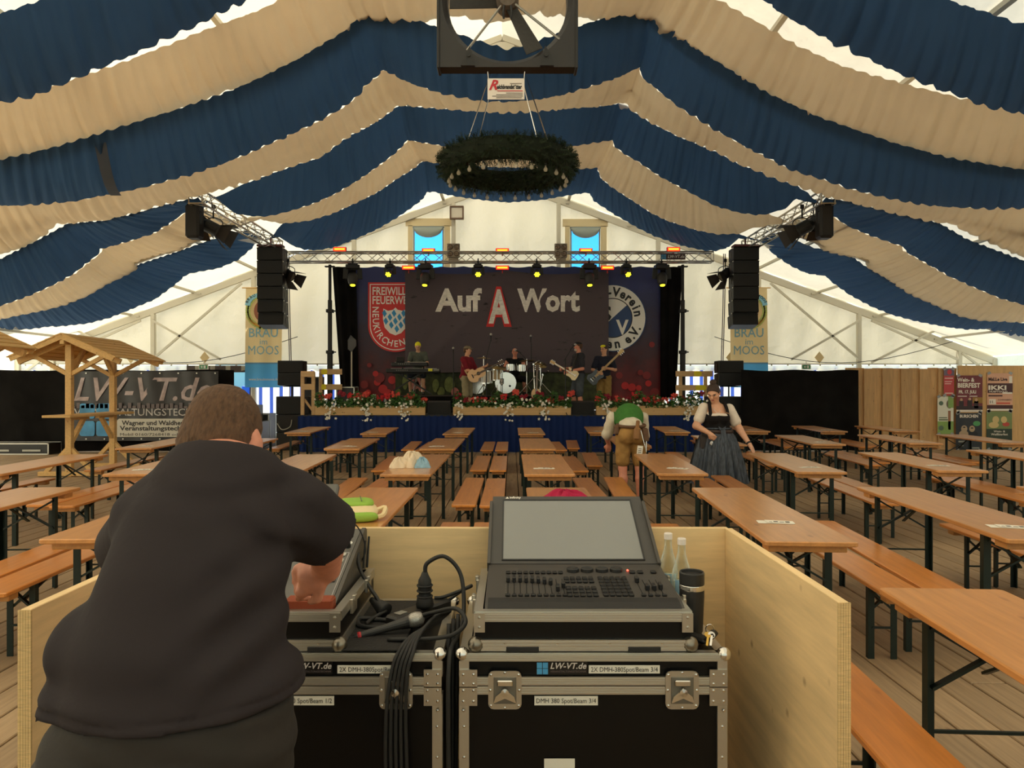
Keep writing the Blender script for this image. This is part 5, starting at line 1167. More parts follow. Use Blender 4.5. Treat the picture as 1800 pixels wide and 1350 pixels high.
def mic_stand(label, px, Y, z0, ztop, boom=None, tip=None):
    x = W(px, 0, Y).x; t = thing('microphone_stand', label, 'stand', (x, Y, z0)); h = ztop-z0
    g = G(); g.tube([(0, 0, .02), (0, 0, h)], .013, 6); obj('pole', g, BLACK, t)
    for k in range(3): g = G(); g.tube([(0, 0, .1), (.28*math.cos(k*2.09+.6), .28*math.sin(k*2.09+.6), .015)], .011, 5); obj('leg', g, BLACK, t)
    e_ = Vector((0, 0, h))
    if boom: e_ = Vector(boom)-Vector((x, Y, z0)); b0_ = Vector((0, 0, h))+(Vector((0, 0, h))-e_)*.3; g = G(); g.tube([b0_, e_], .01, 6); obj('boom', g, BLACK, t)
    d_ = Vector(tip) if tip else Vector((0, -.3, 1)); d_.normalize()
    g = G(); g.lathe([(.012, -.06), (.02, .08), (.024, .1), (.001, .1)], e_, 10, d_.to_track_quat('Z', 'X').to_matrix()); o = obj('microphone', g, BLACK, t)
    g = G(); g.ball(e_+d_*.125, .034, 10, 7); obj('mesh_head', g, M('grey mesh', (170, 168, 164), .4, .7), o, smooth=True)
mic_stand('straight microphone stand between keyboards and guitar player', 797, 19.9, ST, W(0, 620, 19.9).z)
mic_stand('microphone stand with raised boom beside the guitar player', 855, 19.6, ST, W(0, 628, 19.6).z, W(863, 596, 19.6), (0, -.2, 1))
mic_stand('microphone stand with boom before the singer in black cap', 994, 18.72, ST, W(0, 630, 18.72).z, W(1005, 612, 18.72), (.6, 0, .6))
mic_stand('microphone on a boom at the drummer mouth', 925, 21.3, RZ, W(0, 632, 21.3).z, W(913, 619, 21.3), (-.8, 0, .4))
mic_stand('tall overhead microphone stand right of the drums', 934, 21.5, RZ, W(0, 605, 21.5).z, W(933, 598, 21.5), (0, 0, 1))
def guitar(name, label, p, neck_dir, face, mat, neckm, acoustic=True, neck=.62, s=1.0, cat='guitar'):
    """body outline in the plane of neck and side, at p"""
    y = Vector(neck_dir).normalized(); f = Vector(face); f = (f-y*f.dot(y)).normalized(); x = y.cross(f); m = Matrix((x, -f, y)).transposed()
    t = thing(name, label, cat, p)
    if acoustic:
        pl = []
        for k in range(36):
            a = k*2*PI/36; yy = -math.cos(a)*.25; wq = .19*abs(math.sin(a))**.7*(1.0 if yy < -.02 else .76)*(1-.22*math.exp(-((yy-.03)/.06)**2)); pl.append((math.copysign(wq, math.sin(a)) if abs(math.sin(a)) > 1e-6 else 0, yy))
        th = .1
    else:
        pl = [(0, -.2), (.12, -.19), (.165, -.1), (.13, -.01), (.13, .06), (.16, .15), (.12, .2), (.06, .12), (-.05, .11), (-.09, .17), (-.13, .15), (-.125, .04), (-.13, -.02), (-.17, -.1), (-.12, -.19)]; th = .045
    pl = [(a*s, b*s) for a, b in pl]
    g = G(); g.prism(pl, th*s, m, m @ Vector((0, th*s/2, 0))); obj('body', g, mat, t)
    g = G(); g.bar(m @ Vector((0, -th*s/2-.008, .02)), m @ Vector((0, -th*s/2-.008, (.22+neck)*s)), .05*s, .022, up=f); o = obj('neck', g, neckm, t)
    g = G(); c = m @ Vector((0, -th*s/2, (.22+neck+.08)*s)); g.cbox(c, (.085*s, .02, .17*s), .008, m); obj('headstock', g, neckm, o)
    g = G()
    for sx in (-1, 1):
        for k in range(3): g.cbox(c+m @ Vector((sx*.055*s, 0, (-.05+.05*k)*s)), (.03, .015, .02), .003, m)
    obj('tuning_pegs', g, STEEL, o)
    if acoustic: g = G(); g.lathe([(.05*s, 0), (.001, .001)], m @ Vector((0, -th*s/2-.003, .05*s)), 18, m @ rx(PI/2)); obj('sound_hole', g, BLACK, t)
    else:
        g = G()
        for k in (-.06, .01, .08): g.cbox(m @ Vector((0, -th*s/2-.006, k*s)), (.07*s, .01, .022*s), .003, m)
        obj('pickups', g, M('pickup cream', (220, 206, 180), .5), t)
    g = G(); g.cbox(m @ Vector((0, -th*s/2-.008, -.12*s)), (.11*s, .015, .025*s), .004, m); obj('bridge', g, BLACK if acoustic else STEEL, t)
    g = G()
    for k in range(6): q = (-.018+.0072*k)*s; g.tube([m @ Vector((q, -th*s/2-.024, -.12*s)), m @ Vector((q, -th*s/2-.024, (.22+neck)*s))], .0014, 3, False)
    obj('strings', g, STEEL, t); return t
SPR = M('spruce guitar top', (220, 168, 104), .3, coat=.6); MAPLE = M('maple neck', (214, 178, 120), .35); DKN = M('dark guitar neck', (80, 56, 40), .4)
g_ = guitar('acoustic_guitar', 'acoustic guitar standing on the stage edge before the drums', W(942, 700, 19.2), (.05, .12, 1), (0, -1, .1), SPR, DKN, True, .5)
# things at the left of the stage, behind the head of the man in front
small_case('flight_case', 'silver edged flight case on the pile left of the subwoofers', (W(424, 0, 19.6).x, 19.6, .75), .75, .6, .42, 'cases beside the stage')
small_case('flight_case', 'black flight case under the silver edged one, left of the stage', (W(428, 0, 19.5).x, 19.5, 0), .95, .7, .74, 'cases beside the stage')
small_case('flight_case', 'low black flight case beside the left subwoofers', (W(455, 0, 20.2).x, 20.2, 0), .55, .6, .92, 'cases beside the stage')
small_case('rack_case', 'black amplifier rack behind the left guard rail', (W(546, 0, 20.2).x, 20.2, ST+.004), .5, .5, 1.0, 'cases beside the stage')
small_case('flight_case', 'low black flight case on the floor at the far left before the black cloth', (W(28, 0, 17.9).x, 17.9, 0), 1.6, .5, .28)
# ------------------------------------------------------------------ big fan, its sign, the fir wreath
FY = 7.5; FZ = W(893, 2, FY).z; FX = W(892, 0, FY).x
t = thing('axial_fan', 'large square black axial fan hanging under the tent roof', 'fan', (FX, FY, FZ)); hs, rr_ = .70, .615
FB_ = M('black moulded plastic', (24, 21, 20), .4)
g = G(); n = 64                                   # square plate with a bell-mouth hole
for (r0, y0), (r1, y1) in (((0, 0), (1, 0)), ((1, 0), (2, 0)), ((2, 0), (3, 0)), ((3, 0), (4, 0)), ((4, 0), (0, 0))):
    pass
prof = []
for k in range(n):
    a = 2*PI*k/n; c_, s_ = math.cos(a), math.sin(a); q = hs/max(abs(c_), abs(s_))
    prof.append([(q*c_, -.06, q*s_), (q*c_, .10, q*s_), (.66*c_, .10, .66*s_), (rr_*c_, .16, rr_*s_), (rr_*.985*c_, .10, rr_*.985*s_), (rr_*1.0*c_, .0, rr_*1.0*s_), (.665*c_, -.055, .665*s_)])
m_ = len(prof[0]); g.add([p for row in prof for p in row], [(k*m_+j, k*m_+(j+1) % m_, ((k+1) % n)*m_+(j+1) % m_, ((k+1) % n)*m_+j) for k in range(n) for j in range(m_)])
obj('frame', g, FB_, t)
g = G()
for sx in (-1, 1): g.cbox((sx*hs, .02, 0), (.03, .2, 2*hs+.03), .006)
obj('side_rims', g, BLACK, t)
g = G(); g.lathe([(.02, -.1), (.09, -.1), (.115, -.06), (.115, .1), (.09, .14), (.001, .14)], (0, .05, .0), 18, rx(PI/2)); obj('motor_hub', g, M('dusty motor casting', (96, 84, 72), .7, noise=.3, scale=20), t)
for k in range(3):
    a = math.radians(-62+120*k); d_ = Vector((math.cos(a), 0, math.sin(a))); e_ = Vector((-math.sin(a), 0, math.cos(a)))
    def bl(u, v): tw = .55-.3*u; w_ = .10+.035*u; q = d_*(.1+.49*u)+(e_*math.cos(tw)+Vector((0, 1, 0))*math.sin(tw))*w_*(v-.5)*2*.72; return q+Vector((0, -.02, 0))
    g = G(); g.grid(bl, 8, 4); g.grid(lambda u, v: bl(u, 1-v)+Vector((0, .012, 0)), 8, 4); obj('blade', g, M('dark fan blade', (50, 48, 44), .6, noise=.2, scale=30), t, smooth=True)
for k in range(3):
    a = math.radians(-128+90*k) if k < 2 else math.radians(90); g = G(); g.tube([(0, -.06, 0), (.67*math.cos(a), -.05, .67*math.sin(a))], .013, 6); obj('stay', g, M('grey steel stay', (150, 146, 138), .4, .7), t)
for sx in (-1, 1):
    g = G(); g.prism([(-.07, 0), (.07, 0), (.05, .1), (-.02*sx, .2)], .03, c=(sx*.40, -.07, -hs+.0)); g.lathe([(.018, 0), (.018, .015)], (sx*.39, -.1, -hs+.1), 10, rx(PI/2)); obj('mounting_foot', g, BLACK, t)
g = G()
for sx in (-1, 1): g.tube([(sx*hs*.9, 0, hs), (sx*.1, 0, roofz(FX)-.45-FZ)], .012, 5)
obj('suspension_chains', g, STEEL, t)
for k in (-.03, .03): g = G(); g.tube(crv([(k, -.07, -.05), (k*1.4, -.09, -.16), (k*1.2, -.08, -.22)], 4), .012, 6); obj('cable_gland', g, BLACK, t)
a_, b_ = W(857, 175, FY-.02), W(922, 138, FY-.02)
t = thing('advertising_sign', 'small white sign with red script hanging under the fan', 'sign', ((a_.x+b_.x)/2, FY-.02, a_.z)); w, h = b_.x-a_.x, b_.z-a_.z
g = G(); g.cbox((0, 0, h/2), (w, .008, h), .002); obj('plate', g, M('white sign plate', (232, 222, 210), .5), t)
g = G(); text(g, 'R', (-.135, -.008, h*.46), .14, bold=.004, shear=.4); g.box((.04, -.007, h*.4), (.26, .002, .008)); obj('red_print', g, M('sign red', (190, 30, 44), .5), t)
g = G(); text(g, 'eichbrandstätter', (.035, -.008, h*.5), .06, bold=.003, shear=.2, width=w*.68); obj('lettering', g, EBK, t)
g = G()
for k, (x0_, x1_) in enumerate(((.0, .17), (-.1, .17), (-.14, .17), (-.1, .16))): g.box(((x0_+x1_)/2, -.007, h*(.3-.075*k)), (x1_-x0_, .002, .006))
g.box((.1, -.007, h*.75), (.12, .002, .006)); obj('small_print', g, M('sign grey', (120, 110, 104), .6), t)
g = G()
for sx in (-1, 1): g.tube([(sx*w*.48, 0, h-.01), (sx*w*.5, .0, h+.07)], .006, 5)
obj('hooks', g, STEEL, t)
WY = 12.9; wc = W(892.5, 291, WY)
t = thing('fir_wreath', 'large fir wreath hung with clear light bulbs before the stage', 'wreath', wc); RW, TW_ = .99, .27
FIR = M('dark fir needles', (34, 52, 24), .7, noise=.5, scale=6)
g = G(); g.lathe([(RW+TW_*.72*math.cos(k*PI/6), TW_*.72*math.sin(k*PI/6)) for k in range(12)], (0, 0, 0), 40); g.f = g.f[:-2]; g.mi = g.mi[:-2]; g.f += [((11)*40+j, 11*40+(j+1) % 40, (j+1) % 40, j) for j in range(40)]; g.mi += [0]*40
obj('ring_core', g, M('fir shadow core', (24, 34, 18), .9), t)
g = G()
for k in range(3400):                             # twigs: a spray of narrow needles each
    a = R.uniform(0, 2*PI); b_ = R.uniform(0, 2*PI); o_ = Vector((math.cos(a), math.sin(a), 0)); nr = o_*math.cos(b_)+Vector((0, 0, math.sin(b_))); tg = Vector((-math.sin(a), math.cos(a), 0))
    base = o_*RW+nr*TW_*R.uniform(.6, .82); d_ = (nr*R.uniform(.4, 1)+tg*R.uniform(-.9, .9)+Vector((0, 0, R.uniform(-.4, .2)))).normalized(); ln = R.uniform(.07, .13); sd_ = d_.cross(nr); sd_ = sd_.normalized() if sd_.length > .05 else d_.orthogonal().normalized()
    for q in range(4):
        p = base+d_*ln*q/4
        for s_ in (-1, 1):
            e_ = (d_*.7+sd_*s_*.8+nr*.2).normalized()*.045; g.add([p, p+d_*.014, p+e_], [(0, 1, 2)])
    g.add([base-sd_*.006, base+sd_*.006, base+d_*ln*1.1], [(0, 1, 2)])
obj('fir_twigs', g, FIR, t, kind='stuff')
BULB = M('clear bulb glass', (225, 215, 190), .05, 0, .5, alpha=.45)
for k in range(24):
    a = 2*PI*(k+.5)/24; c_ = Vector((math.cos(a)*(RW+.04), math.sin(a)*(RW+.04), -TW_-.03)); g = G(); g.lathe([(.014, .05), (.016, .03), (.034, 0), (.036, -.02), (.026, -.045), (.001, -.053)], c_, 10); o = obj('bulb', g, BULB, t, smooth=True)
    g = G(); g.lathe([(.016, .05), (.018, .09), (.01, .1)], c_, 8); obj('socket', g, BLACK, o)
for k in range(4):
    a = PI/4+k*PI/2; g = G(); g.tube([(RW*math.cos(a), RW*math.sin(a), .1), (.25*math.cos(a), .25*math.sin(a), 1.9)], .010, 5); obj('suspension_chain', g, STEEL, t)

# ------------------------------------------------------------------ flight cases at the mixing place
LAM = M('black brown laminate', (9, 7, 6), .4, spec=.25, noise=.15, scale=90); PLATE = M('zinc plated steel', (188, 182, 170), .32, .85)
def ridged(g, x0, x1, z0, z1, y, t=.012):         # front face of a ribbed aluminium profile
    g.box(((x0+x1)/2, y-t/2, (z0+z1)/2), (x1-x0, t, z1-z0)); k = 3; hz = (z1-z0)/(2*k+1)
    for i in range(k): g.box(((x0+x1)/2, y-t-.001, z0+hz*(2*i+1.5)), (x1-x0, .003, hz))
def rivet(g, x, y, z): g.lathe([(.0055, 0), (.0045, .002), (.001, .003)], (x, y, z), 8, rx(PI/2))
def ballcorner(t, x, y, z, sx, sy=-1):
    g = G(); g.ball((x, y, z), .024, 14, 10); o = obj('ball_corner', g, STEEL, t, smooth=True)
    g = G(); g.prism([(0, .004), (-sx*.07, .004), (-sx*.075, -.012), (-sx*.03, -.028), (-sx*.012, -.065), (0, -.07)][::int(sx)], .004, c=(x, y+.008, z))
    rivet(g, x-sx*.058, y+.004, z-.006); rivet(g, x-sx*.008, y+.004, z-.055); obj('corner_plate', g, PLATE, o)
def big_case(label, x0, x1, sx, sign_x, l1, l2, lx1, lx2):
    y0, y1, zt_, zb = 2.40, 3.02, .735, .12; cx = (x0+x1)/2; w = x1-x0
    t = thing('flight_case', label, 'case', (cx, y0, 0)); O_ = Vector((cx, y0, 0)); h0, h1 = .605, .662
    g = G(); g.cbox((0, .31, (zb+h0)/2), (w-.008, .612, h0-zb), .002); obj('base_body', g, LAM, t)
    g = G(); g.cbox((0, .31, (h1+zt_)/2), (w-.008, .612, zt_-h1), .002); obj('lid', g, LAM, t)
    for nm, za, zb_ in (('lower_band', h0, h0+.027), ('upper_band', h0+.03, h1)): g = G(); ridged(g, -w/2+.03, w/2-.03, za, zb_, .002); obj(nm, g, ALU, t)
    g = G(); ridged(g, -w/2, w/2, zt_-.022, zt_, .002); g.box((0, .012, zt_+.001), (w, .03, .003)); obj('top_front_profile', g, ALU, t)
    g = G(); g.box((0, .61, zt_-.01), (w, .03, .025)); obj('top_back_profile', g, ALU, t)
    for s in (-1, 1):
        g = G(); g.box((s*(w/2-.014), .31, zt_), (.032, .61, .005)); g.box((s*(w/2+.001), .31, zt_-.013), (.004, .61, .03)); obj('top_side_profile', g, ALU, t)
        for (za, zb_) in ((zb, h0), (h1, zt_-.022)): g = G(); g.box((s*(w/2-.014), -.003, (za+zb_)/2), (.032, .01, zb_-za)); g.box((s*(w/2+.001), .012, (za+zb_)/2), (.004, .03, zb_-za)); obj('upright_profile', g, ALU, t)
        for zc, hh in ((h0-.004, .062), (h1-.004, .058)): g = G(); g.box((s*(w/2-.028), -.011, zc), (.058, .006, hh)); obj('band_corner_plate', g, PLATE, t)
        g = G()
        for (a_, b_) in ((.045, .015), (.012, .015), (.045, -.02), (.012, -.02), (.012, -.05)): rivet(g, s*(w/2-a_), -.014, h0+b_-.0)
        for (a_, b_) in ((.045, .01), (.012, .01), (.012, -.02), (.045, -.02)): rivet(g, s*(w/2-a_), -.0145, h1+b_)
        for z in (.5, .4, .3, .2): rivet(g, s*(w/2-.014), -.008, z)
        obj('rivets', g, STEEL, t, kind='stuff')
        ballcorner(t, s*(w/2-.006), .006, zt_-.004, s); g = G(); g.ball((s*(w/2-.006), .612, zt_-.004), .022, 12, 8); obj('ball_corner', g, STEEL, t, smooth=True)
        for y in (.08, .54): g = G(); g.lathe([(.05, -.015), (.05, .015)], (s*(w/2-.09), y, .05), 14, ry(PI/2)); g.box((s*(w/2-.09), y, .1), (.07, .08, .04)); obj('caster', g, BLACK, t)
        lx = s*.288                                 # recessed butterfly latch
        g = G(); pl = []
        for cx_, cz_, a0 in ((.036, .044, 0), (-.036, .044, 90), (-.036, -.044, 180), (.036, -.044, 270)):
            for k in range(4): a = math.radians(a0+30*k); pl.append((lx+cx_+.018*math.cos(a), .622+cz_+.018*math.sin(a)))
        g.prism(pl, .006, c=(0, -.011, 0)); o = obj('latch_dish', g, PLATE, t)
        g = G(); g.cbox((lx, -.016, .622), (.074, .006, .088), .002); obj('recess', g, M('shaded zinc', (120, 116, 106), .45, .7), o)
        g = G(); g.cbox((lx, -.024, .648), (.05, .014, .02), .003); g.prism([(lx-.036, .585), (lx, .60), (lx+.036, .585), (lx+.03, .606), (lx, .63), (lx-.03, .606)], .008, c=(0, -.022, 0)); g.lathe([(.013, 0), (.013, .018), (.001, .02)], (lx, -.022, .622), 12, rx(PI/2)); obj('butterfly', g, STEEL, o)
        g = G()
        for (a_, b_) in ((.045, .05), (-.045, .05), (.045, -.05), (-.045, -.05), (.047, 0), (-.047, 0), (0, .057), (0, -.057)): rivet(g, lx+a_, -.017, .622+b_)
        obj('rivets', g, STEEL, o)
    sgx = sign_x-cx; g = G(); g.box((sgx, -.003, .689), (.168, .004, .042)); o = obj('company_sticker', g, M('black sticker', (14, 12, 12), .3), t)
    g = G()
    for i in range(2):
        for j in range(2): g.box((sgx-.072+.019*i, -.006, .679+.02*j), (.017, .002, .018))
    obj('blue_squares', g, BLUEP, o)
    g = G(); text(g, 'LW-VT.de', (sgx+.022, -.0065, .688), .028, bold=.0006, shear=.28, width=.118); g2 = G(); text(g2, 'VERANSTALTUNGSTECHNIK', (sgx+.022, -.0065, .676), .009, width=.118); obj('lettering', g, M('pale print', (196, 190, 186)), o); obj('small_lettering', g2, M('dim chrome print', (110, 98, 98)), o)
    for tx, x_, z, w_, h_ in ((l1, lx1-cx, .685, .232, .026), (l2, lx2-cx, .583, .207, .03)):
        g = G(); g.box((x_, -.003, z), (w_, .004, h_)); o = obj('label', g, M('white paper label', (224, 220, 208), .6), t); g = G(); text(g, tx, (x_, -.0065, z-.007), .022, width=w_*.94); obj('lettering', g, EBK, o)
    g = G(); g.box((.0-.11, -.003, .36), (.1, .004, .065)); obj('label', g, M('white paper label', (224, 220, 208)), t)
    return t
big_case('right-hand black flight case with two butterfly latches under the lighting desk', -.17, .70, 1, W(987, 0, 2.4).x, '2X DMH-380Spot/Beam 3/4', 'DMH 380 Spot/Beam 3/4', W(1097, 0, 2.4).x, W(995, 0, 2.4).x)
big_case('left-hand black flight case draped with cables, half hidden by the man', -1.10, -.23, 1, W(540, 0, 2.4).x, '2X DMH-380Spot/Beam 1/2', 'DMH 380 Spot/Beam 1/2', W(656, 0, 2.4).x, W(532, 0, 2.4).x)
def tray(label, x0, x1):
    t = thing('case_tray', label, 'case', ((x0+x1)/2, 2.42, .7405)); w = x1-x0; d = .58; h = .125
    g = G(); g.box((0, d/2, .006), (w-.01, d-.01, .01)); obj('bottom', g, LAM, t)
    for y, nm in ((.006, 'front_wall'), (d-.006, 'back_wall')): g = G(); g.box((0, y, h/2), (w-.004, .01, h-.004)); obj(nm, g, LAM, t)
    for s in (-1, 1): g = G(); g.box((s*(w/2-.006), d/2, h/2), (.01, d-.004, h-.004)); obj('side_wall', g, LAM, t)
    g = G(); ridged(g, -w/2, w/2, h-.03, h, .002); g.box((0, .012, h), (w, .03, .004)); obj('rim_profile', g, ALU, t)
    for s in (-1, 1): g = G(); g.box((s*(w/2-.012), d/2, h), (.028, d, .005)); g.box((s*(w/2+.001), d/2, h-.014), (.004, d, .03)); obj('rim_profile', g, ALU, t)
    g = G(); ridged(g, -w/2-.005, w/2+.005, 0, .036, .0); obj('bottom_profile', g, ALU, t)
    for s in (-1, 1):
        g = G(); g.box((s*(w/2+.002), d/2, .018), (.006, d, .036)); obj('bottom_profile', g, ALU, t)
        g = G(); g.box((s*(w/2-.016), -.012, h-.032), (.036, .006, .062)); rivet(g, s*(w/2-.016), -.015, h-.014); rivet(g, s*(w/2-.016), -.015, h-.046); obj('corner_bracket', g, PLATE, t)
        g = G(); g.ball((s*(w/2-.004), .0, .018), .027, 12, 8); obj('ball_corner', g, M('dull steel ball', (130, 124, 112), .3, .9), t, smooth=True)
        for y in (.16, .42): g = G(); g.cbox((s*(w/2+.008), y, h-.02), (.012, .07, .05), .002); g.cbox((s*(w/2+.012), y, h+.004), (.012, .03, .02), .002); obj('latch', g, PLATE, t)
    g = G()
    for k in range(4): rivet(g, -w*.36+w*.24*k, -.011, .026)
    for sx in (-1, 1): gg = G(); gg.cbox((sx*.2, -.0135, .006), (.108, .006, .018), .003); obj('grip_slot', gg, BLACK, t)
    obj('rivets', g, STEEL, t); return t
tray('silver edged tray holding the lighting desk on the right flight case', -.123, .592)
tray('silver edged tray holding the sound mixer on the left flight case', -1.07, -.565)

# lighting desk
t = thing('lighting_desk', 'grey black lighting desk with a wide tilted touchscreen', 'mixing desk', (.243, 2.43, .756)); w = .668
DESK = M('charcoal desk shell', (66, 62, 58), .5); SCRF = M('grey screen bezel', (62, 60, 58), .5); KEY = M('black keys', (16, 15, 15), .45)
def desk_z(y): return .128+.03*(y-.09)/.4         # top surface above the base, y from the front edge
g = G(); pr = [(-.006, 0), (-.006, .075), (.004, .098), (.02, .112), (.05, .122), (.09, desk_z(.09)), (.47, desk_z(.47)), (.47, 0)]
g.prism([(a_, b_) for a_, b_ in pr], w, rz(PI/2), (-w/2, 0, 0))
o = obj('desk_body', g, DESK, t)
g = G(); g.prism([(.0, .076), (.006, .098), (.02, .113), (.05, .1235), (.086, .1285), (.086, .12)], w-.02, rz(PI/2), (-(w-.02)/2, 0, .001)); obj('palm_rest', g, M('black soft palm rest', (26, 24, 23), .6), t)
def kx(px, Y=2.65): return (px-900)*Y/F-.243
KEYM = {}
def key(x, y, sx, sy, sz=.008, mt=KEY, nm='key'):
    k = (sx, sy, sz, mt.name)
    if k not in KEYM: g = G(); g.cbox((0, 0, sz/2), (sx, sy, sz), .0025); KEYM[k] = g.mesh(nm, mt)
    return link(nm, KEYM[k], t, (x, y, desk_z(y)), (.075, 0, 0))
for i in range(10):
    x = kx(893+10.7*i); key(x, .345, .017, .02); key(x, .105, .017, .014); key(x, .205, .003, .15, .0015, M('fader slot', (8, 8, 8), .8), 'fader_slot')
    y = .255-.06*(i/9)**3+(.0 if i != 8 else -.05); key(x, y, .013, .03, .02, M('fader cap', (30, 29, 29), .4), 'fader_cap')
for i in range(5):
    for j, y in enumerate((.28, .245, .175, .14, .105)):
        if j < 5: key(.2+.0225*i-.243+.0, y, .018, .022)
for i in range(5):
    for j in range(6): key(.325+.022*i-.243, .28-.034*j, .018, .024)
for i in range(4):
    x = .455+.024*i-.243; key(x, .2, .003, .14, .0015, M('fader slot', (8, 8, 8)), 'fader_slot'); key(x, (.25, .17, .17, .18)[i], .014, .03, .02, M('fader cap', (30, 29, 29)), 'fader_cap'); key(x, .105, .017, .014)
for i in range(3): key(.455+.03*i-.243+(.02 if i == 2 else 0), .35, .022, .022)
for px in (1007, 1032, 1058, 1083):
    x = kx(px, 2.8); g = G(); g.lathe([(.024, 0), (.024, .012), (.02, .016), (.012, .013), (.001, .012)], (x, .372, desk_z(.372)-.002), 18); obj('encoder_wheel', g, M('ribbed black wheel', (34, 33, 32), .5), t)
g = G(); g.cbox((kx(1105, 2.78), .375, desk_z(.375)+.002), (.008, .008, .006), .002); obj('red_indicator', g, M('red indicator', (255, 70, 50), .4, emit=3), t)
g = G()
for i in range(10): g.box((kx(893+10.7*i), .366, desk_z(.366)+.001), (.01, .004, .001))
for i in range(9): g.box((kx(889), .14+.016*i, desk_z(.14+.016*i)+.001), (.004, .001, .001))
obj('printed_legend', g, M('legend print', (150, 148, 140), .6), t)
# screen
piv = Vector((0, .455, .158)); ang = math.atan2(.205, .40); ms = rx(ang)
def sp_(x, y, z): return piv+ms @ Vector((x, y, z))
g = G(); L_ = .45; pl = [(-w/2, 0), (w/2, 0), (w/2-.006, L_), (-w/2+.006, L_)]
vs = [sp_(x, y, 0) for x, y in pl]+[sp_(x, y, -.035) for x, y in pl]; g.add(vs, [(0, 1, 2, 3), (7, 6, 5, 4), (0, 4, 5, 1), (1, 5, 6, 2), (2, 6, 7, 3), (3, 7, 4, 0)]); so = obj('screen_housing', g, SCRF, t)
g = G(); pl = [(-w/2+.056, .024), (w/2-.056, .024), (w/2-.056, .418), (-w/2+.056, .418)]; g.add([sp_(x, y, .001) for x, y in pl]+[sp_(x, y, -.002) for x, y in pl], [(0, 1, 2, 3), (0, 4, 5, 1), (1, 5, 6, 2), (2, 6, 7, 3), (3, 7, 4, 0)])
scm = M('dim glossy touchscreen', (120, 122, 120), .12, 0, .9); obj('touchscreen', g, scm, so)
for (xa, xb, ya, yb) in ((-w/2+.05, w/2-.05, .018, .024), (-w/2+.05, w/2-.05, .418, .424), (-w/2+.05, -w/2+.056, .02, .42), (w/2-.056, w/2-.05, .02, .42)):
    g = G(); g.add([sp_(x, y, z) for z in (.0, .004) for x, y in ((xa, ya), (xb, ya), (xb, yb), (xa, yb))], [(4, 5, 6, 7), (0, 1, 5, 4), (1, 2, 6, 5), (2, 3, 7, 6), (3, 0, 4, 7)]); obj('screen_lip', g, M('black gloss lip', (14, 14, 14), .3), so)
for s in (-1, 1): g = G(); g.add([sp_(x, y, z) for z in (-.03, .012) for x, y in ((s*w/2-.006, -.01), (s*w/2+.006, -.01), (s*w/2+.006, .40), (s*w/2-.006, .40))], [(3, 2, 1, 0), (4, 5, 6, 7), (0, 1, 5, 4), (1, 2, 6, 5), (2, 3, 7, 6), (3, 0, 4, 7)]); obj('side_rail', g, DESK, so)
g = G(); m_ = ms @ rx(-PI/2); text(g, 'infinity', sp_(-w/2+.106, .431, .003), .022, m_, bold=.0005, width=.05); g.add([sp_(-w/2+x, y, .003) for x, y in ((.062, .43), (.078, .43), (.07, .444))], [(0, 1, 2)]); obj('logo', g, WHITE, so)

# sound mixer behind the man
t = thing('sound_mixer', 'grey digital sound mixer with raised display, half hidden by the man', 'mixing desk', (-.82, 2.48, .757)); MX = M('grey mixer panel', (98, 96, 92), .5); MXD = M('dark mixer cheek', (74, 70, 64), .5)
hw_ = .205; pr = [(0, 0), (0, .07), (.02, .085), (.57, .262), (.6, .25), (.6, .12), (.45, 0)]
g = G(); g.prism(pr, 2*hw_-.024, rz(PI/2), (-hw_+.012, 0, 0)); obj('panel_body', g, MX, t)
for s in (-1, 1): g = G(); g.prism([(a_-.004, b_+.006) if b_ > 0 else (a_, b_) for a_, b_ in pr], .014, rz(PI/2), (s*hw_-.007, 0, 0)); obj('side_cheek', g, MXD, t)
sl = math.atan2(.177, .55); mm = rx(sl)
def mx(x, v, z=0): return Vector((x, .02, .085))+mm @ Vector((0, v, z))
g = G(); text(g, 'WING', mx(hw_-.07, .535, .003), .03, mm @ rx(-PI/2), bold=.0004, width=.065); obj('logo', g, LETT, t)
for x, v in ((hw_-.06, .47), (hw_-.085, .43), (hw_-.035, .43)): g = G(); g.lathe([(.011, 0), (.011, .03), (.008, .034), (.001, .034)], mx(x, v), 12, mm); obj('knob', g, BLACK, t); g = G(); g.lathe([(.012, .0), (.0125, .004)], mx(x, v+.028), 10, mm); obj('knob_ring', g, WHITE, t)
for k in range(5):
    g = G(); g.cbox(mx(hw_-.045, .37-.045*k, .003), (.03, .022, .006), .002, mm); obj('button', g, M('light button', (186, 182, 172), .5) if k < 2 else MXD, t)
g = G()
for (xa, xb, va, vb) in ((hw_-.075, hw_-.02, .385, .387), (hw_-.022, hw_-.02, .05, .386), (hw_-.075, hw_-.073, .05, .386)): g.cbox(mx((xa+xb)/2, (va+vb)/2, .0008), (xb-xa, vb-va, .001), .0003, mm)
obj('printed_frame', g, LETT, t)
for k in range(6): g = G(); g.cbox(mx(-.15+.045*k, .2, .012), (.014, .03, .022), .003, mm); obj('fader_cap', g, BLACK, t)
ma_ = rx(math.radians(52)); bs = Vector((0, .47, .24))
g = G(); c_ = bs+ma_ @ Vector((-.06, .12, 0)); g.cbox(c_, (.3, .26, .03), .006, ma_); o = obj('display_housing', g, MX, t)
g = G(); g.cbox(bs+ma_ @ Vector((-.06, .12, .016)), (.23, .2, .003), .001, ma_); obj('display', g, scm, o)
g = G(); g.cbox(bs+ma_ @ Vector((.07, .2, .016)), (.02, .014, .003), .001, ma_); obj('badge', g, LETT, o)
g = G(); g.cbox((0, 0, 0), (.16, .06, .05), .006); tag(obj('folder', g, M('orange red folder', (140, 60, 28), .6), None, (-.68, 2.475, .873)), 'orange red box under the man\'s hand in front of the mixer', 'box')
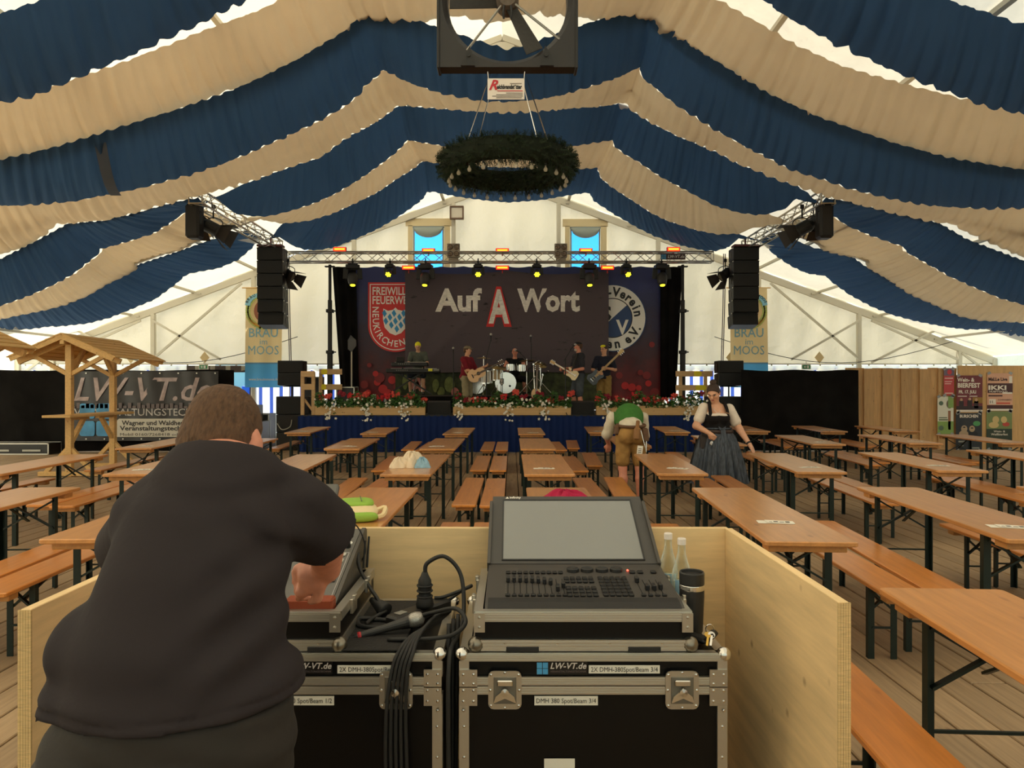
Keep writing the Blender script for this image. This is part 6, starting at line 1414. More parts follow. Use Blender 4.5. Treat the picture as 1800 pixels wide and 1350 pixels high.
# small things on the cases
def cable(label, pts, r=.006, mt=RUBBER, cat='cable', nm='cable', n=8): g = G(); g.tube(crv(pts, n), r, 8); return tag(obj(nm, g, mt, smooth=True), label, cat)
ZC = .742
t = thing('power_strip', 'black power strip with an upright plug on the left flight case', 'power strip', (-.345, 2.74, ZC)); m_ = rz(-.62)
g = G(); g.cbox((0, 0, .024), (.066, .30, .045), .008, m_); obj('housing', g, M('black plastic', (30, 29, 28), .45), t)
g = G(); g.cbox(m_ @ Vector((0, -.1, .048)), (.03, .04, .004), .001, m_); obj('label', g, M('grey print', (130, 128, 120)), t)
t = thing('mains_plug', 'black rubber mains plug standing in the power strip', 'plug', (-.325, 2.735, ZC+.047))
g = G(); g.lathe([(.032, 0), (.034, .01), (.03, .03), (.022, .05), (.026, .07), (.024, .1), (.016, .115), (.01, .13)], (0, 0, 0), 16); obj('plug_body', g, RUBBER, t, smooth=True)
for k in range(4): g = G(); g.lathe([(.029, -.003), (.031, 0), (.029, .003)], (0, 0, .02+.02*k), 16); obj('grip_ring', g, RUBBER, t)
t = thing('mains_plug', 'black mains plug lying on its side beside the power strip', 'plug', (-.47, 2.74, ZC+.03))
g = G(); g.lathe([(.028, 0), (.03, .01), (.026, .03), (.018, .06), (.01, .09)], (0, 0, 0), 16, Vector((-.6, .5, .25)).to_track_quat('Z', 'X').to_matrix()); obj('plug_body', g, RUBBER, t, smooth=True)
t = thing('microphone', 'dark handheld microphone with silver mesh head lying on the left case', 'microphone', (-.42, 2.56, ZC+.03)); d_ = Vector((.17, .05, .035)).normalized(); q_ = d_.to_track_quat('Z', 'X').to_matrix()
g = G(); g.lathe([(.010, -.13), (.012, -.12), (.014, -.02), (.019, .05), (.022, .06), (.001, .06)], (0, 0, 0), 14, q_); obj('handle', g, M('dark grey metal', (44, 42, 40), .45), t, smooth=False)
g = G(); g.lathe([(.020, .06), (.026, .075), (.027, .09), (.022, .108), (.01, .116), (.001, .117)], (0, 0, 0), 16, q_); obj('mesh_head', g, M('silver mesh', (176, 172, 164), .4, .7, noise=.5, scale=400), t, smooth=True)
g = G(); g.lathe([(.0125, -.118), (.014, -.112), (.0125, -.106)], (0, 0, 0), 12, q_); obj('red_ring', g, M('red ring', (180, 34, 40), .5), t); g = G(); g.lathe([(.004, -.2), (.008, -.13)], (0, 0, 0), 10, q_); obj('connector', g, RUBBER, t)
cable('black mains cable rising in an arc out of the upright plug', [(-.325, 2.735, ZC+.17), (-.315, 2.735, ZC+.21), (-.25, 2.73, ZC+.235), (-.19, 2.72, ZC+.17), (-.175, 2.66, ZC+.05), (-.19, 2.55, ZC+.0), (-.205, 2.39, ZC-.03), (-.205, 2.37, .4), (-.2, 2.38, .1)], .008)
cable('black cable leaving the far end of the power strip in a loop', [(-.255, 2.86, ZC+.03), (-.2, 2.9, ZC+.06), (-.165, 2.9, ZC+.08), (-.17, 2.86, ZC+.085), (-.26, 2.84, ZC+.055), (-.3, 2.84, ZC+.05)], .007)
cable('thick black cable curled before the power strip', [(-.42, 2.66, ZC+.012), (-.48, 2.69, ZC+.012), (-.555, 2.68, ZC+.02), (-.54, 2.62, ZC+.012), (-.45, 2.6, ZC+.012), (-.33, 2.63, ZC+.012)], .009)
cable('black cable leading from the lying plug towards the mixer', [(-.47, 2.74, ZC+.03), (-.51, 2.68, ZC+.02), (-.52, 2.62, ZC+.02)], .007)
nms = ('first', 'second', 'third', 'fourth', 'fifth')
for k in range(5):
    o = .012*k; cable('black microphone cable hanging over the front of the left case, %s of five' % nms[k], [(-.24+.004*k, 2.7-.01*k, ZC+.03+.006*k), (-.27, 2.58, ZC+.035+.006*k), (-.335+o*.5, 2.47, ZC+.03), (-.37+o, 2.40-.004*k, ZC+.0), (-.39+o*1.1, 2.375-.003*k, ZC-.06), (-.405+o*1.3, 2.365, .55), (-.405+o*1.4, 2.362, .35), (-.385+o, 2.365, .18), (-.37+o, 2.36, .03)], .0065)
cable('black cable looping off the case edge between the two cases, upper one', [(-.42, 2.48, ZC+.012), (-.3, 2.46, ZC+.02), (-.2, 2.44, ZC+.04), (-.155, 2.45, ZC+.08), (-.19, 2.5, ZC+.11), (-.27, 2.56, ZC+.08), (-.34, 2.6, ZC+.05)], .0075)
for k in range(3): cable('black cable hanging in the gap between the two cases, %s of three' % nms[k], [(-.215+.012*k, 2.5+.05*k, ZC+.06), (-.213+.012*k, 2.45+.03*k, ZC-.1), (-.21+.01*k, 2.43+.03*k, .4), (-.208+.008*k, 2.45, .03)], .0075)
cable('thin black wire arching over the mixer corner', [(-.77, 3.0, 1.05), (-.74, 3.0, 1.09), (-.68, 2.98, 1.085), (-.62, 2.98, 1.03), (-.595, 2.98, .95), (-.61, 2.97, .90)], .003)
cable('black cable behind the mixer dropping to the case top', [(-.61, 2.9, .95), (-.59, 2.85, .9), (-.54, 2.8, .84), (-.5, 2.76, .8), (-.49, 2.72, ZC+.02)], .007)
g = G(); g.tube([(-.585, 2.96, .88), (-.583, 2.99, 1.0)], .005, 6); g.tube([(-.598, 2.95, .88), (-.596, 2.98, .985)], .004, 6); tag(obj('antenna', g, BLACK), 'two short black antennas standing behind the mixer', 'antenna')
g = G(); g.cbox((-.46, 2.68, ZC+.003), (.2, .56, .006), .002); tag(obj('foam_mat', g, M('black foam', (30, 27, 25), .9, bump=.3, bscale=80)), 'black foam mat on the left flight case', 'mat')
GLASS = bpy.data.materials.new('clear bottle glass'); GLASS.use_nodes = True; N = GLASS.node_tree.nodes; L = GLASS.node_tree.links
tb = N.new('ShaderNodeBsdfTransparent'); tb.inputs[0].default_value = (*lin((244, 247, 244)), 1); mx_ = N.new('ShaderNodeMixShader'); lw = N.new('ShaderNodeLayerWeight'); lw.inputs[0].default_value = .35
N['Principled BSDF'].inputs['Base Color'].default_value = (*lin((222, 230, 224)), 1); N['Principled BSDF'].inputs['Roughness'].default_value = .06; L.new(lw.outputs['Facing'], mx_.inputs[0]); L.new(tb.outputs[0], mx_.inputs[1]); L.new(N['Principled BSDF'].outputs[0], mx_.inputs[2]); L.new(mx_.outputs[0], N['Material Output'].inputs['Surface'])
for lb, x, y in (('clear glass water bottle standing nearer the tumbler', .645, 2.79), ('clear glass water bottle behind, left of the other one', .615, 2.89)):
    t = thing('water_bottle', lb, 'bottle', (x, y, ZC), 0, 'water bottles on the right case')
    g = G(); g.lathe([(.034, 0), (.038, .004), (.038, .14), (.034, .17), (.02, .215), (.0145, .24), (.0135, .272), (.0155, .276), (.0155, .282), (.012, .284)], (0, 0, 0), 22); obj('glass', g, GLASS, t, smooth=True)
    g = G(); g.lathe([(.033, .006), (.035, .01), (.035, .13), (.001, .131)], (0, 0, 0), 18); obj('water', g, GLASS, t, smooth=True)
    g = G(); g.lathe([(.0165, .268), (.0165, .289), (.014, .292), (.001, .292)], (0, 0, 0), 16); obj('screw_cap', g, M('pale cap', (224, 214, 206), .4), t)
    g = G()
    for k in range(9): a = -.9+1.6*k/9; a2 = a+1.6/9; g.add([(.0386*math.sin(b), -.0386*math.cos(b), z) for z in (.085, .14) for b in (a, a2)], [(0, 1, 3, 2)])
    obj('label', g, M('pale blue label', (150, 190, 214), .5), t)
t = thing('thermal_tumbler', 'black thermal tumbler with a steel band on the right case', 'tumbler', (.637, 2.60, ZC))
g = G(); g.lathe([(.036, 0), (.038, .004), (.043, .125), (.043, .15)], (0, 0, 0), 26); obj('body', g, M('matt black rubber sleeve', (28, 27, 26), .6), t)
g = G(); g.lathe([(.0432, .15), (.0438, .152), (.0438, .166), (.0432, .168)], (0, 0, 0), 26); obj('steel_band', g, STEEL, t)
g = G(); g.lathe([(.0425, .168), (.0435, .172), (.0435, .208), (.041, .213), (.037, .211), (.036, .203), (.001, .2)], (0, 0, 0), 26); obj('lid', g, M('black plastic', (30, 29, 28)), t)
t = thing('key_bunch', 'bunch of keys with a black car key on the right case corner', 'keys', (.655, 2.475, ZC))
g = G(); g.cbox((-.02, .02, .012), (.045, .08, .018), .007, rz(.6)); obj('car_key', g, BLACK, t); g = G(); g.cbox((.02, .0, .03), (.03, .06, .02), .008, rz(-.5)); obj('leather_tag', g, BLACK, t)
for k, mt in enumerate((M('brass key', (196, 160, 80), .3, .9), STEEL)): g = G(); g.lathe([(.012, 0), (.012, .003)], (.0+.012*k, -.02, .035), 12, rx(.5+.3*k)); g.bar((.012*k, -.025, .035), (.012*k-.012, -.055, .012), .007, .003); obj('key', g, mt, t)
g = G(); g.tube([(.014*math.cos(k*PI/8)+.015, .012, .045+.016*math.sin(k*PI/8)) for k in range(17)], .0018, 5); obj('key_ring', g, STEEL, t)

# ------------------------------------------------------------------ things left on tables
def blob(name, g_fn, mt, parent, nu=28, nv=14): g = G(); g.grid(g_fn, nu, nv); return obj(name, g, mt, parent, smooth=True)
TZ = .7705
p = W(624, 912, 1290*.83/(912-684)); t = thing('shoulder_bag', 'small green and cream bag lying on a table before the booth', 'bag', (p.x, p.y+.05, TZ), .25)
BG = M('lime green cloth', (142, 182, 70), .8, bump=.2, bscale=60); BC = M('cream cloth', (228, 206, 160), .85, bump=.2, bscale=60)
def pillow(w_, d_, h_, e=3.5): 
    def f(u, v):
        a = 2*PI*u; b = PI*(v-.5); sg = lambda q, e_: math.copysign(abs(q)**(2/e_), q); return (w_/2*sg(math.cos(b), e)*sg(math.cos(a), e), d_/2*sg(math.cos(b), e)*sg(math.sin(a), e), h_/2+h_/2*sg(math.sin(b), 2.4))
    return f
blob('cream_body', pillow(.27, .36, .085), BC, t); g = G(); g.grid(lambda u, v: Vector(pillow(.235, .25, .05)(u, v))+Vector((-.005, .055, .062)), 28, 14); obj('green_pocket', g, BG, t, smooth=True)
g = G(); g.grid(lambda u, v: Vector(pillow(.25, .1, .06)(u, v))+Vector((.0, -.17, .0)), 28, 14); obj('green_end', g, BG, t, smooth=True)
g = G(); g.box((.03, .06, .113), (.006, .22, .004)); obj('zip', g, M('grey zip', (110, 120, 90)), t); g = G(); g.tube(crv([(-.1, -.17, .05), (-.17, -.2, .04), (-.19, -.1, .01), (-.14, -.06, .02)], 6), .014, 6); g.tube(crv([(.12, -.05, .05), (.18, -.02, .06), (.16, -.12, .03), (.12, -.15, .02)], 6), .016, 6); obj('straps', g, BC, t)
p = W(718, 822, 1290*.83/(822-684)); t = thing('towel_pile', 'crumpled cream towels heaped on a table left of the centre', 'towels', (p.x, p.y+.06, TZ), .1)
TC = M('cream terry towel', (226, 206, 178), .95, bump=.5, bscale=50)
def heap(w_, d_, h_, ph, c_): 
    def f(u, v): r = v; a = 2*PI*u; rr = r*(1+.16*math.sin(3*a+ph)+.08*math.sin(7*a+ph*2)); z = h_*(1-r*r)**.8*(1+.28*math.sin(5*a+ph+r*4)*r+.12*math.sin(9*a-r*9)); return (c_[0]+w_/2*rr*math.cos(a), c_[1]+d_/2*rr*math.sin(a), max(.001, z+.0))
    return f
blob('towel', heap(.3, .3, .15, .3, (.03, .05)), TC, t, 60, 20); blob('towel', heap(.24, .24, .1, 1.7, (-.1, -.02)), TC, t, 60, 20); blob('blue_towel', heap(.17, .2, .1, 2.9, (.14, -.05)), M('pale blue towel', (140, 176, 196), .95, bump=.5, bscale=50), t, 60, 20)
p = W(992, 884, 1290*.83/(884-684)); t = thing('cloth_bundle', 'crimson cloth lying on a table behind the touchscreen', 'cloth', (p.x, p.y, TZ)); blob('folded_cloth', heap(.40, .3, .09, .8, (0, 0)), M('crimson cloth', (170, 20, 66), .9, bump=.4, bscale=40), t, 60, 18)
# ------------------------------------------------------------------ people
def smin(a, b, k): h = np.clip(.5+.5*(b-a)/k, 0, 1); return b*(1-h)+a*h-k*h*(1-h)
def cap(a, b, r0, r1=None, k=.03): return ('c', np.array(a, float), np.array(b, float), r0, r0 if r1 is None else r1, k)
def ell(c, r, k=.03, rot=None): return ('e', np.array(c, float), np.array(r, float), None if rot is None else np.array(rot), 0, k)
def chain(pts, rs, k=.03): return [cap(pts[i], pts[i+1], rs[i], rs[i+1], k) for i in range(len(pts)-1)]
def pdist(p, P):
    if p[0] == 'c':
        a, b, r0, r1 = p[1:5]; ab = b-a; L2 = max(ab @ ab, 1e-9); t = np.clip(((P-a) @ ab)/L2, 0, 1)
        return np.linalg.norm(P-a-t[..., None]*ab, axis=-1)-(r0+(r1-r0)*t)
    q = P-p[1]
    if p[3] is not None: q = q @ p[3]
    k0 = np.linalg.norm(q/p[2], axis=-1); k1 = np.linalg.norm(q/(p[2]*p[2]), axis=-1)
    return k0*(k0-1)/np.maximum(k1, 1e-6)
def sdf_mesh(prims, res, cuts=(), subs=(), disp=None, inflate=0):
    """one continuous skin around blended capsules and ellipsoids (surface nets)"""
    lo = np.full(3, 9e9); hi = -lo
    for p in prims:
        if p[0] == 'c':
            for q, r in ((p[1], p[3]), (p[2], p[4])): lo = np.minimum(lo, q-r); hi = np.maximum(hi, q+r)
        else: m = p[2].max(); lo = np.minimum(lo, p[1]-m); hi = np.maximum(hi, p[1]+m)
    lo = lo-3*res-.02-inflate; hi = hi+3*res+.02+inflate; n = np.ceil((hi-lo)/res).astype(int)+1
    ax = [lo[i]+res*np.arange(n[i]) for i in range(3)]; D = np.full(tuple(n), 1.0)
    def block(p, mg):
        if p[0] == 'c': l = np.minimum(p[1]-p[3], p[2]-p[4]); l = np.minimum(l, np.minimum(p[1], p[2])-max(p[3], p[4])); h = np.maximum(p[1], p[2])+max(p[3], p[4])
        else: m = p[2].max(); l = p[1]-m; h = p[1]+m
        i0 = np.clip(np.floor((l-mg-lo)/res).astype(int), 0, n-1); i1 = np.clip(np.ceil((h+mg-lo)/res).astype(int)+1, 1, n)
        sl = tuple(slice(a, b) for a, b in zip(i0, i1)); return sl, np.stack(np.meshgrid(*[ax[i][sl[i]] for i in range(3)], indexing='ij'), -1)
    for p in prims:
        sl, P = block(p, 2*p[5]+2*res+inflate); D[sl] = smin(D[sl], pdist(p, P)-inflate, p[5])
    for p in subs:
        sl, P = block(p, 3*res+p[5]); D[sl] = -smin(-D[sl], pdist(p, P), p[5])
    if cuts or disp:
        P = np.stack(np.meshgrid(*ax, indexing='ij'), -1)
        if disp: D = D+disp(P)
        for nrm, o in cuts: nn = np.array(nrm, float); nn = nn/np.linalg.norm(nn); D = np.maximum(D, (P-np.array(o, float)) @ nn)
    S = D < 0; idx = np.full(tuple(n-1), -1); acc = np.zeros(tuple(n-1)+(3,)); cnt = np.zeros(tuple(n-1))
    cs = [(a, b, c) for a in (0, 1) for b in (0, 1) for c in (0, 1)]
    def sub(A, o): return A[o[0]:A.shape[0]-1+o[0], o[1]:A.shape[1]-1+o[1], o[2]:A.shape[2]-1+o[2]]
    for i, a in enumerate(cs):
        for b in cs[i+1:]:
            if sum(abs(x-y) for x, y in zip(a, b)) != 1: continue
            da, db = sub(D, a), sub(D, b); m = (da < 0) != (db < 0); t = np.where(m, da/np.where(m, da-db, 1), 0)
            for k in range(3): acc[..., k] += np.where(m, a[k]+(b[k]-a[k])*t, 0)
            cnt += m
    M_ = cnt > 0; idx[M_] = np.arange(M_.sum()); I = np.argwhere(M_); V = lo+res*(I+acc[M_]/cnt[M_][:, None])
    F_ = []
    for axis in range(3):
        o = [0, 0, 0]; o[axis] = 1; A = S[:S.shape[0]-o[0], :S.shape[1]-o[1], :S.shape[2]-o[2]]; B = S[o[0]:, o[1]:, o[2]:]
        e = np.argwhere(A != B); u, v = (axis+1) % 3, (axis+2) % 3; e = e[(e[:, u] > 0) & (e[:, v] > 0)]
        if len(e) == 0: continue
        du = np.zeros(3, int); du[u] = 1; dv = np.zeros(3, int); dv[v] = 1
        g_ = lambda q: idx[q[:, 0], q[:, 1], q[:, 2]]
        q4 = np.stack([g_(e-du-dv), g_(e-dv), g_(e), g_(e-du)], 1); fl = A[e[:, 0], e[:, 1], e[:, 2]]; q4[~fl] = q4[~fl][:, ::-1]; F_.append(q4)
    return V, np.concatenate(F_)
def skin(name, prims, res, mat, parent, **k):
    V, F_ = sdf_mesh(prims, res, **k); me = bpy.data.meshes.new(name); me.from_pydata(V.tolist(), [], F_.tolist()); me.materials.append(mat)
    me.polygons.foreach_set('use_smooth', [True]*len(me.polygons)); me.update(); return link(name, me, parent)
V3 = lambda *a: np.array(a, float)
def unit(v): v = np.array(v, float); return v/np.linalg.norm(v)
def hand(w, d, up, s=1.0, curl=.5, side=1):
    """palm, four unequal fingers with a knuckle bend and a thumb from the side of the palm; d along the hand, up = back of the hand"""
    d = unit(d); up = np.array(up, float); up = unit(up-d*(up @ d)); x = np.cross(d, up)*side; w = np.array(w, float); P = []
    P.append(cap(w, w+d*.05*s, .026*s, .03*s, .015)); P.append(cap(w+d*.035*s-x*.022*s, w+d*.085*s-x*.026*s, .017*s, .016*s, .015)); P.append(cap(w+d*.035*s+x*.022*s, w+d*.08*s+x*.028*s, .017*s, .015*s, .015))
    for i, (o, L_) in enumerate(((-.03, .068), (-.010, .077), (.011, .071), (.031, .055))):
        b = w+d*.085*s+x*o*s; a1 = curl*.9; d1 = d*math.cos(a1)-up*math.sin(a1); a2 = curl*2.1; d2 = d*math.cos(a2)-up*math.sin(a2)
        m1 = b+d1*L_*.5*s; P += [cap(b-d*.01*s, m1, .0105*s, .0095*s, .006), cap(m1, m1+d2*L_*.55*s, .0095*s, .008*s, .005)]
    b = w+d*.02*s-x*.026*s; m1 = b+unit(d*.7-x*.6-up*.3)*.045*s; P += [cap(b, m1, .0135*s, .0115*s, .01), cap(m1, m1+unit(d*.9+x*.1-up*.35)*.035*s, .0115*s, .009*s, .006)]
    return P
def headp(c, f, up=(0, 0, 1), s=1.0, nose=1.0, jaw=1.0):
    """skull, jaw, nose, ears, brow and lips; f the way the face looks"""
    f = unit(f); up = np.array(up, float); up = unit(up-f*(up @ f)); x = np.cross(f, up); c = np.array(c, float); Rm = np.stack([x, f, up], 1); q = lambda a, b, d_: c+(x*a+f*b+up*d_)*s
    P = [ell(c+up*.025*s-f*.008*s, (.076*s, .095*s, .092*s), .03, Rm), ell(q(0, .022, -.045), (.058*s*jaw, .066*s, .068*s), .035, Rm), ell(q(0, .058, -.09), (.03*s*jaw, .028*s, .024*s), .025, Rm),
         cap(q(0, .088, .012), q(0, .108*nose, -.022), .010*s, .014*s, .012), ell(q(0, .082, .026), (.045*s, .018*s, .012*s), .02, Rm), cap(q(-.02, .082, -.056), q(.02, .082, -.056), .009*s, .009*s, .012), ell(q(.04, .06, -.018), (.022*s, .022*s, .02*s), .025, Rm), ell(q(-.04, .06, -.018), (.022*s, .022*s, .02*s), .025, Rm)]
    for s2 in (-1, 1): P += [ell(q(s2*.079, -.006, -.008), (.010*s, .02*s, .032*s), .01, Rm)]
    sub_ = [ell(q(s2*.031, .092, .008), (.017*s, .012*s, .010*s), .012, Rm) for s2 in (-1, 1)]+[cap(q(-.02, .094, -.0565), q(.02, .094, -.0565), .003*s, .003*s, .004)]
    return P, sub_, q, Rm
def face_bits(t, q, Rm, s, brow=(70, 50, 36), lips=(150, 84, 74)):
    g = G()
    for s2 in (-1, 1): g.ball(q(s2*.031, .079, .008), .0112*s, 10, 7)
    obj('eyes', g, M('eye white', (170, 158, 146), .3), t, smooth=True)
    g = G()
    for s2 in (-1, 1): g.ball(q(s2*.031, .089, .008), .0062*s, 8, 6)
    obj('pupils', g, M('dark pupil', (36, 26, 20), .3), t, smooth=True)
    g = G()
    for s2 in (-1, 1): g.tube([q(s2*.016, .094, .026), q(s2*.034, .094, .031), q(s2*.05, .083, .025)], .0045*s, 6)
    obj('eyebrows', g, M('eyebrow %d' % brow[0], brow, .9), t)
    g = G(); g.tube([q(-.022, .088, -.056), q(-.008, .096, -.052), (q(0, .096, -.054)), q(.008, .096, -.052), q(.022, .088, -.056)], [.002*s, .004*s, .004*s, .004*s, .002*s], 6); g.tube([q(-.018, .089, -.059), q(0, .095, -.064), q(.018, .089, -.059)], [.002*s, .005*s, .002*s], 6); obj('lips', g, M('lips %d' % lips[0], lips, .5), t)
def hairp(q, Rm, s, back=1.0, grow=.010): return [ell(q(0, -.012, .030), ((.076+grow)*s, (.095+grow)*s, (.092+grow)*s), .02, Rm)]+([ell(q(0, -.045, -.02), ((.070+grow)*s, .06*s, .065*s), .03, Rm)] if back else [])
SK1 = M('warm skin', (214, 160, 128), .5, noise=.08, scale=30); SK2 = M('ruddy skin', (214, 142, 116), .5, noise=.1, scale=25)
def cloth_m(n, c): return M(n, c, .85, spec=.2, noise=.12, scale=14, bump=.25, bscale=18)
def build(name, label, loc, J, S_, skinm, shirt, trousers, res=.0085, extra=None, sleeve=.62, leglen=None, shoes=(30, 28, 28), sock=None, belly=1.0, face=(0, -1, 0), hup=(0, 0, 1), hair=None, hs=1.0, rzz=0, vest=None, bare=False, jaw=1.0, handc=(.6, .6), hdir=None, wide=1.0):
    """J: joints in metres above the thing's own base; a = screen left, b = screen right"""
    t = thing(name, label, 'person', loc, rzz)
    J = {k: V3(*v) for k, v in J.items()}; w = wide
    nk, ch, pv = J['neck'], J['chest'], J['pelvis']; ax_ = unit(nk-pv); shx = unit(J['shB']-J['shA']); hx = unit(J['hipB']-J['hipA']); fw = unit(np.cross(shx, ax_))
    T3 = np.stack([shx, -fw, ax_], 1)
    torso = [ell(ch, (.168*S_*w, .112*S_*belly, .20*S_), .05, T3), ell((ch+pv)/2+fw*.02*(belly-1)*3, (.155*S_*w*max(1, belly*.95), .115*S_*belly, .17*S_), .05, T3), ell(pv, (.165*S_*w, .118*S_*max(1, belly*.9), .13*S_), .05), cap(J['shA'], J['shB'], .068*S_, .068*S_, .05), cap(ch, nk-ax_*.03, .10*S_, .06*S_, .05)]
    arms = {}
    for s2 in 'AB': arms[s2] = (chain([J['sh'+s2], J['el'+s2]], [.058*S_*w, .044*S_*w], .03), chain([J['el'+s2], J['ha'+s2]], [.044*S_*w, .029*S_], .02))
    legs = {}
    for s2 in 'AB': kn = J['kn'+s2]; an = J['an'+s2]; cf = kn+(an-kn)*.35; legs[s2] = (chain([J['hip'+s2], kn], [.09*S_*w, .058*S_], .04), chain([kn, cf, an], [.055*S_, .056*S_, .036*S_], .025))
    hc = J['head']; P, sub_, q, Rm = headp(hc, face, hup, hs, jaw=jaw)
    body = list(torso)+P+[cap(nk-ax_*.05, hc-V3(*hup)*.05*hs-unit(face)*.01, .056*S_, .052*S_, .03)]
    for i, s2 in enumerate('AB'):
        body += arms[s2][0]+arms[s2][1]+legs[s2][0]+legs[s2][1]
        d_ = J['ha'+s2]-J['el'+s2]; hd = (hdir or {}).get(s2, (d_, fw if s2 == 'A' else fw)); body += hand(J['ha'+s2], hd[0], hd[1], S_*.98, handc[i], -1 if s2 == 'A' else 1)
        an = J['an'+s2]; tf = J.get('toe'+s2, an+V3(0, -.15, -.05)); body += [cap(an-V3(0, 0, .03*S_), tf, .036*S_, .028*S_, .02)]
    b = skin('body', body, res, skinm, t, subs=sub_); face_bits(t, q, Rm, hs)
    if shirt:
        sp = [p for p in torso]; cuts = [(-ax_, pv-ax_*.06*S_)]; nsub = [cap(nk-ax_*.01+fw*.012, nk+ax_*.12+fw*.05, .064*S_, .075*S_, .01)]
        if not bare:
            for s2 in 'AB': a_, b_ = J['sh'+s2], J['el'+s2]; e_ = a_+(b_-a_)*sleeve; sp += [cap(a_, e_, .064*S_*w, .060*S_*w, .03)]
        rr = lambda P_: .004*np.sin(P_[..., 2]*55+P_[..., 0]*30)*np.sin(P_[..., 0]*22-P_[..., 2]*14)
        skin('shirt', sp, res, shirt, t, cuts=cuts, subs=nsub, inflate=.013 if not bare else .008, disp=rr)
    if trousers:
        tp = [torso[2]]; ll = leglen if leglen else 1.0; cuts = [(ax_, pv+ax_*.09*S_)]
        for s2 in 'AB': a_, b_, c_ = J['hip'+s2], J['kn'+s2], J['an'+s2]; e_ = b_ if ll >= 1 else a_+(b_-a_)*ll; tp += [cap(a_, e_, .096*S_*w, .076*S_, .03)]
        if ll > 1:
            for s2 in 'AB': b_, c_ = J['kn'+s2], J['an'+s2]; tp += [cap(b_, b_+(c_-b_)*(ll-1), .074*S_, .066*S_, .03)]
        for s2 in 'AB':                          # flat hems
            pass
        skin('trousers', tp, res, trousers, t, cuts=cuts, inflate=.010, disp=lambda P_: .004*np.sin(P_[..., 2]*40+P_[..., 0]*50))
    for s2 in 'AB':
        an = J['an'+s2]; tf = J.get('toe'+s2, an+V3(0, -.15, -.05)); dd = unit((tf-an)*V3(1, 1, 0)); hb = an*V3(1, 1, 0)+V3(0, 0, tf[2])-dd*.04
        skin('shoe', [cap(hb+V3(0, 0, .012), tf+V3(0, 0, .004), .044*S_, .042*S_, .02), cap(an-V3(0, 0, .02), hb+V3(0, 0, .02), .046*S_, .05*S_, .02)], .009, M('shoe %d' % shoes[0], shoes, .6), t, cuts=[((0, 0, -1), (0, 0, tf[2]-.028))])
        if sock: skin('sock', [cap(an+V3(0, 0, .14), an, .046, .042, .02)], .008, sock, t)
    return t, q, Rm, J
def stand(H, lean=0, tw=0):                       # plain standing joints for a figure of height H facing -y
    k = H/1.8; return {a: V3(*b)*k for a, b in dict(pelvis=(0, 0, .96), chest=(0, .0, 1.28), neck=(0, .01, 1.50), head=(0, -.015, 1.665), shA=(-.175, 0, 1.42), shB=(.175, 0, 1.42), elA=(-.24, .02, 1.13), elB=(.24, .02, 1.13), haA=(-.26, -.06, .9), haB=(.26, -.06, .9), hipA=(-.09, 0, .92), hipB=(.09, 0, .92), knA=(-.1, -.015, .5), knB=(.1, -.015, .5), anA=(-.11, .03, .09), anB=(.11, .03, .09), toeA=(-.13, -.12, .035), toeB=(.13, -.12, .035)).items()}
def turn(J, a): m = np.array(rz(a)); return {k: m @ v for k, v in J.items()}
HAIRY = M('neon yellow hair', (232, 226, 30), .8, noise=.2, scale=60); BROWNH = M('short brown hair', (92, 66, 46), .9, noise=.4, scale=60, bump=.4, bscale=90, stretch=(2.2, 1, .7)); DKHAIR = M('dark brown hair', (58, 40, 30), .7, noise=.35, scale=60)
def short_hair(t, q, Rm, s, mat, cutf=.045, grow=.010, fr=.03): skin('hair', hairp(q, Rm, s, 1, grow), .007, mat, t, cuts=[(Rm[:, 1]*1-Rm[:, 2]*.9, q(0, .052, .045)), (-Rm[:, 2]+Rm[:, 1]*.35, q(0, 0, -.055))])

# ---- keyboard player, seated on a high stool behind the keyboards
H = 1.8; J = stand(H); x = W(735, 0, 21.5).x
J.update(pelvis=V3(0, .1, .86), chest=V3(0, .05, 1.14), neck=V3(0, .0, 1.37), head=V3(.0, -.06, 1.53), shA=V3(-.19, .0, 1.30), shB=V3(.19, .0, 1.30), elA=V3(-.27, -.06, 1.02), elB=V3(.28, -.06, 1.02), haA=V3(-.2, -.33, .99), haB=V3(.22, -.33, .90), hipA=V3(-.1, .06, .80), hipB=V3(.1, .06, .80), knA=V3(-.2, -.30, .66), knB=V3(.18, -.30, .66), anA=V3(-.2, -.2, .2), anB=V3(.18, -.22, .2), toeA=V3(-.22, -.36, .14), toeB=V3(.2, -.38, .14))
for k in J: J[k] = J[k]+V3(0, 0, -.1)
t, q, Rm, J = build('person', 'person with neon yellow hair in a grey green shirt seated behind the keyboards', (x, 21.5, RZ), J, 1.0, SK1, cloth_m('grey green shirt', (92, 96, 86)), cloth_m('dark denim', (44, 50, 60)), sleeve=.6, leglen=1.0, face=(0, -.8, -.5), hup=(0, -.4, .9), hair=None)
short_hair(t, q, Rm, 1.0, HAIRY)
t = thing('stool', 'black stool under the keyboard player', 'stool', (x, 21.62, RZ)); g = G(); g.lathe([(.16, .60), (.18, .62), (.18, .66), (.001, .67)], (0, 0, 0), 18); obj('seat', g, BLACK, t)
for k in range(4): g = G(); g.tube([(.08*math.cos(k*PI/2+.7), .08*math.sin(k*PI/2+.7), .6), (.2*math.cos(k*PI/2+.7), .2*math.sin(k*PI/2+.7), .02)], .014, 6); obj('leg', g, STEEL, t)

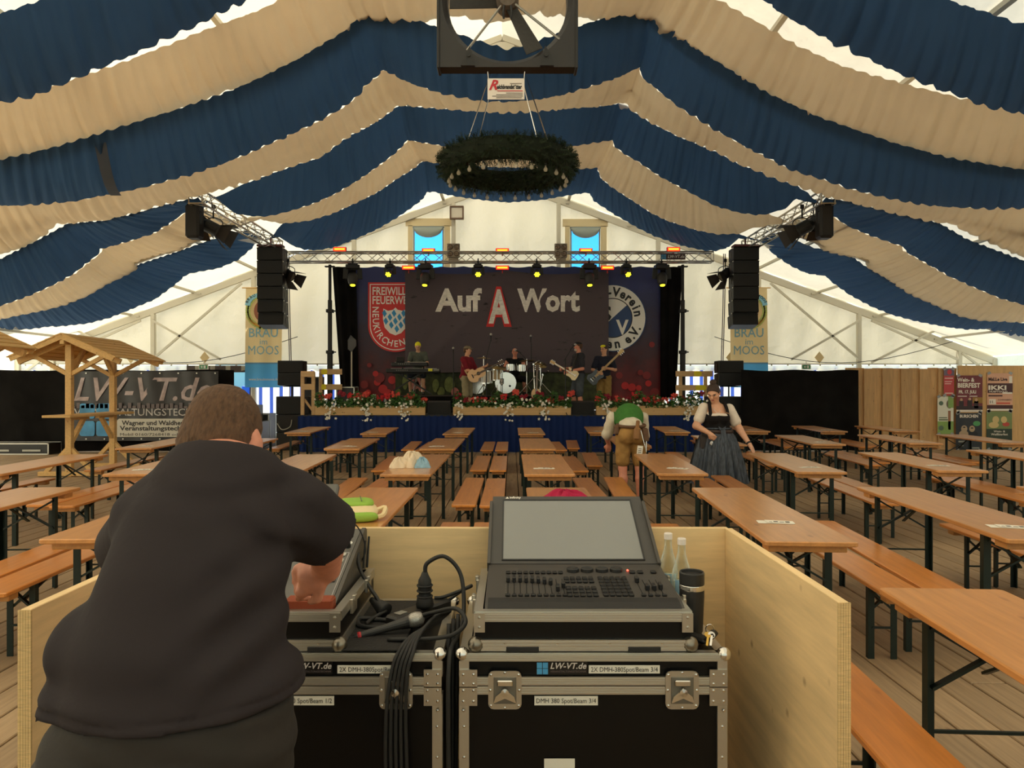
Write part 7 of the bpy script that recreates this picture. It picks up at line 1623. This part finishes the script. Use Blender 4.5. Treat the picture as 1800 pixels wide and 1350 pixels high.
def cap_hat(t, q, Rm, s, mat, brim=.10, label=None):
    skin('cap', [ell(q(0, -.008, .045), (.088*s, .105*s, .082*s), .02, Rm)], .007, mat, t, cuts=[(-Rm[:, 2], q(0, 0, .048))])
    g = G()
    for zz in (0, .006): pass
    n = 12; vs = []
    for k in range(n+1):
        a = PI*k/n; vs.append(q(.082*math.cos(a), .07+.03*math.sin(a), .055)); vs.append(q(.082*math.cos(a), .08+brim*math.sin(a)**.7, .046-.01*abs(math.cos(a))))
    vs2 = [v-Rm[:, 2]*.006 for v in vs]; m = len(vs); g.add([Vector(v) for v in vs+vs2], [(2*k, 2*k+1, 2*k+3, 2*k+2) for k in range(n)]+[(m+2*k+2, m+2*k+3, m+2*k+1, m+2*k) for k in range(n)]+[(2*k+1, m+2*k+1, m+2*k+3, 2*k+3) for k in range(n)]); obj('cap_peak', g, mat, t)
# ---- guitar player on the left, in profile facing right
x = W(821, 0, 19.7).x; J = turn(stand(1.84), math.radians(62)); o = V3(.0, 0, 0)
J['elA'] = J['shA']+V3(.10, -.06, -.29); J['haA'] = V3(.28, -.20, 1.10); J['elB'] = J['shB']+V3(.15, .02, -.28); J['haB'] = V3(.50, -.12, 1.27); J['pelvis'] = J['pelvis']+V3(-.03, 0, 0)
t, q, Rm, J = build('person', 'person in a flat cap and dark red shirt playing an acoustic guitar', (x, 19.7, ST), J, 1.02, SK1, cloth_m('dark red shirt', (118, 30, 42)), cloth_m('sand coloured shorts', (150, 138, 108)), belly=1.2, leglen=1.0, face=(.95, -.25, 0), sleeve=.75, sock=None)
short_hair(t, q, Rm, 1.0, BROWNH); cap_hat(t, q, Rm, 1.0, M('olive grey cap', (120, 108, 84), .85), .07)
guitar('acoustic_guitar', 'acoustic guitar held by the person in the flat cap', (x+.27, 19.7-.27, ST+1.05), (.80, .14, .40), (.2, -1, .12), SPR, DKN, True, .42)
g = G(); g.tube(crv([(x-.12, 19.55, ST+1.36), (x-.02, 19.50, ST+1.12), (x+.12, 19.47, ST+.95)], 6), .02, 6); tag(obj('guitar_strap', g, M('pale strap', (206, 180, 130), .7)), 'pale guitar strap across the dark red shirt', 'strap')
# ---- drummer
x = W(905, 0, 21.75).x; J = stand(1.82)
J.update(pelvis=V3(0, .05, .56), chest=V3(0, .02, .86), neck=V3(0, -.01, 1.1), head=V3(.0, -.05, 1.27), shA=V3(-.21, .0, 1.02), shB=V3(.21, .0, 1.02), elA=V3(-.33, -.05, .76), elB=V3(.33, -.05, .76), haA=V3(-.24, -.3, .74), haB=V3(.26, -.3, .76), hipA=V3(-.11, 0, .5), hipB=V3(.11, 0, .5), knA=V3(-.26, -.38, .46), knB=V3(.28, -.38, .46), anA=V3(-.26, -.3, .09), anB=V3(.28, -.3, .09), toeA=V3(-.27, -.45, .035), toeB=V3(.29, -.45, .035))
t, q, Rm, J = build('person', 'bald drummer in a black sleeveless top behind the drums', (x, 21.75, RZ), J, 1.04, SK2, cloth_m('black tank top', (22, 22, 24)), cloth_m('black shorts', (26, 26, 28)), bare=True, face=(0, -1, -.05), jaw=1.1)
g = G(); g.prism([(-.1, .74), (-.02, .93), (.0, .8), (.05, .95), (.12, .76), (.02, .72)], .006, c=(0, -.128, 0)); obj('shirt_print', g, M('grey print', (130, 128, 120)), t)
for s2 in (-1, 1): g = G(); g.tube([(s2*.25, -.34, .74), (s2*.12, -.62, .86)], .008, 6); tag(obj('drumstick', g, MAPLE, None, (x, 21.75, RZ)), 'wooden drumstick in the drummer hand, %s one' % ('left' if s2 < 0 else 'right'), 'drumstick')
t = thing('stool', 'round black drum stool under the drummer', 'stool', (x, 21.83, RZ)); g = G(); g.lathe([(.15, .38), (.17, .4), (.17, .44), (.001, .45)], (0, 0, 0), 18); obj('seat', g, BLACK, t); g = G(); g.tube([(0, 0, .38), (0, 0, .05)], .02, 8); obj('pole', g, STEEL, t)
for k in range(3): g = G(); g.tube([(0, 0, .2), (.22*math.cos(k*2.1), .22*math.sin(k*2.1), .012)], .012, 6); obj('leg', g, STEEL, t)
# ---- singer in black cap, in profile facing left
x = W(1017, 0, 19.1).x; J = turn(stand(1.92), math.radians(-72)); J['elA'] = J['shA']+V3(-.10, -.08, -.31); J['haA'] = V3(-.45, -.26, 1.18); J['elB'] = J['shB']+V3(.02, -.06, -.33); J['haB'] = V3(-.27, -.28, 1.12)
for k in ('knA', 'anA', 'toeA'): J[k] = J[k]+V3(-.08, 0, 0)
t, q, Rm, J = build('person', 'person in a black cap with grey beard singing and playing an electric guitar', (x, 19.1, ST), J, 1.06, SK2, cloth_m('charcoal shirt', (50, 50, 56)), cloth_m('grey denim shorts', (74, 80, 86)), belly=1.05, face=(-.97, -.2, 0), sleeve=.72)
short_hair(t, q, Rm, 1.05, BROWNH); cap_hat(t, q, Rm, 1.05, M('black cap', (20, 20, 22), .8), .075)
skin('beard', [ell(q(0, .062, -.088), (.046, .04, .045), .02, Rm)], .007, M('grey beard', (186, 176, 164), .9, noise=.2, scale=90), t, cuts=[(Rm[:, 2], q(0, 0, -.064))])
guitar('electric_guitar', 'cream electric guitar held by the singer in the black cap', (x-.20, 19.1-.30, ST+1.05), (-.70, .04, .42), (.2, -1, .1), M('cream guitar lacquer', (226, 206, 160), .25, coat=.6), MAPLE, False, .40, .82)
g = G(); g.tube(crv([(x-.04, 18.92, ST+1.58), (x-.12, 18.86, ST+1.36), (x-.2, 18.80, ST+1.12)], 6), .022, 6); tag(obj('guitar_strap', g, BLACK), 'black guitar strap across the charcoal shirt', 'strap')
# ---- bass player, three-quarter to the left
x = W(1061, 0, 18.95).x+.05; J = turn(stand(1.84), math.radians(-14)); J['elA'] = J['shA']+V3(-.12, -.04, -.28); J['haA'] = V3(-.17, -.24, 1.10); J['elB'] = J['shB']+V3(.10, -.06, -.28); J['haB'] = V3(.04, -.26, 1.20)
t, q, Rm, J = build('person', 'person with yellow dyed hair in a navy shirt playing an electric bass', (x, 19.25, ST), J, 1.03, SK1, cloth_m('navy shirt', (38, 40, 54)), cloth_m('khaki cargo shorts', (146, 116, 66)), face=(-.7, -.7, -.12), sleeve=.75, sock=M('black sock', (24, 22, 22), .9), shoes=(26, 24, 24))
short_hair(t, q, Rm, 1.0, DKHAIR); skin('yellow_fringe', [ell(q(0, .03, .085), (.07, .07, .04), .02, Rm)], .007, HAIRY, t)
g = G()
for s2 in (-1, 1): g.tube([q(s2*.031+.018*math.cos(k*PI/6), .098, .008+.014*math.sin(k*PI/6)) for k in range(13)], .0022, 5); g.tube([q(s2*.049, .096, .01), q(s2*.08, .0, .012)], .002, 5)
g.tube([q(-.013, .1, .01), q(.013, .1, .01)], .002, 5); obj('glasses', g, BLACK, t)
guitar('electric_bass', 'dark electric bass with pale neck held by the person with yellow dyed hair', (x-.27, 19.25-.30, ST+.98), (.70, -.03, .68), (.1, -1, .1), M('black guitar lacquer', (24, 22, 22), .25, coat=.6), MAPLE, False, .62)

# ---- bending waiter in leather shorts, seen from behind
x, y = 1.63, 10.05; T_ = 1.0
J = dict(pelvis=(0, 0, 1.0), chest=(.02, .30, 1.20), neck=(.03, .52, 1.20), head=(.03, .66, 1.13), shA=(-.19, .44, 1.18), shB=(.23, .44, 1.18), elA=(-.27, .52, .92), elB=(.27, .50, .90), haA=(-.22, .66, .80), haB=(.22, .62, .72), hipA=(-.1, .02, .95), hipB=(.1, .02, .95), knA=(-.115, .0, .52), knB=(.115, .0, .52), anA=(-.10, -.02, .09), anB=(.12, .02, .09), toeA=(-.12, .13, .035), toeB=(.15, .17, .035))
t = thing('person', 'waiter in green waistcoat and leather shorts bending over a table', 'person', (x, y, 0)); tag(t, t['label'], 'person'); t['label'] = 'person in green waistcoat and leather shorts bending over, seen from behind'
J = {k: V3(*v) for k, v in J.items()}; tor = [ell(J['pelvis'], (.175, .135, .14), .05), cap(J['pelvis']+V3(0, .05, .06), J['chest'], .15, .17, .06), cap(J['chest'], (J['shA']+J['shB'])/2-V3(0, .03, 0), .17, .10, .05), cap(J['shA'], J['shB'], .075, .075, .05)]
P, sub_, q, Rm = headp(J['head'], (0, .5, -.85), (0, .85, .5)); body = tor+P+[cap((J['shA']+J['shB'])/2, J['head']-V3(0, .06, -.02), .06, .055, .03)]
lowl = {}
for i, s2 in enumerate('AB'):
    kn, an = J['kn'+s2], J['an'+s2]; cf = kn+(an-kn)*.33+V3(0, -.015, 0); lowl[s2] = chain([kn, cf, an], [.056, .058, .036], .025)
    body += chain([J['sh'+s2], J['el'+s2], J['ha'+s2]], [.056, .044, .03], .03)+chain([J['hip'+s2], kn], [.095, .06], .04)+lowl[s2]+hand(J['ha'+s2], (0, .35, -.9), (0, -.9, -.3), 1.0, .3, -1 if s2 == 'A' else 1)+[cap(an-V3(0, 0, .03), J['toe'+s2], .036, .028, .02)]
skin('body', body, .0075, SK2, t, subs=sub_)
skin('hair', hairp(q, Rm, 1.0, 1, .01), .007, BROWNH, t)
LS = M('tan suede leather', (158, 118, 62), .85, noise=.25, scale=9, bump=.3, bscale=40)
skin('leather_shorts', [ell(J['pelvis']+V3(0, 0, .0), (.18, .14, .15), .05)]+[ell(J['pelvis']+V3(s2*.08, -.07, -.04), (.10, .10, .11), .03) for s2 in (-1, 1)]+[cap(J['hip'+s2], J['kn'+s2]+V3(0, 0, .10), .105, .088, .03) for s2 in 'AB'], .008, LS, t, inflate=.008, cuts=[((0, -.2, 1), (0, 0, 1.10)), ((0, 0, -1), (0, 0, .545))], disp=lambda P_: .004*np.sin(P_[..., 2]*45)*np.sin(P_[..., 0]*40))
CS = cloth_m('cream shirt', (216, 204, 182)); skin('shirt', tor+[cap(J['sh'+s2], J['sh'+s2]+(J['el'+s2]-J['sh'+s2])*.9, .072, .066, .03) for s2 in 'AB'], .008, CS, t, inflate=.014, cuts=[((0, -.45, -1), (0, 0, 1.045)), ((0, 1, .1), (0, .52, 1.2))], disp=lambda P_: .006*np.sin(P_[..., 2]*40+P_[..., 0]*25)*np.sin(P_[..., 0]*35))
GV = cloth_m('green waistcoat', (66, 116, 52)); skin('waistcoat', tor, .008, GV, t, inflate=.022, cuts=[((0, -.8, -.75), (0, .07, 1.13)), ((0, 1, .1), (0, .50, 1.2)), ((-1, 0, 0), (-.185, 0, 0)), ((1, 0, 0), (.215, 0, 0))])
LB = M('brown leather', (96, 66, 42), .55, noise=.25, scale=12)
g = G(); g.tube([(.187*math.cos(a), .145*math.sin(a)+.0, 1.105+.018*math.sin(a)) for a in np.linspace(0, 2*PI, 33)], .022, 8); obj('waist_belt', g, LB, t)
g = G(); g.cbox((.05, -.185, 1.0), (.09, .06, .17), .02, ry(.1)); g.cbox((.06, -.175, 1.12), (.05, .04, .12), .012, ry(.1)); obj('holster_pouch', g, M('light brown leather', (140, 98, 54), .6, noise=.2, scale=14), t)
g = G(); g.cbox((.17, -.12, .98), (.09, .10, .19), .02, ry(-.1)); obj('purse', g, LB, t)
g = G(); g.cbox((-.2, -.03, 1.04), (.07, .12, .13), .02); obj('purse', g, LB, t)
g = G(); g.tube(crv([(.1, -.17, 1.06), (.15, -.2, .85), (.17, -.19, .75), (.18, -.17, .9)], 5), .006, 5); obj('silver_chain', g, STEEL, t)
g = G(); g.cbox((.085, -.2, .77), (.075, .003, .14), .001, ry(.12) @ rx(.05)); o = obj('paper_tag', g, PAPER, t)
g = G()
for k in range(4): g.box((.085+.008*(1-k)*.4, -.203, .80-.024*k), (.045, .002, .009), ry(.12))
obj('tag_print', g, INK, o)
for s2 in 'AB': skin('shoe', [cap(J['an'+s2]-V3(0, .03, .045), J['toe'+s2], .045, .042, .02), cap(J['an'+s2], J['an'+s2]-V3(0, .02, .04), .046, .05, .02)], .009, M('black shoe', (28, 26, 26), .6), t, cuts=[((0, 0, -1), (0, 0, .004))])

# ---- waitress in a dirndl
x, y = 2.86, 10.25; t = thing('person', 'person in a dark dirndl with hair bun, resting one hand on a table', 'person', (x, y, 0))
J = dict(pelvis=(0, 0, .93), chest=(-.01, -.01, 1.20), neck=(-.02, .0, 1.40), head=(-.06, -.055, 1.545), shA=(-.18, 0, 1.335), shB=(.17, .0, 1.32), elA=(-.30, -.05, 1.09), elB=(.30, -.06, 1.04), haA=(-.17, -.24, 1.0), haB=(.39, -.22, .84))
J = {k: V3(*v) for k, v in J.items()}
tor = [ell(J['chest'], (.165, .125, .19), .05), ell((J['chest']+J['pelvis'])/2, (.165, .135, .16), .05), ell(J['pelvis'], (.19, .15, .15), .05), cap(J['shA'], J['shB'], .066, .066, .05), cap(J['chest'], J['neck']-V3(0, 0, .03), .1, .058, .05)]+[ell(J['chest']+V3(s2*.068, -.10, .0), (.078, .07, .075), .03) for s2 in (-1, 1)]
P, sub_, q, Rm = headp(J['head'], (-.42, -.78, -.5), (-.22, -.38, .9), 1.04); body = tor+P+[cap(J['neck']-V3(0, 0, .05), J['head']-V3(-.02, -.0, .05), .054, .05, .03)]
for i, s2 in enumerate('AB'):
    body += chain([J['sh'+s2], J['el'+s2]], [.062, .05], .03)+chain([J['el'+s2], J['ha'+s2]], [.05, .029], .02)
body += hand(J['haA'], (.5, -.4, -.6), (-.5, -.7, .1), .92, .8, -1)+hand(J['haB'], (.35, -.3, -.75), (.5, -.5, .6), .92, .25, 1)
for s2 in (-1, 1): body += chain([(s2*.1, .0, .88), (s2*.1, 0, .46), (s2*.1, .03, .09)], [.09, .06, .036], .03)+[cap((s2*.1, .03, .06), (s2*.12, -.12, .035), .036, .028, .02)]
skin('body', body, .0075, SK1, t, subs=sub_); face_bits(t, q, Rm, 1.04, (58, 40, 30), (176, 90, 84))
skin('hair', hairp(q, Rm, 1.04, 1, .009)+[ell(q(0, -.05, .138), (.046, .046, .038), .006, Rm)], .0065, DKHAIR, t, cuts=[(Rm[:, 1]-Rm[:, 2]*.75, q(0, .045, .035)), (-Rm[:, 2]+Rm[:, 1]*.5, q(0, 0, -.06))])
WB = cloth_m('white lace blouse', (226, 212, 196)); sl_ = []
for s2 in 'AB': sl_ += [cap(J['sh'+s2], J['sh'+s2]+(J['el'+s2]-J['sh'+s2])*.62, .072, .070, .03)]
skin('blouse', tor[:2]+tor[5:]+sl_, .0075, WB, t, inflate=.010, cuts=[((0, -.35, 1), (0, -.1, 1.262)), ((0, 0, -1), (0, 0, 1.0))]) if False else None
skin('blouse_sleeve', [sl_[0]], .007, WB, t, inflate=.006); skin('blouse_sleeve', [sl_[1]], .007, WB, t, inflate=.006)
skin('blouse_trim', tor[:1]+tor[5:], .007, WB, t, inflate=.011, cuts=[((0, -.2, 1), (0, -.16, 1.262)), ((0, .2, -1), (0, -.16, 1.215))])
BD = cloth_m('black velvet bodice', (26, 23, 24)); skin('bodice', tor[:3]+tor[5:], .0075, BD, t, inflate=.015, cuts=[((0, -.2, 1), (0, -.16, 1.238)), ((0, 0, -1), (0, 0, .985))])
for s2 in (-1, 1): g = G(); g.tube(crv([(s2*.115-.01, -.155, 1.215), (s2*.118-.01, -.125, 1.31), (s2*.105-.01, -.03, 1.405), (s2*.11, .08, 1.36), (s2*.11, .12, 1.22)], 6), .024, 8); obj('bodice_strap', g, BD, t, smooth=True)
SKT = bpy.data.materials.new('blue grey striped skirt'); SKT.use_nodes = True; N = SKT.node_tree.nodes; L = SKT.node_tree.links; tc = N.new('ShaderNodeTexCoord'); nz = N.new('ShaderNodeTexNoise'); mp = N.new('ShaderNodeMapping'); mp.inputs['Scale'].default_value = (60, 60, 1.5); nz.inputs['Scale'].default_value = 1
rp = N.new('ShaderNodeValToRGB'); rp.color_ramp.elements[0].color = (*lin((34, 40, 50)), 1); rp.color_ramp.elements[1].color = (*lin((72, 80, 92)), 1); rp.color_ramp.elements[0].position = .35; rp.color_ramp.elements[1].position = .65
L.new(tc.outputs['Object'], mp.inputs[0]); L.new(mp.outputs[0], nz.inputs['Vector']); L.new(nz.outputs['Fac'], rp.inputs['Fac']); L.new(rp.outputs['Color'], N['Principled BSDF'].inputs['Base Color']); N['Principled BSDF'].inputs['Roughness'].default_value = .6
g = G(); n = 160
def sk(u, v, ex=0, a0=0, a1=2*PI): a = a0+(a1-a0)*u; r = .195+.20*v**.7; f_ = .028*v**.5*math.sin(a*19+math.sin(a*5))+.012*v*math.sin(a*41); return Vector(((r+f_+ex)*math.cos(a)*1.03, (r*.84+f_+ex)*math.sin(a), 1.0-.70*v))
g.grid(lambda u, v: sk(u, v), n, 16); obj('skirt', g, M('black skirt cloth', (24, 26, 30), .8), t, smooth=True)
g = G(); g.grid(lambda u, v: sk(u, v, .012, PI*1.02, PI*1.92), 110, 16); obj('apron', g, SKT, t, smooth=True)
g = G(); g.tube([(.20*math.cos(a), .168*math.sin(a), 1.01) for a in np.linspace(0, 2*PI, 41)], .03, 8); obj('money_belt', g, M('dark brown leather', (60, 44, 38), .5, noise=.2, scale=14), t)
g = G(); g.tube([(.195*math.cos(a), .163*math.sin(a), 1.055) for a in np.linspace(0, 2*PI, 41)], .012, 6); g.prism([(-.05, .03), (.0, -.0), (.05, .03), (.035, -.03), (-.0, -.01), (-.035, -.02)], .02, c=(.02, -.185, 1.06)); g.add([(.02, -.2, 1.04), (.06, -.21, 1.04), (.10, -.26, .72), (.04, -.26, .70)], [(0, 3, 2, 1)]); g.add([(-.0, -.2, 1.04), (.03, -.205, 1.04), (.04, -.25, .78), (-.01, -.25, .77)], [(0, 3, 2, 1)]); obj('apron_bow', g, SKT, t)
g = G(); g.cbox((-.21, -.12, .87), (.11, .08, .2), .018); obj('waiter_purse', g, M('black brown leather', (44, 34, 30), .5), t); g = G(); g.tube(crv([(-.13, -.18, .98), (-.11, -.22, .82), (-.12, -.22, .72)], 5), .006, 5); g.lathe([(.03, 0), (.034, .005), (.03, .01)], (-.12, -.2, .86), 12, rx(PI/2)); obj('key_chain', g, STEEL, t)
g = G(); a, b = J['elB'], J['haB']; c = a+(b-a)*.9; g.lathe([(.032, -.014), (.035, 0), (.032, .014)], c, 16, Vector(b-a).to_track_quat('Z', 'X').to_matrix()); obj('wrist_watch', g, BLACK, t)
g = G(); g.tube(crv([(-.09, -.06, 1.37), (-.055, -.115, 1.30), (-.02, -.13, 1.27), (.015, -.115, 1.30), (.05, -.06, 1.37)], 5), .003, 5); obj('necklace', g, STEEL, t)
g = G(); g.cbox((.10, -.165, 1.27), (.06, .01, .014), .004, ry(.3)); obj('name_pin', g, M('wooden pin', (150, 110, 80), .5), t)
for s2 in (-1, 1): skin('shoe', [cap((s2*.1, .05, .045), (s2*.12, -.12, .04), .045, .04, .02)], .009, M('black shoe', (28, 26, 26)), t, cuts=[((0, 0, -1), (0, 0, .004))])

# ---- the man at the mixer in front, from behind
t = thing('person', 'heavy man in a dark shirt seen from behind, leaning over the sound mixer', 'person', (-.73, 1.55, 0))
t['label'] = 'person in a dark shirt with short brown hair leaning over the sound mixer'
def mn(px, py, Y): q_ = W(px, py, Y); return V3(q_.x+.73, Y-1.55, q_.z)
hd = mn(394, 772, 1.84); P, sub_, q, Rm = headp(hd, (.10, .80, -.42), (.02, .45, .9), 1.06, jaw=1.12); P += [ell(q(s2*.087, -.004, -.028), (.012, .024, .036), .01, Rm) for s2 in (-1, 1)]
shA, shB = mn(276, 912, 1.72), mn(514, 896, 1.78)
spine = [mn(319, 1245, 1.56), mn(316, 1145, 1.58), mn(341, 1040, 1.62), mn(362, 950, 1.67), mn(388, 880, 1.72)]
rad = [(.222, .165), (.212, .175), (.186, .16), (.176, .14), (.150, .115)]
tor = []
for i, (c, (rx_, ry_)) in enumerate(zip(spine, rad)): tor.append(ell(c, (rx_, ry_, .145), .05))
side_ = [ell(mn(152, 1145, 1.60), (.05, .09, .08), .06), ell(mn(150, 1235, 1.58), (.055, .10, .06), .03), ell(mn(480, 1225, 1.60), (.055, .10, .08), .05), ell(mn(318, 1300, 1.56), (.236, .172, .15), .04)]
tor += [cap(shA, shB, .072, .072, .05), cap(mn(392, 850, 1.76), hd+V3(0, -.02, -.07), .075, .072, .04)]
elB = mn(572, 938, 1.88); haB = mn(574, 1000, 2.02); elA = mn(235, 960, 1.95); haA = mn(300, 1020, 2.3)
body = tor+P+chain([shB, elB], [.07, .058], .04)+chain([elB, haB], [.055, .038], .03)+chain([shA, elA, haA], [.07, .058, .036], .04)
body += hand(haB, (-.75, .25, -.38), (.3, -.75, .45), 1.15, .75, 1)+hand(haA, (.1, .9, -.2), (0, .2, 1), 1.05, .4, -1)
for s2 in (-1, 1): body += chain([(s2*.12-.005, .02, .84), (s2*.13, .02, .46), (s2*.15, -.02, .09)], [.12, .085, .05], .05)+[cap((s2*.15, -.02, .06), (s2*.18, .15, .04), .04, .032, .02)]
SK3 = M('flushed skin', (212, 142, 116), .5, noise=.12, scale=40)
skin('body', body, .009, SK3, t, subs=sub_)
skin('hair', hairp(q, Rm, 1.06, 1, .006)+[ell(q(0, -.055, -.045), (.074, .052, .055), .03, Rm)], .0075, BROWNH, t, cuts=[(-Rm[:, 2]+Rm[:, 1]*.6, q(0, 0, -.085))], disp=lambda P_: .0022*np.sin(P_[..., 0]*420+P_[..., 2]*60)*np.sin(P_[..., 2]*260+P_[..., 0]*120))
SH = M('dark grey brown shirt', (48, 43, 45), .9, spec=.15, bump=.12, bscale=25)
sp = tor[:6]+side_+[cap(shB, shB+(elB-shB)*1.0, .074, .078, .04), cap(shA, shA+(elA-shA)*1.0, .074, .078, .04), cap(mn(392, 872, 1.74), mn(393, 830, 1.78), .10, .082, .06)]
HO = mn(330, 1266, 1.45)
def folds(P_):
    x_, z_ = P_[..., 0], P_[..., 2]; f_ = .004*np.sin(z_*38+x_*14+2*np.sin(x_*7))*np.clip((1.15-z_)*3, 0, 1)
    f_ += .011*np.sin((z_-x_*.7)*52)*np.exp(-((x_-.17)/.07)**2-((z_-1.12)/.14)**2); f_ += .010*np.sin((z_*.8+x_*.9)*60)*np.exp(-((x_-.2)/.08)**2-((z_-1.28)/.08)**2)
    f_ += .004*np.sin(z_*70+np.sin(x_*20))*np.exp(-((z_-1.38)/.04)**2); f_ += -.010*np.exp(-((z_-.985-.06*x_)/.02)**2)*np.clip((-x_)*5, 0, 1); dp_ = z_-.05*(x_-HO[0])-HO[2]; f_ += .005*np.exp(-((dp_-.022)/.004)**2); f_ += .005*np.sin((z_-.25*x_)*44+1.3*np.sin(x_*11))*np.exp(-((z_-.97)/.07)**2); return f_
ncut = unit(V3(.02, .40, .9))
skin('shirt', sp, .0075, SH, t, inflate=.014, disp=folds, cuts=[((.05, .0, -1), mn(330, 1266, 1.45)), (ncut, mn(393, 797, 1.76)), (unit(elB-shB), shB+(elB-shB)*1.02), (unit(elA-shA), shA+(elA-shA)*1.02)])
hem = []
skin('trousers', [ell(spine[0]+V3(0, 0, -.02), (.228, .172, .19), .05), ell(V3(-.11, -.03, .76), (.14, .15, .16), .05), ell(V3(.10, -.03, .76), (.14, .15, .16), .05)]+[cap((s2*.12-.005, .02, .80), (s2*.13, .02, .46), .135, .11, .04) for s2 in (-1, 1)]+[cap((s2*.14, .02, .46), (s2*.15, -.02, .1), .11, .085, .04) for s2 in (-1, 1)], .009, M('dark brown trousers', (36, 31, 27), .85, noise=.2, scale=6, bump=.15, bscale=20), t, inflate=.006, cuts=[((0, 0, 1), (0, 0, .95))], disp=lambda P_: .006*np.sin(P_[..., 0]*30+P_[..., 2]*55)*np.sin(P_[..., 2]*24))
for s2 in (-1, 1): skin('shoe', [cap((s2*.15, -.06, .05), (s2*.18, .15, .045), .052, .046, .02)], .01, M('black shoe', (28, 26, 26)), t, cuts=[((0, 0, -1), (0, 0, .004))])
